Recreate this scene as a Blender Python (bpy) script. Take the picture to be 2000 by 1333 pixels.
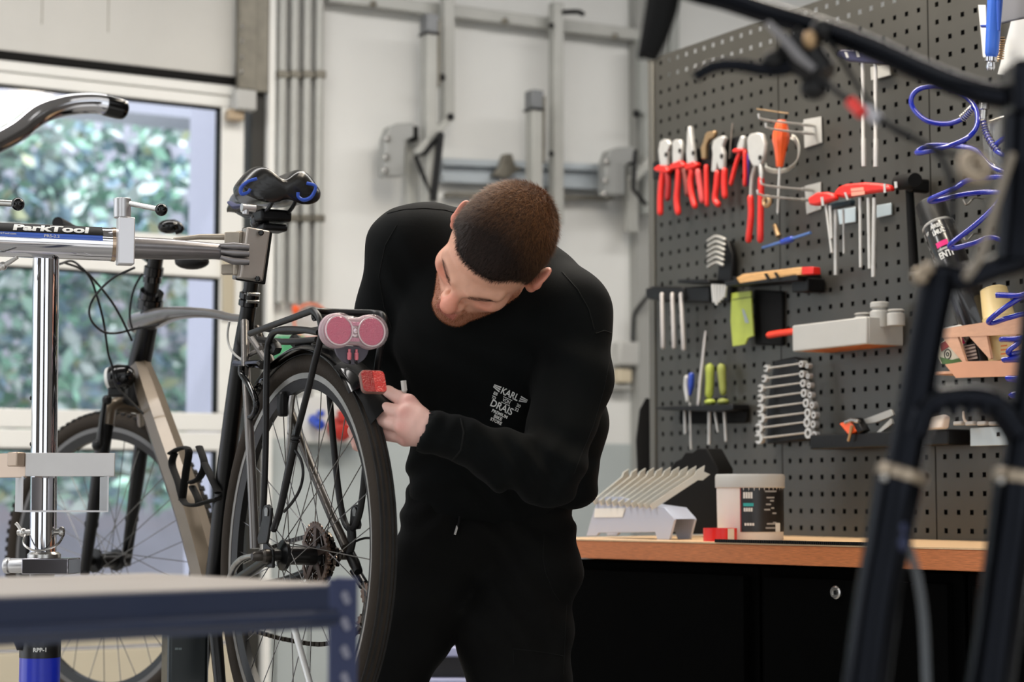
import bpy, bmesh, math, random
import numpy as np
from mathutils import Vector, Matrix
from mathutils.bvhtree import BVHTree
random.seed(7)
rng = np.random.default_rng(7)
S = bpy.context.scene
for o in list(bpy.data.objects):
    bpy.data.objects.remove(o)
COL = S.collection
pi = math.pi
V = Vector

# ------------------------------------------------------------------ camera, world, lights, exposure
F_PX = 3800.0
TH = math.atan(308 / F_PX)
CAM = V((0, 0, 1.0))
UPV = V((0, -math.sin(TH), math.cos(TH)))
FWD = V((0, math.cos(TH), math.sin(TH)))
cd = bpy.data.cameras.new('camera')
cam = bpy.data.objects.new('camera', cd)
COL.objects.link(cam)
cam.location = CAM
cam.rotation_euler = (pi / 2 + TH, 0, 0)
cd.sensor_width = 36
cd.lens = F_PX / 2000 * 36
cd.clip_start = .05
cd.dof.use_dof = True
cd.dof.focus_distance = 3.4
cd.dof.aperture_fstop = 3.3
cd.dof.aperture_blades = 9
S.camera = cam

w = bpy.data.worlds.new('world')
S.world = w
w.use_nodes = True
nt = w.node_tree
bg = nt.nodes['Background']
bg.inputs[0].default_value = (.93, .965, 1.0, 1)
bg.inputs[1].default_value = 1.75

def area(name, loc, size, power, color, rot=(0, 0, 0)):
    l = bpy.data.lights.new(name, 'AREA')
    l.shape = 'RECTANGLE'
    l.size, l.size_y = size
    l.energy = power
    l.color = color
    o = bpy.data.objects.new(name, l)
    o.location = loc
    o.rotation_euler = rot
    COL.objects.link(o)
    return o
# rows of tube lights under the workshop ceiling
area('ceiling_tube_light', (-.7, 4.1, 3.3), (2.6, .3), 36, (1, .97, .94), (0, 0, math.radians(30)))
area('ceiling_tube_light', (-.2, 1.2, 3.3), (2.6, .3), 8, (1, .97, .93), (0, 0, math.radians(30)))
area('ceiling_tube_light', (.3, 3.75, 3.25), (1.8, .3), 15, (1, .9, .76), (0, 0, math.radians(-60)))
area('bench_light', (.33, 4.05, 2.72), (1.9, .12), 20, (1, .88, .70), (0, 0, math.radians(-60)))
area('ceiling_tube_light', (1.4, 5.3, 3.3), (2.2, .3), 37, (1, .97, .94), (0, 0, math.radians(30)))
area('ceiling_tube_light', (-2.3, 3.3, 3.3), (2.6, .3), 40, (1, .97, .94), (0, 0, math.radians(30)))
sun = bpy.data.lights.new('sun', 'SUN')
sun.energy = 7
sun.angle = .03
so = bpy.data.objects.new('sun', sun)
so.rotation_euler = (math.radians(27), math.radians(-10), 0)
COL.objects.link(so)

S.view_settings.view_transform = 'Standard'
S.view_settings.look = 'None'
S.view_settings.exposure = 0.14
S.view_settings.gamma = 1
S.view_settings.use_curve_mapping = False
S.cycles.use_denoising = True
S.cycles.max_bounces = 8
S.cycles.transparent_max_bounces = 12
S.cycles.caustics_reflective = False
S.cycles.caustics_refractive = False

# ------------------------------------------------------------------ where a line of sight meets a plane
def ray(px, py):
    return V(((px - 1000) / F_PX, 0, 0)) + UPV * ((666.5 - py) / F_PX) + FWD
def W(px, py, y):
    d = ray(px, py)
    return CAM + d * (y / d.y)
def on_plane(px, py, p0, n):
    d = ray(px, py)
    return CAM + d * ((p0 - CAM).dot(n) / d.dot(n))

# ------------------------------------------------------------------ materials
def lin(c):
    return tuple(((x / 255) / 12.92 if x <= 10 else (((x / 255) + .055) / 1.055) ** 2.4) for x in c)
MATS = {}
def mat(name, rgb, rough=.5, metal=0, noise=0, nscale=20, bump=0, bscale=80, coat=0, stretch=None, rvar=0, sheen=0, spec=.5, trans=0, emit=None, alpha=1, attr=None, sss=0):
    if name in MATS:
        return MATS[name]
    m = bpy.data.materials.new(name)
    m.use_nodes = True
    t = m.node_tree
    p = t.nodes['Principled BSDF']
    c = lin(rgb)
    p.inputs['Base Color'].default_value = (*c, 1)
    p.inputs['Roughness'].default_value = rough
    p.inputs['Metallic'].default_value = metal
    p.inputs['Coat Weight'].default_value = coat
    p.inputs['Specular IOR Level'].default_value = spec
    p.inputs['Transmission Weight'].default_value = trans
    p.inputs['Alpha'].default_value = alpha
    if sheen:
        p.inputs['Sheen Weight'].default_value = sheen
        p.inputs['Sheen Roughness'].default_value = .4
    if sss:
        p.inputs['Subsurface Weight'].default_value = sss
        p.inputs['Subsurface Radius'].default_value = (.012, .005, .003)
        p.inputs['Subsurface Scale'].default_value = 1
    if emit:
        p.inputs['Emission Color'].default_value = (*lin(emit[0]), 1)
        p.inputs['Emission Strength'].default_value = emit[1]
    L = t.links.new
    co = t.nodes.new('ShaderNodeTexCoord').outputs['Object']
    if stretch:
        mp = t.nodes.new('ShaderNodeMapping')
        mp.inputs['Scale'].default_value = stretch
        L(co, mp.inputs[0])
        co = mp.outputs[0]
    base = None
    if attr:
        a = t.nodes.new('ShaderNodeAttribute')
        a.attribute_name = attr
        base = a.outputs['Color']
        L(base, p.inputs['Base Color'])
    if noise:
        n = t.nodes.new('ShaderNodeTexNoise')
        n.inputs['Scale'].default_value = nscale
        n.inputs['Detail'].default_value = 5
        L(co, n.inputs['Vector'])
        mr = t.nodes.new('ShaderNodeMapRange')
        mr.inputs['From Min'].default_value = .3
        mr.inputs['From Max'].default_value = .7
        mr.inputs['To Min'].default_value = 1 - noise
        mr.inputs['To Max'].default_value = 1 + noise
        L(n.outputs['Fac'], mr.inputs[0])
        mx = t.nodes.new('ShaderNodeVectorMath')
        mx.operation = 'SCALE'
        if base is None:
            mx.inputs[0].default_value = c
        else:
            L(base, mx.inputs[0])
        L(mr.outputs[0], mx.inputs['Scale'])
        L(mx.outputs[0], p.inputs['Base Color'])
        if rvar:
            r2 = t.nodes.new('ShaderNodeMapRange')
            r2.inputs['To Min'].default_value = max(0, rough - rvar)
            r2.inputs['To Max'].default_value = min(1, rough + rvar)
            L(n.outputs['Fac'], r2.inputs[0])
            L(r2.outputs[0], p.inputs['Roughness'])
    if bump:
        n2 = t.nodes.new('ShaderNodeTexNoise')
        n2.inputs['Scale'].default_value = bscale
        n2.inputs['Detail'].default_value = 4
        L(co, n2.inputs['Vector'])
        b = t.nodes.new('ShaderNodeBump')
        b.inputs['Strength'].default_value = bump
        b.inputs['Distance'].default_value = .004
        L(n2.outputs['Fac'], b.inputs['Height'])
        L(b.outputs[0], p.inputs['Normal'])
    MATS[name] = m
    return m

# ------------------------------------------------------------------ mesh building
def perp(d):
    d = d.normalized()
    a = V((0, 0, 1)) if abs(d.z) < .9 else V((1, 0, 0))
    x = d.cross(a).normalized()
    return x, d.cross(x).normalized()
def spline(pts, k=6):
    P = [V(p) for p in pts]
    if len(P) < 3:
        return P
    out = []
    for i in range(len(P) - 1):
        p0 = P[i - 1] if i else P[0] * 2 - P[1]
        p1, p2 = P[i], P[i + 1]
        p3 = P[i + 2] if i + 2 < len(P) else P[-1] * 2 - P[-2]
        for j in range(k):
            t = j / k
            out.append(.5 * ((2 * p1) + (p2 - p0) * t + (2 * p0 - 5 * p1 + 4 * p2 - p3) * t * t + (3 * p1 - p0 - 3 * p2 + p3) * t ** 3))
    out.append(P[-1])
    return out
class MB:
    def __init__(s):
        s.v, s.f = [], []
    def add(s, vs, fs):
        b = len(s.v)
        s.v += [tuple(x) for x in vs]
        s.f += [tuple(i + b for i in f) for f in fs]
        return s
    def box(s, c, size, ax=None):
        X, Y, Z = ax or (V((1, 0, 0)), V((0, 1, 0)), V((0, 0, 1)))
        a, b, d = size[0] / 2, size[1] / 2, size[2] / 2
        c = V(c)
        vs = [c + X * (a * i) + Y * (b * j) + Z * (d * k) for i in (-1, 1) for j in (-1, 1) for k in (-1, 1)]
        fs = [(0, 1, 3, 2), (4, 6, 7, 5), (0, 4, 5, 1), (2, 3, 7, 6), (0, 2, 6, 4), (1, 5, 7, 3)]
        if X.cross(Y).dot(Z) < 0:
            fs = [f[::-1] for f in fs]
        return s.add(vs, fs)
    def tube(s, pts, r, n=10, caps=True, k=0, closed=False, flat=1, up=None):
        P = spline(pts, k) if k else [V(p) for p in pts]
        m = len(P)
        if not hasattr(r, '__len__'):
            R = [r] * m
        else:
            q = np.linspace(0, len(r) - 1, m)
            R = list(np.interp(q, range(len(r)), r))
        rings = []
        prev = None
        for i in range(m):
            a, b = P[max(i - 1, 0)], P[min(i + 1, m - 1)]
            if closed:
                a, b = P[(i - 1) % m], P[(i + 1) % m]
            d = (b - a)
            if d.length < 1e-9:
                d = V((0, 0, 1))
            d.normalize()
            if up is not None:
                y = (up - d * d.dot(up)).normalized()
                x = y.cross(d)
            elif prev is None:
                x, y = perp(d)
            else:
                x = (prev - d * prev.dot(d)).normalized()
                y = d.cross(x)
            prev = x
            rings.append([P[i] + x * (R[i] * math.cos(2 * pi * j / n)) + y * (R[i] * flat * math.sin(2 * pi * j / n)) for j in range(n)])
        return s.loft(rings, caps, closed)
    def loft(s, rings, caps=True, closed=False):
        n = len(rings[0])
        m = len(rings)
        vs = [p for r in rings for p in r]
        fs = []
        for i in range(m if closed else m - 1):
            i2 = (i + 1) % m
            for j in range(n):
                j2 = (j + 1) % n
                fs.append((i * n + j, i * n + j2, i2 * n + j2, i2 * n + j))
        if caps and not closed:
            fs.append(tuple(range(n - 1, -1, -1)))
            fs.append(tuple((m - 1) * n + j for j in range(n)))
        return s.add(vs, fs)
    def lathe(s, o, axis, prof, n=20, caps=True):
        axis = V(axis).normalized()
        x, y = perp(axis)
        o = V(o)
        return s.loft([[o + axis * h + x * (max(r, 1e-5) * math.cos(2 * pi * j / n)) + y * (max(r, 1e-5) * math.sin(2 * pi * j / n)) for j in range(n)] for r, h in prof], caps)
    def cyl(s, a, b, r, n=16):
        return s.tube([a, b], r, n)
    def ball(s, c, r, ax=None, nu=16, nv=10):
        X, Y, Z = ax or (V((1, 0, 0)), V((0, 1, 0)), V((0, 0, 1)))
        rx, ry, rz = r if hasattr(r, '__len__') else (r, r, r)
        c = V(c)
        return s.loft([[c + Z * (rz * -math.cos(pi * (i + .02) / (nv + .04))) + X * (rx * math.sin(pi * (i + .02) / (nv + .04)) * math.cos(2 * pi * j / nu)) + Y * (ry * math.sin(pi * (i + .02) / (nv + .04)) * math.sin(2 * pi * j / nu)) for j in range(nu)] for i in range(nv + 1)])
    def prism(s, poly, d):
        n = len(poly)
        P = [V(p) for p in poly]
        d = V(d)
        nor = V((0, 0, 0))
        for i in range(n):
            nor += P[i].cross(P[(i + 1) % n])
        if nor.dot(d) < 0:
            P = P[::-1]
        fs = [tuple(range(n - 1, -1, -1)), tuple(range(n, 2 * n))] + [(i, (i + 1) % n, n + (i + 1) % n, n + i) for i in range(n)]
        return s.add(P + [p + d for p in P], fs)
    def torus(s, c, axis, R, r, n=48, m=10, x=None, flat=1, a0=0, a1=2 * pi):
        axis = V(axis).normalized()
        if x is None:
            x, y = perp(axis)
        else:
            y = axis.cross(x)
        full = abs(a1 - a0 - 2 * pi) < 1e-6
        c = V(c)
        rings = []
        for i in range(n if full else n + 1):
            a = a0 + (a1 - a0) * i / n
            d = x * math.cos(a) + y * math.sin(a)
            rings.append([c + d * (R + r * math.cos(2 * pi * j / m)) + axis * (r * flat * math.sin(2 * pi * j / m)) for j in range(m)])
        return s.loft(rings, not full, full)
    def sweep(s, c, axis, x, prof, a0, a1, n=48):
        # closed profile of (radius, height) turned round an axis
        axis = V(axis).normalized()
        y = axis.cross(x)
        full = abs(a1 - a0 - 2 * pi) < 1e-6
        c = V(c)
        rings = []
        for i in range(n if full else n + 1):
            a = a0 + (a1 - a0) * i / n
            d = x * math.cos(a) + y * math.sin(a)
            rings.append([c + d * r + axis * h for r, h in prof])
        return s.loft(rings, not full, full)
    def build(s, name, m, parent=None, bev=0, ang=40, smooth=True, seg=2, loc=None):
        org = V((0, 0, 0))
        q = parent
        while q is not None:
            org += q.location
            q = q.parent
        me = bpy.data.meshes.new(name)
        lo = V(loc) if loc is not None else V((0, 0, 0))
        me.from_pydata([(x - org.x - lo.x, y - org.y - lo.y, z - org.z - lo.z) for x, y, z in s.v], [], s.f)
        me.update()
        o = bpy.data.objects.new(name, me)
        o.location = lo
        COL.objects.link(o)
        if parent is not None:
            o.parent = parent
        me.materials.append(m)
        if smooth:
            me.polygons.foreach_set('use_smooth', [True] * len(me.polygons))
            me.set_sharp_from_angle(angle=math.radians(ang))
        if bev:
            b = o.modifiers.new('bevel', 'BEVEL')
            b.width = bev
            b.segments = seg
            b.limit_method = 'ANGLE'
            b.angle_limit = math.radians(40)
            b.harden_normals = False
        return o
def tag(o, label=None, cat=None, group=None, kind=None):
    if label: o['label'] = label
    if cat: o['category'] = cat
    if group: o['group'] = group
    if kind: o['kind'] = kind
    return o
def thing(name, label, cat, loc, group=None):
    o = bpy.data.objects.new(name, None)
    o.empty_display_size = .05
    o.location = V(loc)
    COL.objects.link(o)
    return tag(o, label, cat, group)
def root(name, loc, kind='structure'):
    o = bpy.data.objects.new(name, None)
    o.location = V(loc)
    COL.objects.link(o)
    o['kind'] = kind
    return o
def text_mesh(body, size, spacing=1.0, shear=0, bold=0, cut=10):
    c = bpy.data.curves.new('lettering', 'FONT')
    c.body = body
    c.size = size
    c.align_x = 'CENTER'
    c.align_y = 'CENTER'
    c.space_character = spacing
    c.shear = shear
    c.offset = bold
    c.resolution_u = 3
    o = bpy.data.objects.new('lettering', c)
    COL.objects.link(o)
    bpy.context.view_layer.update()
    me = o.evaluated_get(bpy.context.evaluated_depsgraph_get()).to_mesh()
    bm = bmesh.new()
    bm.from_mesh(me)
    o.to_mesh_clear()
    ys = [v.co.y for v in bm.verts] or [0]
    xs = [v.co.x for v in bm.verts] or [0]
    st = max(ys) - min(ys)
    # letters are cut into small faces so that they can follow a curved surface
    for ax, lo_, hi_ in ((1, min(ys), max(ys)), (0, min(xs), max(xs))):
        n = max(1, int((hi_ - lo_) / max(st, 1e-6) * cut))
        for i in range(1, n):
            co = [0, 0, 0]
            no = [0, 0, 0]
            co[ax] = lo_ + (hi_ - lo_) * i / n
            no[ax] = 1
            bmesh.ops.bisect_plane(bm, geom=bm.verts[:] + bm.edges[:] + bm.faces[:], plane_co=co, plane_no=no)
    bm.verts.index_update()
    vs = [tuple(v.co) for v in bm.verts]
    fs = [tuple(v.index for v in q.verts) for q in bm.faces]
    bm.free()
    bpy.data.objects.remove(o)
    bpy.data.curves.remove(c)
    return vs, fs
def text(mb, body, size, place, wide=None, **k):
    vs, fs = text_mesh(body, size, **k)
    if not vs:
        return mb
    if wide:
        xs = [v[0] for v in vs]
        sc = wide / (max(xs) - min(xs))
    else:
        sc = 1
    return mb.add([place(v[0] * sc, v[1]) for v in vs], fs)

# ------------------------------------------------------------------ blended solids (smooth unions of capsules and ellipsoids)
class Field:
    def __init__(s, lo, hi, h):
        s.h = h
        s.lo = np.array(lo, float)
        s.n = np.ceil((np.array(hi) - s.lo) / h).astype(int) + 1
        s.g = np.full(s.n, 10., np.float32)
    def win(s, lo, hi, m):
        a = np.maximum(np.floor((np.array(lo) - m - s.lo) / s.h).astype(int), 0)
        b = np.minimum(np.ceil((np.array(hi) + m - s.lo) / s.h).astype(int) + 1, s.n)
        if np.any(b <= a):
            return None
        ax = [(s.lo[i] + s.h * np.arange(a[i], b[i])).astype(np.float32) for i in range(3)]
        return tuple(slice(a[i], b[i]) for i in range(3)), ax[0][:, None, None], ax[1][None, :, None], ax[2][None, None, :]
    def mix(s, sl, d, k, op):
        g = s.g[sl]
        if op == 'u':
            hh = np.maximum(k - np.abs(g - d), 0) / k
            s.g[sl] = np.minimum(g, d) - hh * hh * k * .25
        else:
            d = -d
            hh = np.maximum(k - np.abs(g - d), 0) / k
            s.g[sl] = np.maximum(g, d) + hh * hh * k * .25
    def cap(s, a, b, ra, rb=None, k=.02, op='u'):
        rb = ra if rb is None else rb
        a, b = np.array(a, float), np.array(b, float)
        r = max(ra, rb)
        q = s.win(np.minimum(a, b) - r, np.maximum(a, b) + r, k + 2 * s.h)
        if not q:
            return s
        sl, X, Y, Z = q
        ab = b - a
        L = max(ab @ ab, 1e-9)
        t = np.clip(((X - a[0]) * ab[0] + (Y - a[1]) * ab[1] + (Z - a[2]) * ab[2]) / L, 0, 1)
        d = np.sqrt((X - a[0] - t * ab[0]) ** 2 + (Y - a[1] - t * ab[1]) ** 2 + (Z - a[2] - t * ab[2]) ** 2) - (ra + (rb - ra) * t)
        s.mix(sl, d.astype(np.float32), k, op)
        return s
    def path(s, pts, rs, k=.02):
        for i in range(len(pts) - 1):
            s.cap(pts[i], pts[i + 1], rs[i], rs[i + 1], k)
        return s
    def ell(s, c, r, ax=None, k=.02, op='u'):
        c, r = np.array(c, float), np.array(r, float)
        A = np.array([list(x) for x in ax], float) if ax is not None else np.eye(3)
        e = np.sqrt(((A * r[:, None]) ** 2).sum(0))
        q = s.win(c - e, c + e, k + 2 * s.h)
        if not q:
            return s
        sl, X, Y, Z = q
        k0 = k1 = 0
        for i in range(3):
            u = (X - c[0]) * A[i, 0] + (Y - c[1]) * A[i, 1] + (Z - c[2]) * A[i, 2]
            k0 = k0 + (u / r[i]) ** 2
            k1 = k1 + (u / r[i] ** 2) ** 2
        k0 = np.sqrt(k0)
        d = k0 * (k0 - 1) / np.maximum(np.sqrt(k1), 1e-6)
        s.mix(sl, d.astype(np.float32), k, op)
        return s
    def cut(s, p, n):
        # keep the side the normal points to
        p, n = np.array(p, float), np.array(n, float)
        ax = [(s.lo[i] + s.h * np.arange(s.n[i])) for i in range(3)]
        d = (ax[0][:, None, None] - p[0]) * n[0] + (ax[1][None, :, None] - p[1]) * n[1] + (ax[2][None, None, :] - p[2]) * n[2]
        s.g = np.maximum(s.g, -d.astype(np.float32))
        return s
    def warp(s, fn):
        ax = [(s.lo[i] + s.h * np.arange(s.n[i])).astype(np.float32) for i in range(3)]
        s.g = s.g + fn(ax[0][:, None, None], ax[1][None, :, None], ax[2][None, None, :]).astype(np.float32)
        return s
    def mesh(s):
        g = s.g
        sg = g < 0
        c = np.zeros(np.array(g.shape) - 1, np.uint8)
        for i in (0, 1):
            for j in (0, 1):
                for k in (0, 1):
                    c += sg[i:i + c.shape[0], j:j + c.shape[1], k:k + c.shape[2]]
        act = (c > 0) & (c < 8)
        I, J, K = np.nonzero(act)
        idx = np.full(c.shape, -1, np.int32)
        idx[act] = np.arange(len(I))
        P = np.zeros((len(I), 3))
        N = np.zeros(len(I))
        for ax in range(3):
            for u in (0, 1):
                for v in (0, 1):
                    o = [0, 0, 0]
                    o[(ax + 1) % 3], o[(ax + 2) % 3] = u, v
                    o2 = list(o)
                    o2[ax] = 1
                    a = g[I + o[0], J + o[1], K + o[2]]
                    b = g[I + o2[0], J + o2[1], K + o2[2]]
                    m = (a < 0) != (b < 0)
                    t = np.where(m, a / np.where(m, a - b, 1), 0)
                    q = np.tile(np.array(o, float), (len(I), 1))
                    q[:, ax] = t
                    P += q * m[:, None]
                    N += m
        P = P / N[:, None] + np.stack([I, J, K], 1)
        P = s.lo + P * s.h
        F = []
        for ax in range(3):
            n = [slice(1, -1)] * 3
            n[ax] = slice(0, -1)
            n2 = list(n)
            n2[ax] = slice(1, None)
            A, B = sg[tuple(n)], sg[tuple(n2)]
            e = np.argwhere(A != B)
            if not len(e):
                continue
            off = np.ones(3, int)
            off[ax] = 0
            base = e + off
            fl = A[tuple(e.T)]
            du = np.zeros(3, int)
            du[(ax + 1) % 3] = 1
            dv = np.zeros(3, int)
            dv[(ax + 2) % 3] = 1
            q = [idx[tuple((base - du - dv).T)], idx[tuple((base - dv).T)], idx[tuple(base.T)], idx[tuple((base - du).T)]]
            q = np.stack(q, 1)
            q[~fl] = q[~fl][:, ::-1]
            F.append(q)
        F = np.concatenate(F)
        return P, F
def mesh_obj(name, P, Fc, m, parent=None, colors=None):
    me = bpy.data.meshes.new(name)
    org = V((0, 0, 0))
    q = parent
    while q is not None:
        org += q.location
        q = q.parent
    P = np.asarray(P) - np.array(org)
    me.from_pydata(P.tolist(), [], Fc.tolist() if hasattr(Fc, 'tolist') else Fc)
    me.update()
    me.polygons.foreach_set('use_smooth', [True] * len(me.polygons))
    if colors is not None:
        a = me.color_attributes.new('tint', 'FLOAT_COLOR', 'POINT')
        a.data.foreach_set('color', np.concatenate([colors, np.ones((len(colors), 1))], 1).astype(np.float32).ravel())
    o = bpy.data.objects.new(name, me)
    COL.objects.link(o)
    if parent is not None:
        o.parent = parent
    me.materials.append(m)
    return o
# ------------------------------------------------------------------ colours and finishes
WHITE = mat('wall_paint', (214, 214, 211), .7, noise=.03, nscale=3, bump=.05, bscale=60)
DADO = mat('dado_paint', (174, 181, 181), .35, noise=.04, nscale=4)
DOORW = mat('door_white', (228, 227, 222), .45, noise=.03, nscale=5)
DOORP = mat('door_panel_white', (196, 194, 188), .5, noise=.04, nscale=4, bump=.1, bscale=200)
CREAM = mat('cream_panel', (196, 186, 164), .5, noise=.03, nscale=5)
RUBBER = mat('black_rubber', (12, 11, 10), .7, spec=.2, noise=.2, nscale=30, bump=.1)
GALV = mat('galvanised_steel', (120, 116, 106), .45, .7, noise=.2, nscale=25, rvar=.1)
RACKG = mat('grey_painted_steel', (168, 168, 163), .4, .1, noise=.05, nscale=12)
RACKB = mat('pale_blue_steel', (176, 184, 190), .35, .2, noise=.05, nscale=12)
BLACKM = mat('black_painted_metal', (12, 12, 13), .4, .0, spec=.3, noise=.2, nscale=30)
BLACKP = mat('black_plastic', (9, 9, 10), .45, spec=.3, noise=.2, nscale=40)
GLOSSB = mat('black_gloss_plastic', (6, 6, 7), .12, spec=.4)
BLACKMATT = mat('matt_black', (10, 10, 10), .75, spec=.2, noise=.15, nscale=30)
CHROME = mat('chrome', (200, 201, 206), .05, 1)
STEEL = mat('brushed_steel', (186, 184, 180), .28, 1, noise=.08, nscale=40, rvar=.08)
ALU = mat('aluminium', (196, 195, 196), .34, .85, noise=.06, nscale=40, bump=.03, bscale=200)
DSTEEL = mat('dark_steel', (70, 66, 62), .35, .9, noise=.2, nscale=40)
RED = mat('red_plastic', (216, 36, 26), .4, noise=.1, nscale=30, coat=.15)
DRED = mat('dark_red_plastic', (150, 18, 20), .45, noise=.1, nscale=30)
ORANGE = mat('orange_plastic', (236, 92, 38), .35, noise=.06, nscale=30, coat=.2)
BLUE = mat('blue_plastic', (30, 66, 172), .3, noise=.08, nscale=30, coat=.3)
GREEN = mat('lime_green_plastic', (164, 176, 74), .45, noise=.08, nscale=30)
WHITEP = mat('white_plastic', (176, 175, 171), .4, noise=.02, nscale=20)
PAPER = mat('white_paper', (226, 226, 222), .8, noise=.03, nscale=10)
BLUEHOSE = mat('blue_hose', (14, 34, 158), .1, coat=.6, noise=.06, nscale=20)
BRASS = mat('brass', (176, 146, 110), .35, .8, noise=.15, nscale=30)
WOOD = mat('pale_wood', (206, 160, 104), .5, noise=.15, nscale=12, stretch=(2, 2, 20), bump=.05)
PEACH = mat('peach_wood', (206, 160, 132), .5, noise=.06, nscale=14, stretch=(3, 3, 12))
ORWOOD = mat('orange_wood', (196, 112, 56), .5, noise=.12, nscale=14, stretch=(3, 3, 12))
PEG = mat('pegboard_grey', (80, 78, 73), .34, .5, noise=.06, nscale=6, rvar=.06, bump=.06, bscale=500)
DARKB = mat('dark_backing', (8, 8, 8), .9)
CONC = mat('concrete_floor', (168, 166, 162), .5, noise=.12, nscale=3, bump=.1, bscale=20, rvar=.15)
CEILM = mat('ceiling_grey', (150, 148, 144), .8, noise=.05, nscale=4)
PINK = mat('pink_print', (226, 20, 120), .5)
INKW = mat('white_print', (214, 214, 210), .6)
INKS = mat('grey_print', (150, 150, 148), .6)
TEAL = mat('teal_print', (40, 160, 160), .5)
TOOLS = mat('tool_steel', (200, 198, 194), .36, .4, noise=.05, nscale=40)
SKYB = mat('pale_blue_plate', (186, 200, 206), .4, .3)

# ------------------------------------------------------------------ the room
B = MB()
B.box((0, 2.8, -.05), (12, 16, .1))
tag(B.build('floor', CONC, smooth=False), kind='structure')
FARW = mat('far_wall', (84, 78, 72), .7, noise=.1, nscale=2)
B = MB()
for x0, x1, z0, z1 in ((-5, -4.2, 0, 3.6), (-1.2, .3, 0, 3.6), (3.5, 5, 0, 3.6), (-4.2, -1.2, 0, .3), (-4.2, -1.2, 3.1, 3.6), (.3, 3.5, 0, .3), (.3, 3.5, 3.1, 3.6)):
    B.box(((x0 + x1) / 2, -2.7, (z0 + z1) / 2), (x1 - x0, .2, z1 - z0))
tag(B.build('wall_front', FARW, smooth=False), kind='structure')
B = MB()
B.box((4.6, 2.4, 1.8), (.2, 10, 3.6))
tag(B.build('wall_right', FARW, smooth=False), kind='structure')
B = MB()
B.box((-4.9, -.8, 1.8), (.2, 3.8, 3.6))
tag(B.build('wall_left', FARW, smooth=False), kind='structure')

UW, NW = V((math.cos(pi / 6), .5, 0)), V((.5, -math.cos(pi / 6), 0))
PW = W(300, 975, 6.0)
ZU = V((0, 0, 1))
WAX = (UW, NW, ZU)
def BW(px, py, off=0):
    return on_plane(px, py, PW + NW * off, NW)
def tw(px, off=0):
    return (BW(px, 975, off) - PW - NW * off).dot(UW)
def wp(t, z, off=0):
    return V((PW.x, PW.y, 0)) + UW * t + NW * off + ZU * z
def wbox(mb, t0, t1, z0, z1, o0, o1):
    return mb.box(wp((t0 + t1) / 2, (z0 + z1) / 2, (o0 + o1) / 2), (t1 - t0, abs(o1 - o0), z1 - z0), WAX)
def wz(px, py, off=0):
    return BW(px, py, off).z
TD = tw(510)
B = MB()
B.prism([wp(-4.5, 3.6, -.2), wp(6, 3.6, -.2), wp(6, 3.6, 6.5), wp(-4.5, 3.6, 6.5)], ZU * .1)
tag(B.build('ceiling', CEILM, smooth=False), kind='structure')
ZD = wz(1225, 868)
r = root('wall_back', wp(TD + 2, 0))
B = MB()
wbox(B, TD, 5.6, 0, 3.6, -.2, 0)
wbox(B, -3.6, TD, 2.9, 3.6, -.2, 0)
B.build('wall_face', WHITE, r, smooth=False)
B = MB()
wbox(B, TD + .02, 5.6, 0, ZD, 0, .003)
B.build('painted_dado', DADO, r, smooth=False)
B = MB()
for i in range(14):
    wbox(B, TD + .05 + i * .115, TD + .054 + i * .115, .02, .62, .003, .006)
tag(B.build('dado_groove', mat('dado_groove', (96, 100, 98), .6), r, smooth=False), kind='stuff')
B = MB()
wbox(B, TD, tw(523), 0, 2.9, 0, .03)
tag(B.build('trim_1', DOORW, smooth=False), kind='structure')
B = MB()
wbox(B, tw(1232), tw(1285), 0, 3.6, .001, .05)
tag(B.build('trim_2', mat('column_grey', (150, 150, 146), .6), smooth=False), kind='structure')

# sectional glazed door
r = root('door_1', wp(-1, 0))
XS, XR = -3.4, tw(424)
TS1 = tw(452)
zg = [(wz(400, 206), wz(400, 463)), (wz(400, 542), wz(400, 807)), (wz(400, 881), wz(400, 1176))]
zt, zgap = wz(424, 162), wz(424, 152)
B = MB()
wbox(B, XS, tw(454), zgap + .004, 2.95, -.05, .012)
B.build('upper_panel', DOORP, r, bev=.006)
B = MB()
wbox(B, tw(60), tw(60) + .003, zgap + .1, 2.95, .012, .0125)
wbox(B, tw(192), tw(192) + .003, zgap + .1, 2.95, .012, .0125)
B.build('panel_score', GALV, r, smooth=False)
B = MB()
wbox(B, XS, tw(458), zt - .003, zgap + .006, -.02, .014)
B.build('rubber_seal', RUBBER, r, bev=.003)
B = MB()
wbox(B, tw(447), tw(459), zt, wz(452, 122), .0, .022)
B.build('seal_end', RUBBER, r, bev=.006)
rails = [(zg[0][1], zgap - .03, 0)]
for (a, b) in ((zg[0][1], zg[1][0]), (zg[1][1], zg[2][0])):
    B = MB()
    wbox(B, XS, TS1, b, (a + b) / 2 - .0015, -.04, .0)
    B.build('rail', DOORW, r, bev=.004)
    B = MB()
    wbox(B, XS, TS1, (a + b) / 2 + .0015, a, -.04, .0)
    B.build('rail', DOORW, r, bev=.004)
B = MB()
wbox(B, XS, TS1, zg[0][1] * 0 + zg[0][1] + (zg[0][0] - zg[0][1]), zt - .04, -.04, 0)
B.build('rail', DOORW, r, bev=.004)
B = MB()
wbox(B, XS, TS1, zt - .038, zt - .004, -.04, .006)
B.build('rail', DOORW, r, bev=.004)
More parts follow.
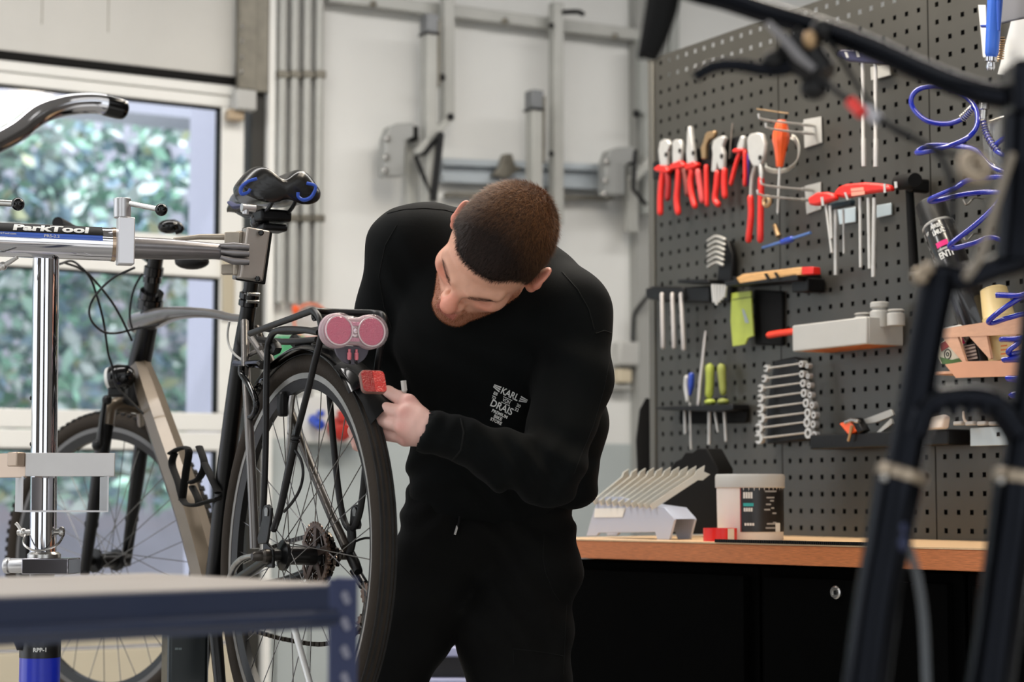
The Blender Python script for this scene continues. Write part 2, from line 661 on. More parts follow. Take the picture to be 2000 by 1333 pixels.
for i, (a, b) in enumerate(zg):
    B = MB()
    wbox(B, XR, TS1 + .03, b - (.02 if i == 2 else 0), a, -.04, .001)
    B.build('stile', DOORW, r, bev=.004)
    for s_ in (0, 1):
        B = MB()
        if s_ == 0:
            wbox(B, XR - .008, XR, b, a, -.035, -.004)
        else:
            wbox(B, XS, XR, a - .006, a, -.035, -.004)
        B.build('gasket', RUBBER, r, smooth=False)
    # acrylic double pane
    B = MB()
    wbox(B, XS, XR - .008, b, a - .006, -.028, -.012)
    g = MATS.get('acrylic_pane')
    if not g:
        g = bpy.data.materials.new('acrylic_pane')
        g.use_nodes = True
        t = g.node_tree
        t.nodes.remove(t.nodes['Principled BSDF'])
        tr, gl, mx = t.nodes.new('ShaderNodeBsdfTransparent'), t.nodes.new('ShaderNodeBsdfGlossy'), t.nodes.new('ShaderNodeMixShader')
        tr.inputs[0].default_value = (.94, .96, 1, 1)
        gl.inputs['Roughness'].default_value = .08
        mx.inputs[0].default_value = .07
        t.links.new(tr.outputs[0], mx.inputs[1])
        t.links.new(gl.outputs[0], mx.inputs[2])
        t.links.new(mx.outputs[0], t.nodes['Material Output'].inputs[0])
        MATS['acrylic_pane'] = g
    B.build('glass_pane', g, r, smooth=False)
zb = zg[2][1]
for i in range(5):
    z1 = zb - i * .13
    B = MB()
    wbox(B, XS, TS1 + .03, max(z1 - .126, .01), z1 - .004, -.05, -.005)
    B.build('lower_panel', CREAM, r, bev=.004)
# running track of the door with its roller
r2 = root('trim_3', wp(tw(480), 0))
B = MB()
wbox(B, tw(457, .05), tw(492, .05), zt - .02, 2.95, .02, .05)
wbox(B, tw(456, .07), tw(460, .07), zt - .02, 2.95, .05, .075)
wbox(B, tw(486, .03), tw(509, .0), zt - .02, 2.95, .0, .03)
B.build('track_rail', GALV, r2, bev=.002)
B = MB()
wbox(B, tw(483), tw(508), 0, zt - .02, -.08, .004)
B.build('track_gap', mat('dark_olive', (40, 38, 33), .6), r2, smooth=False)
for py in (52, 80, 112, 140):
    B = MB()
    p = BW(468, py, .05)
    B.lathe(p, NW, [(.011, 0), (.011, .006), (.006, .010)], 12)
    B.build('bolt', STEEL, r2)
B = MB()
B.box(BW(477, 197, .05), (.068, .05, .066), WAX)
B.build('roller_bracket', WHITEP, r2, bev=.006)
B = MB()
B.box(BW(458, 226, .03), (.055, .04, .034), WAX)
B.build('roller_hinge', mat('beige_bracket', (170, 150, 124), .5), r2, bev=.006)
B = MB()
B.box(BW(445, 560, .01), (.04, .02, .2), WAX)
B.build('side_hinge', mat('beige_bracket2', (178, 168, 146), .5), r2, bev=.004)

# ------------------------------------------------------------------ outside the door
B = MB()
B.box(wp(-2, 0, -6) - ZU * .12, (16, 11, .1), WAX)
tag(B.build('outdoor_paving', mat('paving', (188, 182, 196), .8, noise=.12, nscale=2), smooth=False), kind='structure')
def hedge(name, t0, t1, z0, z1, off, n, cols, label):
    vs, fs, cl = [], [], []
    for i in range(n):
        t, z = random.uniform(t0, t1), random.uniform(z0, z1)
        f = .5 + .5 * math.sin(t * 3.1 + 1.3 * math.sin(z * 4)) * math.cos(z * 3.3 + t)
        p = wp(t, z, off + random.gauss(0, .1) + .35 * f)
        s = random.uniform(.03, .065)
        a = V((random.gauss(0, 1), random.gauss(0, 1), random.gauss(0, 1))).normalized()
        x, y = perp((NW + a * .9))
        q = random.uniform(0, 6.28)
        x, y = x * math.cos(q) + y * math.sin(q), y * math.cos(q) - x * math.sin(q)
        b = len(vs)
        vs += [p - x * s, p + y * s * .55, p + x * s, p - y * s * .55]
        fs.append((b, b + 1, b + 2, b + 3))
        c = random.choices(range(len(cols)), [k[1] for k in cols])[0]
        cl += [lin(cols[c][0])] * 4
    o = mesh_obj(name, [tuple(v) for v in vs], fs, LEAF, None, np.array(cl))
    tag(o, label, 'hedge', kind='stuff')
LEAF = mat('leaf', (90, 120, 80), .45, attr='tint', noise=.15, nscale=6)
B = MB()
wbox(B, -4.5, 5, -.1, 3.6, -4.0, -3.8)
tag(B.build('garden_wall', mat('garden_shade', (190, 188, 200), .9, noise=.15, nscale=3), smooth=False), kind='structure')
hedge('ivy_hedge', -4.5, 3.0, .95, 2.95, -3.4, 18000, [((178, 216, 196), 4), ((140, 186, 160), 3), ((222, 234, 228), 5), ((150, 178, 194), 3), ((96, 122, 120), 2), ((196, 200, 160), 1)], 'ivy hedge outside the glazed door, seen through its panes')
B = MB()
B.box(wp(-1.4, 2.98, -2.6), (6, .3, .55), WAX)
tag(B.build('canopy_beam', mat('soffit_lilac', (176, 178, 190), .8), smooth=False), kind='structure')
B = MB()
wbox(B, tw(392, -.5), tw(440, -.5), -.1, 3.0, -.65, -.35)
tag(B.build('outdoor_pillar', mat('outdoor_white', (226, 226, 240), .7), smooth=False), kind='structure')

# ------------------------------------------------------------------ conduits and wall fittings
for i, (px, lab) in enumerate(((543, 'pale conduit pipe nearest the glazed door'), (567, 'second pale conduit pipe from the glazed door'), (592, 'third pale conduit pipe from the glazed door'), (616, 'pale conduit pipe farthest from the glazed door'))):
    z0, z1 = wz(px, 592, .02), 3.55
    t = thing('conduit_pipe', lab, 'pipe', wp(tw(px, .03), z0, .03), 'conduit pipes up the white wall')
    B = MB()
    B.cyl(wp(tw(px, .03), z0, .03), wp(tw(px, .03), z1, .03), .0155, 14)
    B.build('pipe', RACKG, t)
    for py in (150, 430):
        B = MB()
        wbox(B, tw(px, .03) - .019, tw(px, .03) + .019, wz(px, py) - .012, wz(px, py) + .012, .001, .048)
        B.build('pipe_clip', GALV, t, bev=.003)
# coiled orange hose on the wall
c = BW(606, 628, .05)
t = thing('orange_hose', 'coiled orange hose hanging on the white wall behind the luggage rack', 'hose', c)
B = MB()
for k in range(2):
    B.torus(c + NW * (.012 * k) - ZU * .006 * k, NW, .056 + .005 * k, .0042, 36, 8)
B.build('hose_coil', mat('orange_hose', (222, 124, 92), .5), t)
B = MB()
B.box(BW(576, 604, .06), (.016, .02, .026), WAX)
B.build('hose_fitting', ORANGE, t, bev=.004)
# socket box with red and blue industrial outlets
zc = wz(620, 815)
t = thing('socket_box', 'white wall box with one blue and one red round power outlet', 'socket box', wp(tw(622), zc, 0))
B = MB()
wbox(B, tw(566), tw(690), wz(622, 868), wz(622, 772), .004, .07)
B.build('box_body', mat('pale_grey_plastic', (206, 206, 202), .5), t, bev=.008)
def outlet(px, py, rr, m):
    c = BW(px, py, .07)
    B = MB()
    B.lathe(c, NW - ZU * .35, [(rr, 0), (rr, .02), (rr * .92, .03), (rr * .92, .06), (rr * .7, .065)], 20)
    o = B.build('outlet', m, t)
    B = MB()
    B.box(c + NW * .055 + ZU * rr * .95, (rr * 1.1, .03, rr * 1.2), WAX)
    B.build('outlet_lid', m, o, bev=.006)
outlet(612, 820, .018, BLUE)
outlet(656, 834, .033, mat('outlet_red', (176, 48, 40), .4))
B = MB()
B.box(BW(590, 760, .05), (.06, .05, .05), WAX)
tag(B.build('junction_box', RACKG, bev=.006), 'small grey junction box above the white socket box', 'junction box')
# green first aid like box on the wall
B = MB()
B.box(BW(560, 688, .06), (.085, .1, .1), WAX)
o = tag(B.build('wall_box', mat('green_box', (74, 150, 104), .5), bev=.006), 'green box on the wall seen under the luggage rack', 'box')
# small white sockets right of the mechanic
t = thing('wall_socket', 'white double wall socket right of the man, above the grey dado', 'socket', BW(1222, 690))
B = MB()
B.box(BW(1222, 692, .03), (.085, .055, .085), WAX)
B.build('socket_body', WHITEP, t, bev=.008)
B = MB()
B.box(BW(1216, 735, .02), (.055, .04, .05), WAX)
B.build('socket_plate', mat('beige_plate', (196, 184, 160), .5), t, bev=.005)
B = MB()
B.box(BW(1207, 758, .02), (.09, .04, .014), WAX)
B.build('socket_rail', RACKG, t, bev=.003)
B = MB()
B.tube([BW(1275, 566, .1), BW(1256, 590, .08), BW(1240, 612, .06), BW(1237, 640, .05), BW(1236, 668, .05)], .007, 8, k=5)
tag(B.build('power_cable', BLACKP), 'black cable dropping to a plug on the white wall', 'cable')

# ------------------------------------------------------------------ bike hanging lifts on the back wall
def bar(mb, a, b, wdt, dep, off):
    p, q = BW(*a, off), BW(*b, off)
    d = (q - p).normalized()
    x = NW.cross(d).normalized()
    return mb.box((p + q) / 2, (wdt, dep, (q - p).length), (x, NW, d))
t = thing('hanging_rail', 'long grey rail high across the white wall', 'rail', BW(950, 25, .05))
B = MB()
bar(B, (640, -8), (1262, 72), .042, .035, .04)
B.build('rail_bar', RACKG, t, bev=.003)
for px, py in ((728, 5), (985, 38), (1075, 52), (1200, 68)):
    B = MB()
    B.lathe(BW(px, py + 4, .058), NW, [(.012, 0), (.012, .008), (.006, .012)], 10)
    B.build('rail_bolt', GALV, t)
t = thing('mounting_rail', 'pale blue double rail fixed low on the wall behind the head', 'rail', BW(1040, 350, .03))
for (a, b, c_) in ((317, 330, .02), (348, 366, .025)):
    B = MB()
    bar(B, (862, a), (1215, b), c_ * 1.2, .03, .03)
    B.build('rail_bar', RACKB, t, bev=.003)
B = MB()
bar(B, (862, 332), (1215, 348), .03, .01, .015)
B.build('rail_web', RACKB, t)
B = MB()
bar(B, (870, 381), (1195, 388), .012, .03, .03)
B.build('rail_lip', GALV, t)
B = MB()
B.prism([BW(970, 326, .05), BW(978, 303, .05), BW(992, 303, .05), BW(998, 326, .05), BW(1012, 330, .05), BW(985, 350, .05), BW(955, 345, .05)], NW * .03)
B.build('rail_clamp', GALV, t, bev=.003)
def lift(name_lab, post, arm, br, diag, dark, grp):
    (px, y0, y1) = post
    t = thing('bike_lift', name_lab, 'bike lift', BW(px, min(y1, 300), .12), grp)
    B = MB()
    bar(B, (px, y0), (px, y1), .04, .04, .1)
    B.build('post', RACKG, t, bev=.003)
    ax, ay0, ay1 = arm
    if ax:
        B = MB()
        bar(B, (ax, ay0), (ax, ay1), .04, .05, .16)
        a = B.build('arm', RACKG, t, bev=.003)
        B = MB()
        bar(B, (ax, ay0 - 2), (ax, ay0 + 34), .044, .054, .16)
        B.build('arm_cap', mat('shade_grey_steel', (118, 120, 122), .4, .3), a, bev=.003)
        B = MB()
        bar(B, (ax, ay0 + 34), (ax, ay0 + 38), .05, .06, .16)
        B.build('arm_band', BLACKP, a)
        B = MB()
        bar(B, (ax + 15, ay0 + 10), (ax + 14, ay0 + 140), .008, .04, .17)
        B.build('arm_edge', GALV, a)
    bx, by0, by1 = br
    B = MB()
    B.prism([BW(x, y, .1) for x, y in ((bx - 32, by1), (bx - 30, by0 + 30), (bx - 22, by0 + 6), (bx - 8, by0), (bx + 25, by0 - 2), (bx + 25, by0 + 26), (bx + 8, by0 + 34), (bx + 6, by1))], NW * .05)
    b = B.build('bracket_plate', mat('bracket_grey', (156, 157, 155), .4, .3), t, bev=.004)
    for x, y in ((bx - 14, by0 + 25), (bx - 16, by0 + 62), (bx - 18, by0 + 88)):
        B = MB()
        B.lathe(BW(x, y, .15), NW, [(.011, 0), (.011, .007), (.005, .012)], 10)
        B.build('bracket_bolt', STEEL, b)
    B = MB()
    bar(B, (bx + 37, by0 + 2), (bx + 37, by0 + 30), .02, .04, .13)
    B.build('rubber_stop', RUBBER, t, bev=.003)
    B = MB()
    bar(B, (bx + 34, by0 + 20), (bx + 34, by1 + 70), .045, .03, .08)
    B.build('back_post', RACKG, t, bev=.003)
    B = MB()
    bar(B, diag[0], diag[1], .025, .03, .17)
    B.build('diagonal_strut', RACKG, t, bev=.003)
    B = MB()
    B.tube([BW(x, y, .2) for x, y in dark], .008, 8, k=0)
    B.build('lock_arm', BLACKM, t)
    B = MB()
    B.ball(BW(diag[0][0] + 2, diag[0][1] - 2, .19), .012)
    B.build('strut_bolt', BLACKM, t)
    return t
G = 'grey bike lifts on the back wall'
l1 = lift('grey bike lift on the wall above the bent back', (873, -20, 236), (838, 32, 420), (770, 246, 348), ((878, 230), (812, 302)), [(861, 258), (856, 320), (846, 388), (829, 350), (812, 306), (830, 300), (858, 262)], G)
B = MB()
B.tube([BW(861, 262, .2), BW(853, 330, .2), BW(846, 392, .2)], .012, 8)
B.build('strap', BLACKM, l1)
B = MB()
B.ball(BW(863, 151, .12), .013)
B.build('pin', BLACKM, l1)
l2 = lift('grey bike lift on the wall right behind the head with a black hook on top', (1086, 6, 440), (1043, 180, 440), (1198, 292, 384), ((1276, 305), (1236, 352)), [(1240, 300), (1237, 370), (1262, 400)], G)
B = MB()
B.tube([BW(1098, 24, .12), BW(1128, 23, .14), BW(1139, 28, .16)], .009, 8, k=3)
B.build('hook', BLACKM, l2)
for y in (50, 300):
    B = MB()
    B.ball(BW(1077, y, .13), .01)
    B.build('pin', BLACKM, l2)
t = thing('bike_lift_post', 'tall grey post between the wall and the pegboard edge', 'post', BW(1255, 200, .1))
B = MB()
bar(B, (1258, 80), (1258, 225), .052, .04, .1)
bar(B, (1262, 222), (1262, 420), .034, .04, .1)
B.build('post', mat('post_shade_grey', (150, 152, 148), .5), t, bev=.003)
B = MB()
B.ball(BW(1243, 222, .12), .014)
B.build('pin', BLACKM, t)
t = thing('grey_post', 'grey post rising behind the top edge of the pegboard', 'post', BW(1312, 60, .1))
B = MB()
bar(B, (1313, -30), (1313, 150), .036, .04, .1)
B.build('post', mat('post_shade_grey', (150, 152, 148), .5), t, bev=.003)
# ------------------------------------------------------------------ workbench
BZ = .915
L0 = W(1135, 1060, 4.1)
L0.z = BZ
R0 = W(1960, 1063, 3.3)
R0.z = BZ
UB = (R0 - L0).normalized()
NB = V((-UB.y, UB.x, 0))
if NB.y < 0:
    NB = -NB
BAX = (UB, NB, ZU)
def bp(t, d, z):
    return L0 + UB * t + NB * d + ZU * (z - BZ)
def tb(px, d=0):
    n = NB
    q = on_plane(px, 975, L0 + NB * d, n)
    return (q - L0).dot(UB)
BT0, BT1 = -.16, 1.75
t = thing('workbench_top', 'thick wooden worktop with an orange brown front edge along the pegboard', 'worktop', bp(.6, .3, BZ - .04))
B = MB()
B.box(bp((BT0 + BT1) / 2, .385, BZ - .0215), (BT1 - BT0, .75, .037), BAX)
B.build('board', mat('worktop_wood', (196, 116, 66), .45, noise=.22, nscale=9, stretch=(6, 6, 90), bump=.04, bscale=40), t, bev=.002)
B = MB()
B.box(bp((BT0 + BT1) / 2, .385, BZ - .0015), (BT1 - BT0 + .002, .752, .003), BAX)
B.build('top_veneer', mat('worktop_veneer', (216, 180, 138), .4, noise=.08, nscale=8, stretch=(3, 40, 40)), t)
B = MB()
a, b = tb(1392), tb(1700)
for i in range(84):
    u = a + (b - a) * i / 84
    B.box(bp(u, .012, BZ + .003), ((b - a) / 84 * .6, .012, .006), BAX)
B.box(bp((a + b) / 2, .014, BZ + .0012), (b - a, .012, .0024), BAX)
o = B.build('toothed_belt', BLACKP)
tag(o, 'black toothed strip lying along the front edge of the worktop', 'strip')
DKCAB = mat('black_cabinet', (4, 4, 4), .7, .0, spec=.02, noise=.15, nscale=20)
def cabinet(lab, x0, x1, n, lock, door=False):
    t0, t1 = tb(x0, .03), tb(x1, .03)
    t = thing('drawer_cabinet', lab, 'cabinet', bp((t0 + t1) / 2, .3, 0), 'black cabinets under the worktop')
    B = MB()
    B.box(bp((t0 + t1) / 2, .38, .44), (t1 - t0 - .004, .66, .86), BAX)
    B.build('carcass', DKCAB, t, bev=.003)
    hs = [.25] + [.13] * 4 if n > 1 else [.8]
    z = .855
    for h in hs:
        B = MB()
        B.box(bp((t0 + t1) / 2, .04, z - h / 2), (t1 - t0 - .05, .018, h - .008), BAX)
        d = B.build('drawer' if not door else 'door', DKCAB, t, bev=.002)
        B = MB()
        B.box(bp((t0 + t1) / 2, .024, z - h + .012), ((t1 - t0) * .8, .022, .012), BAX)
        B.build('handle', mat('black_handle', (9, 9, 9), .45, 0, spec=.15), d, bev=.003)
        if lock and z > .85:
            p = on_plane(1634, 1158, L0 + NB * .03, NB)
            B = MB()
            B.lathe(p, -NB, [(.0125, -.004), (.0125, .004), (.010, .0065), (.008, .0065), (.008, .003), (.0, .003)], 20)
            k = B.build('lock', STEEL, d)
            B = MB()
            B.box(p - NB * .0055, (.0022, .004, .008), BAX)
            B.build('key_slot', BLACKM, d)
        z -= h
    return t
cabinet('black cabinet at the dark left end of the workbench, next to the man', 1090, 1468, 1, False, True)
cabinet('black drawer cabinet with a round silver lock in its top drawer', 1470, 1868, 5, True)
cabinet('black drawer cabinet at the right end of the workbench behind the fork', 1870, 2200, 5, False)

# ------------------------------------------------------------------ perforated tool board standing on the bench
PP = W(1283, 975, 4.93)
UP_, NP_ = V((.5, -math.sqrt(.75), 0)), V((-math.sqrt(.75), -.5, 0))
PAX = (UP_, NP_, ZU)
def Q(px, py, off=0.0):
    return on_plane(px, py, PP + NP_ * off, NP_)
def pq(t, z, off=0.0):
    return V((PP.x, PP.y, 0)) + UP_ * t + NP_ * off + ZU * z
def pxl(d, px, off=0.0):
    # length on the board of d picture pixels near column px
    return d / F_PX * Q(px, 700, off).y
t = thing('pegboard', 'large dark grey perforated tool board standing on the workbench', 'pegboard', pq(.7, BZ))
PIT, HOLE = .038, .0052
ZT = BZ + 32 * PIT
for i in range(3):
    t0 = .003 + i * .512
    vs, fs = [], []
    B = MB()
    m0 = (.508 - 13 * PIT) / 2
    xs = [t0 + m0 + (c + .5) * PIT for c in range(13)]
    zs = [BZ + (k + .5) * PIT for k in range(32)]
    ex = [t0] + [t0 + m0 + c * PIT for c in range(1, 13)] + [t0 + .508]
    ez = [BZ + k * PIT for k in range(33)]
    for c in range(13):
        for k in range(32):
            x0, x1, z0, z1 = ex[c], ex[c + 1], ez[k], ez[k + 1]
            a0, a1, b0, b1 = xs[c] - HOLE, xs[c] + HOLE, zs[k] - HOLE, zs[k] + HOLE
            P8 = [pq(x0, z0), pq(x1, z0), pq(x1, z1), pq(x0, z1), pq(a0, b0), pq(a1, b0), pq(a1, b1), pq(a0, b1)]
            B.add(P8, [(4, 5, 1, 0), (5, 6, 2, 1), (6, 7, 3, 2), (7, 4, 0, 3)])
    for (x0, x1, z0, z1) in ((t0, t0 + .001, BZ, ZT), (t0 + .507, t0 + .508, BZ, ZT)):
        B.box(pq((x0 + x1) / 2, (z0 + z1) / 2, -.0125), (.001, .024, z1 - z0), PAX)
    B.box(pq(t0 + .254, ZT - .0005, -.0125), (.508, .024, .001), PAX)
    B.build('board_panel', PEG, t, smooth=False)
B = MB()
B.box(pq(.77, (BZ + ZT) / 2 - .03, -.034), (1.53, .01, ZT - BZ - .06), PAX)
B.build('backing', DARKB, t, smooth=False)
for x in (-.012, 1.55):
    B = MB()
    B.box(pq(x, (BZ + ZT) / 2, -.02), (.024, .05, ZT - BZ), PAX)
    B.build('side_post', mat('peg_post', (92, 90, 84), .5, .2), t, bev=.002)
B = MB()
B.prism([W(x, y, 5.02) for x, y in ((1246, 925), (1243, 860), (1250, 800), (1262, 778), (1274, 780), (1276, 930))], V((0, .03, 0)))
tag(B.build('rubber_mat', RUBBER), 'black rubber mat hanging at the left end of the pegboard', 'mat')

# ---- tools hung on the board; outlines follow the tools, thickness runs out from the board
def poly(mb, pts, off, th):
    return mb.prism([Q(x, y, off) for x, y in pts], NP_ * th)
def rod(mb, pts, rpx, off, k=0, flat=1):
    R = [pxl(r, pts[0][0], off) for r in (rpx if hasattr(rpx, '__len__') else [rpx])]
    return mb.tube([Q(x, y, off) if len(p_) == 2 else Q(x, y, p_[2]) for p_ in pts for x, y in [p_[:2]]], R if len(R) > 1 else R[0], 10, k=k, flat=flat)
def rounded(mb, pts, rpx, off, k=4):
    # bar with rounded ends
    P = spline([Q(x, y, off) for x, y in pts], k)
    R = [pxl(r, pts[0][0], off) for r in (rpx if hasattr(rpx, '__len__') else [rpx, rpx])]
    n = len(P)
    rr = np.interp(np.linspace(0, len(R) - 1, n), range(len(R)), R)
    d0, d1 = (P[0] - P[1]).normalized(), (P[-1] - P[-2]).normalized()
    pts2 = [P[0] + d0 * rr[0] * .9, P[0] + d0 * rr[0] * .6] + P + [P[-1] + d1 * rr[-1] * .6, P[-1] + d1 * rr[-1] * .9]
    r2 = [rr[0] * .35, rr[0] * .75] + list(rr) + [rr[-1] * .75, rr[-1] * .35]
    return mb.tube(pts2, r2, 10)
def C1(cx, cy):
    return 1260 + cx / 6.667, 230 + cy / 6.667
def cc(l):
    return [C1(*p) for p in l]
def pliers(lab, head, handles, collar=None, hm=TOOLS, hr=6.4, extra=None, piv=None, name='pliers', off=.035):
    x0, y0 = head[0]
    t = thing(name, lab, name, Q(x0, y0, off), 'pliers hanging on the pegboard' if name == 'pliers' else None)
    B = MB()
    poly(B, head, off, .012)
    B.build('jaws', hm, t, bev=.003)
    if piv:
        B = MB()
        B.lathe(Q(*piv, off + .012), NP_, [(.006, 0), (.006, .002), (.003, .003)], 10)
        B.build('pivot', DSTEEL, t)
    if collar:
        B = MB()
        poly(B, collar, off - .003, .018)
        B.build('guard', RED, t, bev=.004)
    for i, (h, m) in enumerate(handles):
        B = MB()
        rounded(B, h, hr, off + .006)
        B.build('handle', m, t)
    return t
pliers('red handled pliers with a round nose, first from the left end of the board', cc([(240, 310), (290, 285), (335, 290), (372, 350), (332, 440), (332, 635), (240, 640), (218, 430)]), [(cc([(290, 720), (300, 880), (292, 1050)]), DRED), (cc([(238, 700), (215, 850), (200, 1050), (198, 1240)]), RED)], cc([(175, 665), (240, 622), (340, 640), (376, 695), (350, 735), (200, 705)]), piv=C1(275, 480))
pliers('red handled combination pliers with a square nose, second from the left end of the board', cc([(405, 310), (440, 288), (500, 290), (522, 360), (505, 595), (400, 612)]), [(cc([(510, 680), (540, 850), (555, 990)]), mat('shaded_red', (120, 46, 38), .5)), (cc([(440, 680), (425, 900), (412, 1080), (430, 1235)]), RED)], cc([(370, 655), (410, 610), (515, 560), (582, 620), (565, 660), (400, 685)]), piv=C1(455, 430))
pliers('red and blue handled needle nose pliers pointing up among the red pliers', cc([(598, 125), (615, 112), (632, 122), (660, 330), (688, 590), (590, 612), (580, 470)]), [(cc([(690, 700), (712, 860), (745, 1080)]), mat('red_blue_grip', (196, 70, 70), .4)), (cc([(612, 690), (592, 850), (612, 1020), (650, 1150)]), RED)], cc([(575, 665), (600, 620), (690, 575), (748, 610), (722, 660), (600, 695)]), piv=C1(630, 460))
pliers('slim brass headed end nippers with one red handle showing', cc([(825, 230), (850, 190), (950, 172), (955, 205), (925, 270), (870, 295), (838, 360), (828, 545), (782, 545), (768, 400), (800, 330)]), [(cc([(795, 640), (800, 900), (806, 1130)]), RED)], hm=BRASS, hr=5)
pliers('water pump pliers with curved silver jaws and two red handles', cc([(935, 300), (1000, 255), (1060, 240), (1084, 262), (1062, 340), (1045, 380), (1068, 460), (1062, 685), (1005, 675), (985, 600), (968, 715), (908, 710), (925, 480), (915, 390)]), [(cc([(945, 720), (930, 900), (912, 1060), (950, 1130)]), RED), (cc([(1035, 690), (1030, 860), (1040, 1020)]), RED)], piv=C1(1000, 500))
B = MB()
rod(B, cc([(1138, 70), (1095, 535)]), [2.8, 2.2], .03, flat=.5)
tag(B.build('flat_file', mat('aged_steel', (150, 136, 124), .4, .7), None), 'thin flat file upright between the red pliers', 'file')
tp = pliers('small open pliers with one red and one blue and red handle', cc([(1255, 345), (1290, 250), (1310, 235), (1332, 262), (1325, 415), (1240, 425)]), [(cc([(1245, 435), (1185, 600), (1135, 790), (1118, 860)]), RED), (cc([(1300, 450), (1305, 700), (1300, 870)]), RED)], cc([(1200, 440), (1235, 410), (1335, 405), (1345, 440), (1300, 465), (1215, 465)]), hr=4.6)
B = MB()
rounded(B, cc([(1335, 480), (1338, 650), (1325, 870)]), 3.2, .036)
B.build('blue_grip', mat('violet_blue', (74, 62, 160), .4), tp)
# long handled cable cutter
tcut = pliers('large silver cable cutter with long red handles hanging lowest on the board', cc([(1385, 250), (1420, 215), (1500, 195), (1570, 215), (1605, 330), (1598, 450), (1575, 560), (1530, 640), (1450, 640), (1400, 540), (1378, 400), (1376, 300)]), [([(1466, 386), (1467, 422), (1462, 469)], RED), ([(1486.5, 350), (1486, 402), (1485, 469)], RED)], piv=C1(1500, 520), off=.06, name='cable_cutter', hr=6.5)
B = MB()
rod(B, cc([(1445, 620), (1400, 760), (1385, 900), (1380, 1030)]), [5, 5, 4.5, 4.5], .066, k=3, flat=.6)
rod(B, cc([(1500, 620), (1515, 720), (1515, 800)]), [7, 8, 6.5], .066, k=3, flat=.6)
B.build('arm', TOOLS, tcut)
# orange screwdriver hung handle up
c0, c1 = Q(*C1(1778, 32), .08), Q(*C1(1752, 645), .08)
t = thing('screwdriver', 'orange handled screwdriver hanging tip down from the prong hooks', 'screwdriver', c1)
d = (c1 - c0).normalized()
Ls = (c1 - c0).length
B = MB()
pr = [(55, 0), (75, .06), (100, .2), (115, .33), (112, .45), (85, .6), (62, .8), (50, .97), (40, 1)]
rings = []
x, y = perp(d)
for rr, h in pr:
    R = pxl(rr / 6.667, 1523, .08)
    rings.append([c0 + d * (Ls * h) + (x * math.cos(a) + y * math.sin(a)) * (R * (1 - .07 * (j % 2))) for j in range(20) for a in [2 * pi * j / 20]])
B.loft(rings)
B.build('handle', ORANGE, t)
B = MB()
B.tube([c1, Q(*C1(1725, 1240), .08)], pxl(2.6, 1523, .08), 10)
B.tube([Q(*C1(1725, 1240), .08), Q(*C1(1724, 1262), .08)], [pxl(2.6, 1523), pxl(1.2, 1523)], 10, flat=.4)
B.build('shaft', TOOLS, t)
t = thing('wire_coil', 'loop of pale brake cable hung behind the orange screwdriver', 'wire', Q(1545, 320, .05))
for k in range(4):
    B = MB()
    B.tube([Q(*C1(a + 6 * k, b - 16 * k), .05 + .004 * k) for a, b in ((1555, 640), (1570, 690), (1700, 725), (1850, 695), (1960, 600), (1995, 450), (1960, 320), (1900, 270))], .0016, 6, k=5)
    B.build('strand', mat('pale_wire', (196, 194, 184), .4, .5), t)
# black rack that carries the pliers
t = thing('tool_rack', 'black slotted rack strip that holds the row of pliers', 'rack', Q(1380, 310, .01))
B = MB()
B.prism([Q(1287, 318, .005), Q(1470, 262, .005), Q(1470, 312, .005), Q(1287, 352, .005)], NP_ * .02)
B.build('rack_back', BLACKP, t, bev=.003)
for x in (1312, 1342, 1371, 1397, 1420, 1436, 1455):
    B = MB()
    y = 345 - (x - 1287) * .27
    B.prism([Q(x - 2, y - 12, .02), Q(x + 2, y - 13, .02), Q(x + 2, y + 4, .02), Q(x - 2, y + 5, .02)], NP_ * .011)
    B.build('rack_tooth', BLACKP, t)
# prong hooks
for (pl, rods, lab) in (
    ([(1571, 234), (1605, 228), (1607, 279), (1573, 290)], [(1592, 246, .16), (1592, 262, .14)], 'white plated double prong hook behind the orange screwdriver'),
    ([(1573, 364), (1604, 356), (1605, 409), (1577, 419)], [(1590, 372, .15), (1590, 392, .16)], 'white plated double prong hook beside the red T handles')):
    t = thing('prong_hook', lab, 'hook', Q(*pl[0], .003), 'double prong hooks on the pegboard')
    B = MB()
    poly(B, pl, .002, .003)
    B.build('plate', WHITEP, t, bev=.001)
    for x, y, L in rods:
        B = MB()
        p = Q(x, y, .005)
        B.tube([p, p + NP_ * L * .9, p + NP_ * L + ZU * .012], .0026, 8, k=3)
        B.build('prong', TOOLS, t)
        B = MB()
        B.tube([p + NP_ * .004, p + NP_ * .035], .0042, 8)
        B.build('prong_sleeve', WHITEP, t)
B = MB()
rod(B, [(1478, 213), (1540, 222)], 1.3, .06)
tag(B.build('hook_wire', BRASS), 'thin bare wire hook above the row of pliers', 'hook')
B = MB()
B.torus(Q(*C1(1585, 1090), .1), NP_, pxl(9, 1497, .1), pxl(4.5, 1497, .1), 24, 8)
tag(B.build('brass_ring', BRASS), 'dull brass ring on the prong in front of the cable cutter handle', 'ring')
t = thing('blue_tyre_lever', 'slim blue tool lying tilted under the screwdriver', 'tool', Q(1537, 470, .05))
B = MB()
rod(B, [(1490, 484), (1537, 470), (1583, 455)], [3, 3.4, 3], .05)
B.build('shaft', mat('sky_blue_metal', (96, 132, 196), .3, .5), t)
B = MB()
rounded(B, [(1528, 473), (1547, 467)], 6, .05)
B.build('grip', BLUE, t)
B = MB()
rod(B, [(1513, 440), (1521, 462)], [5, 6], .03)
tag(B.build('cork_plug', BRASS), 'small brown stub just above the slim blue tool', 'plug')
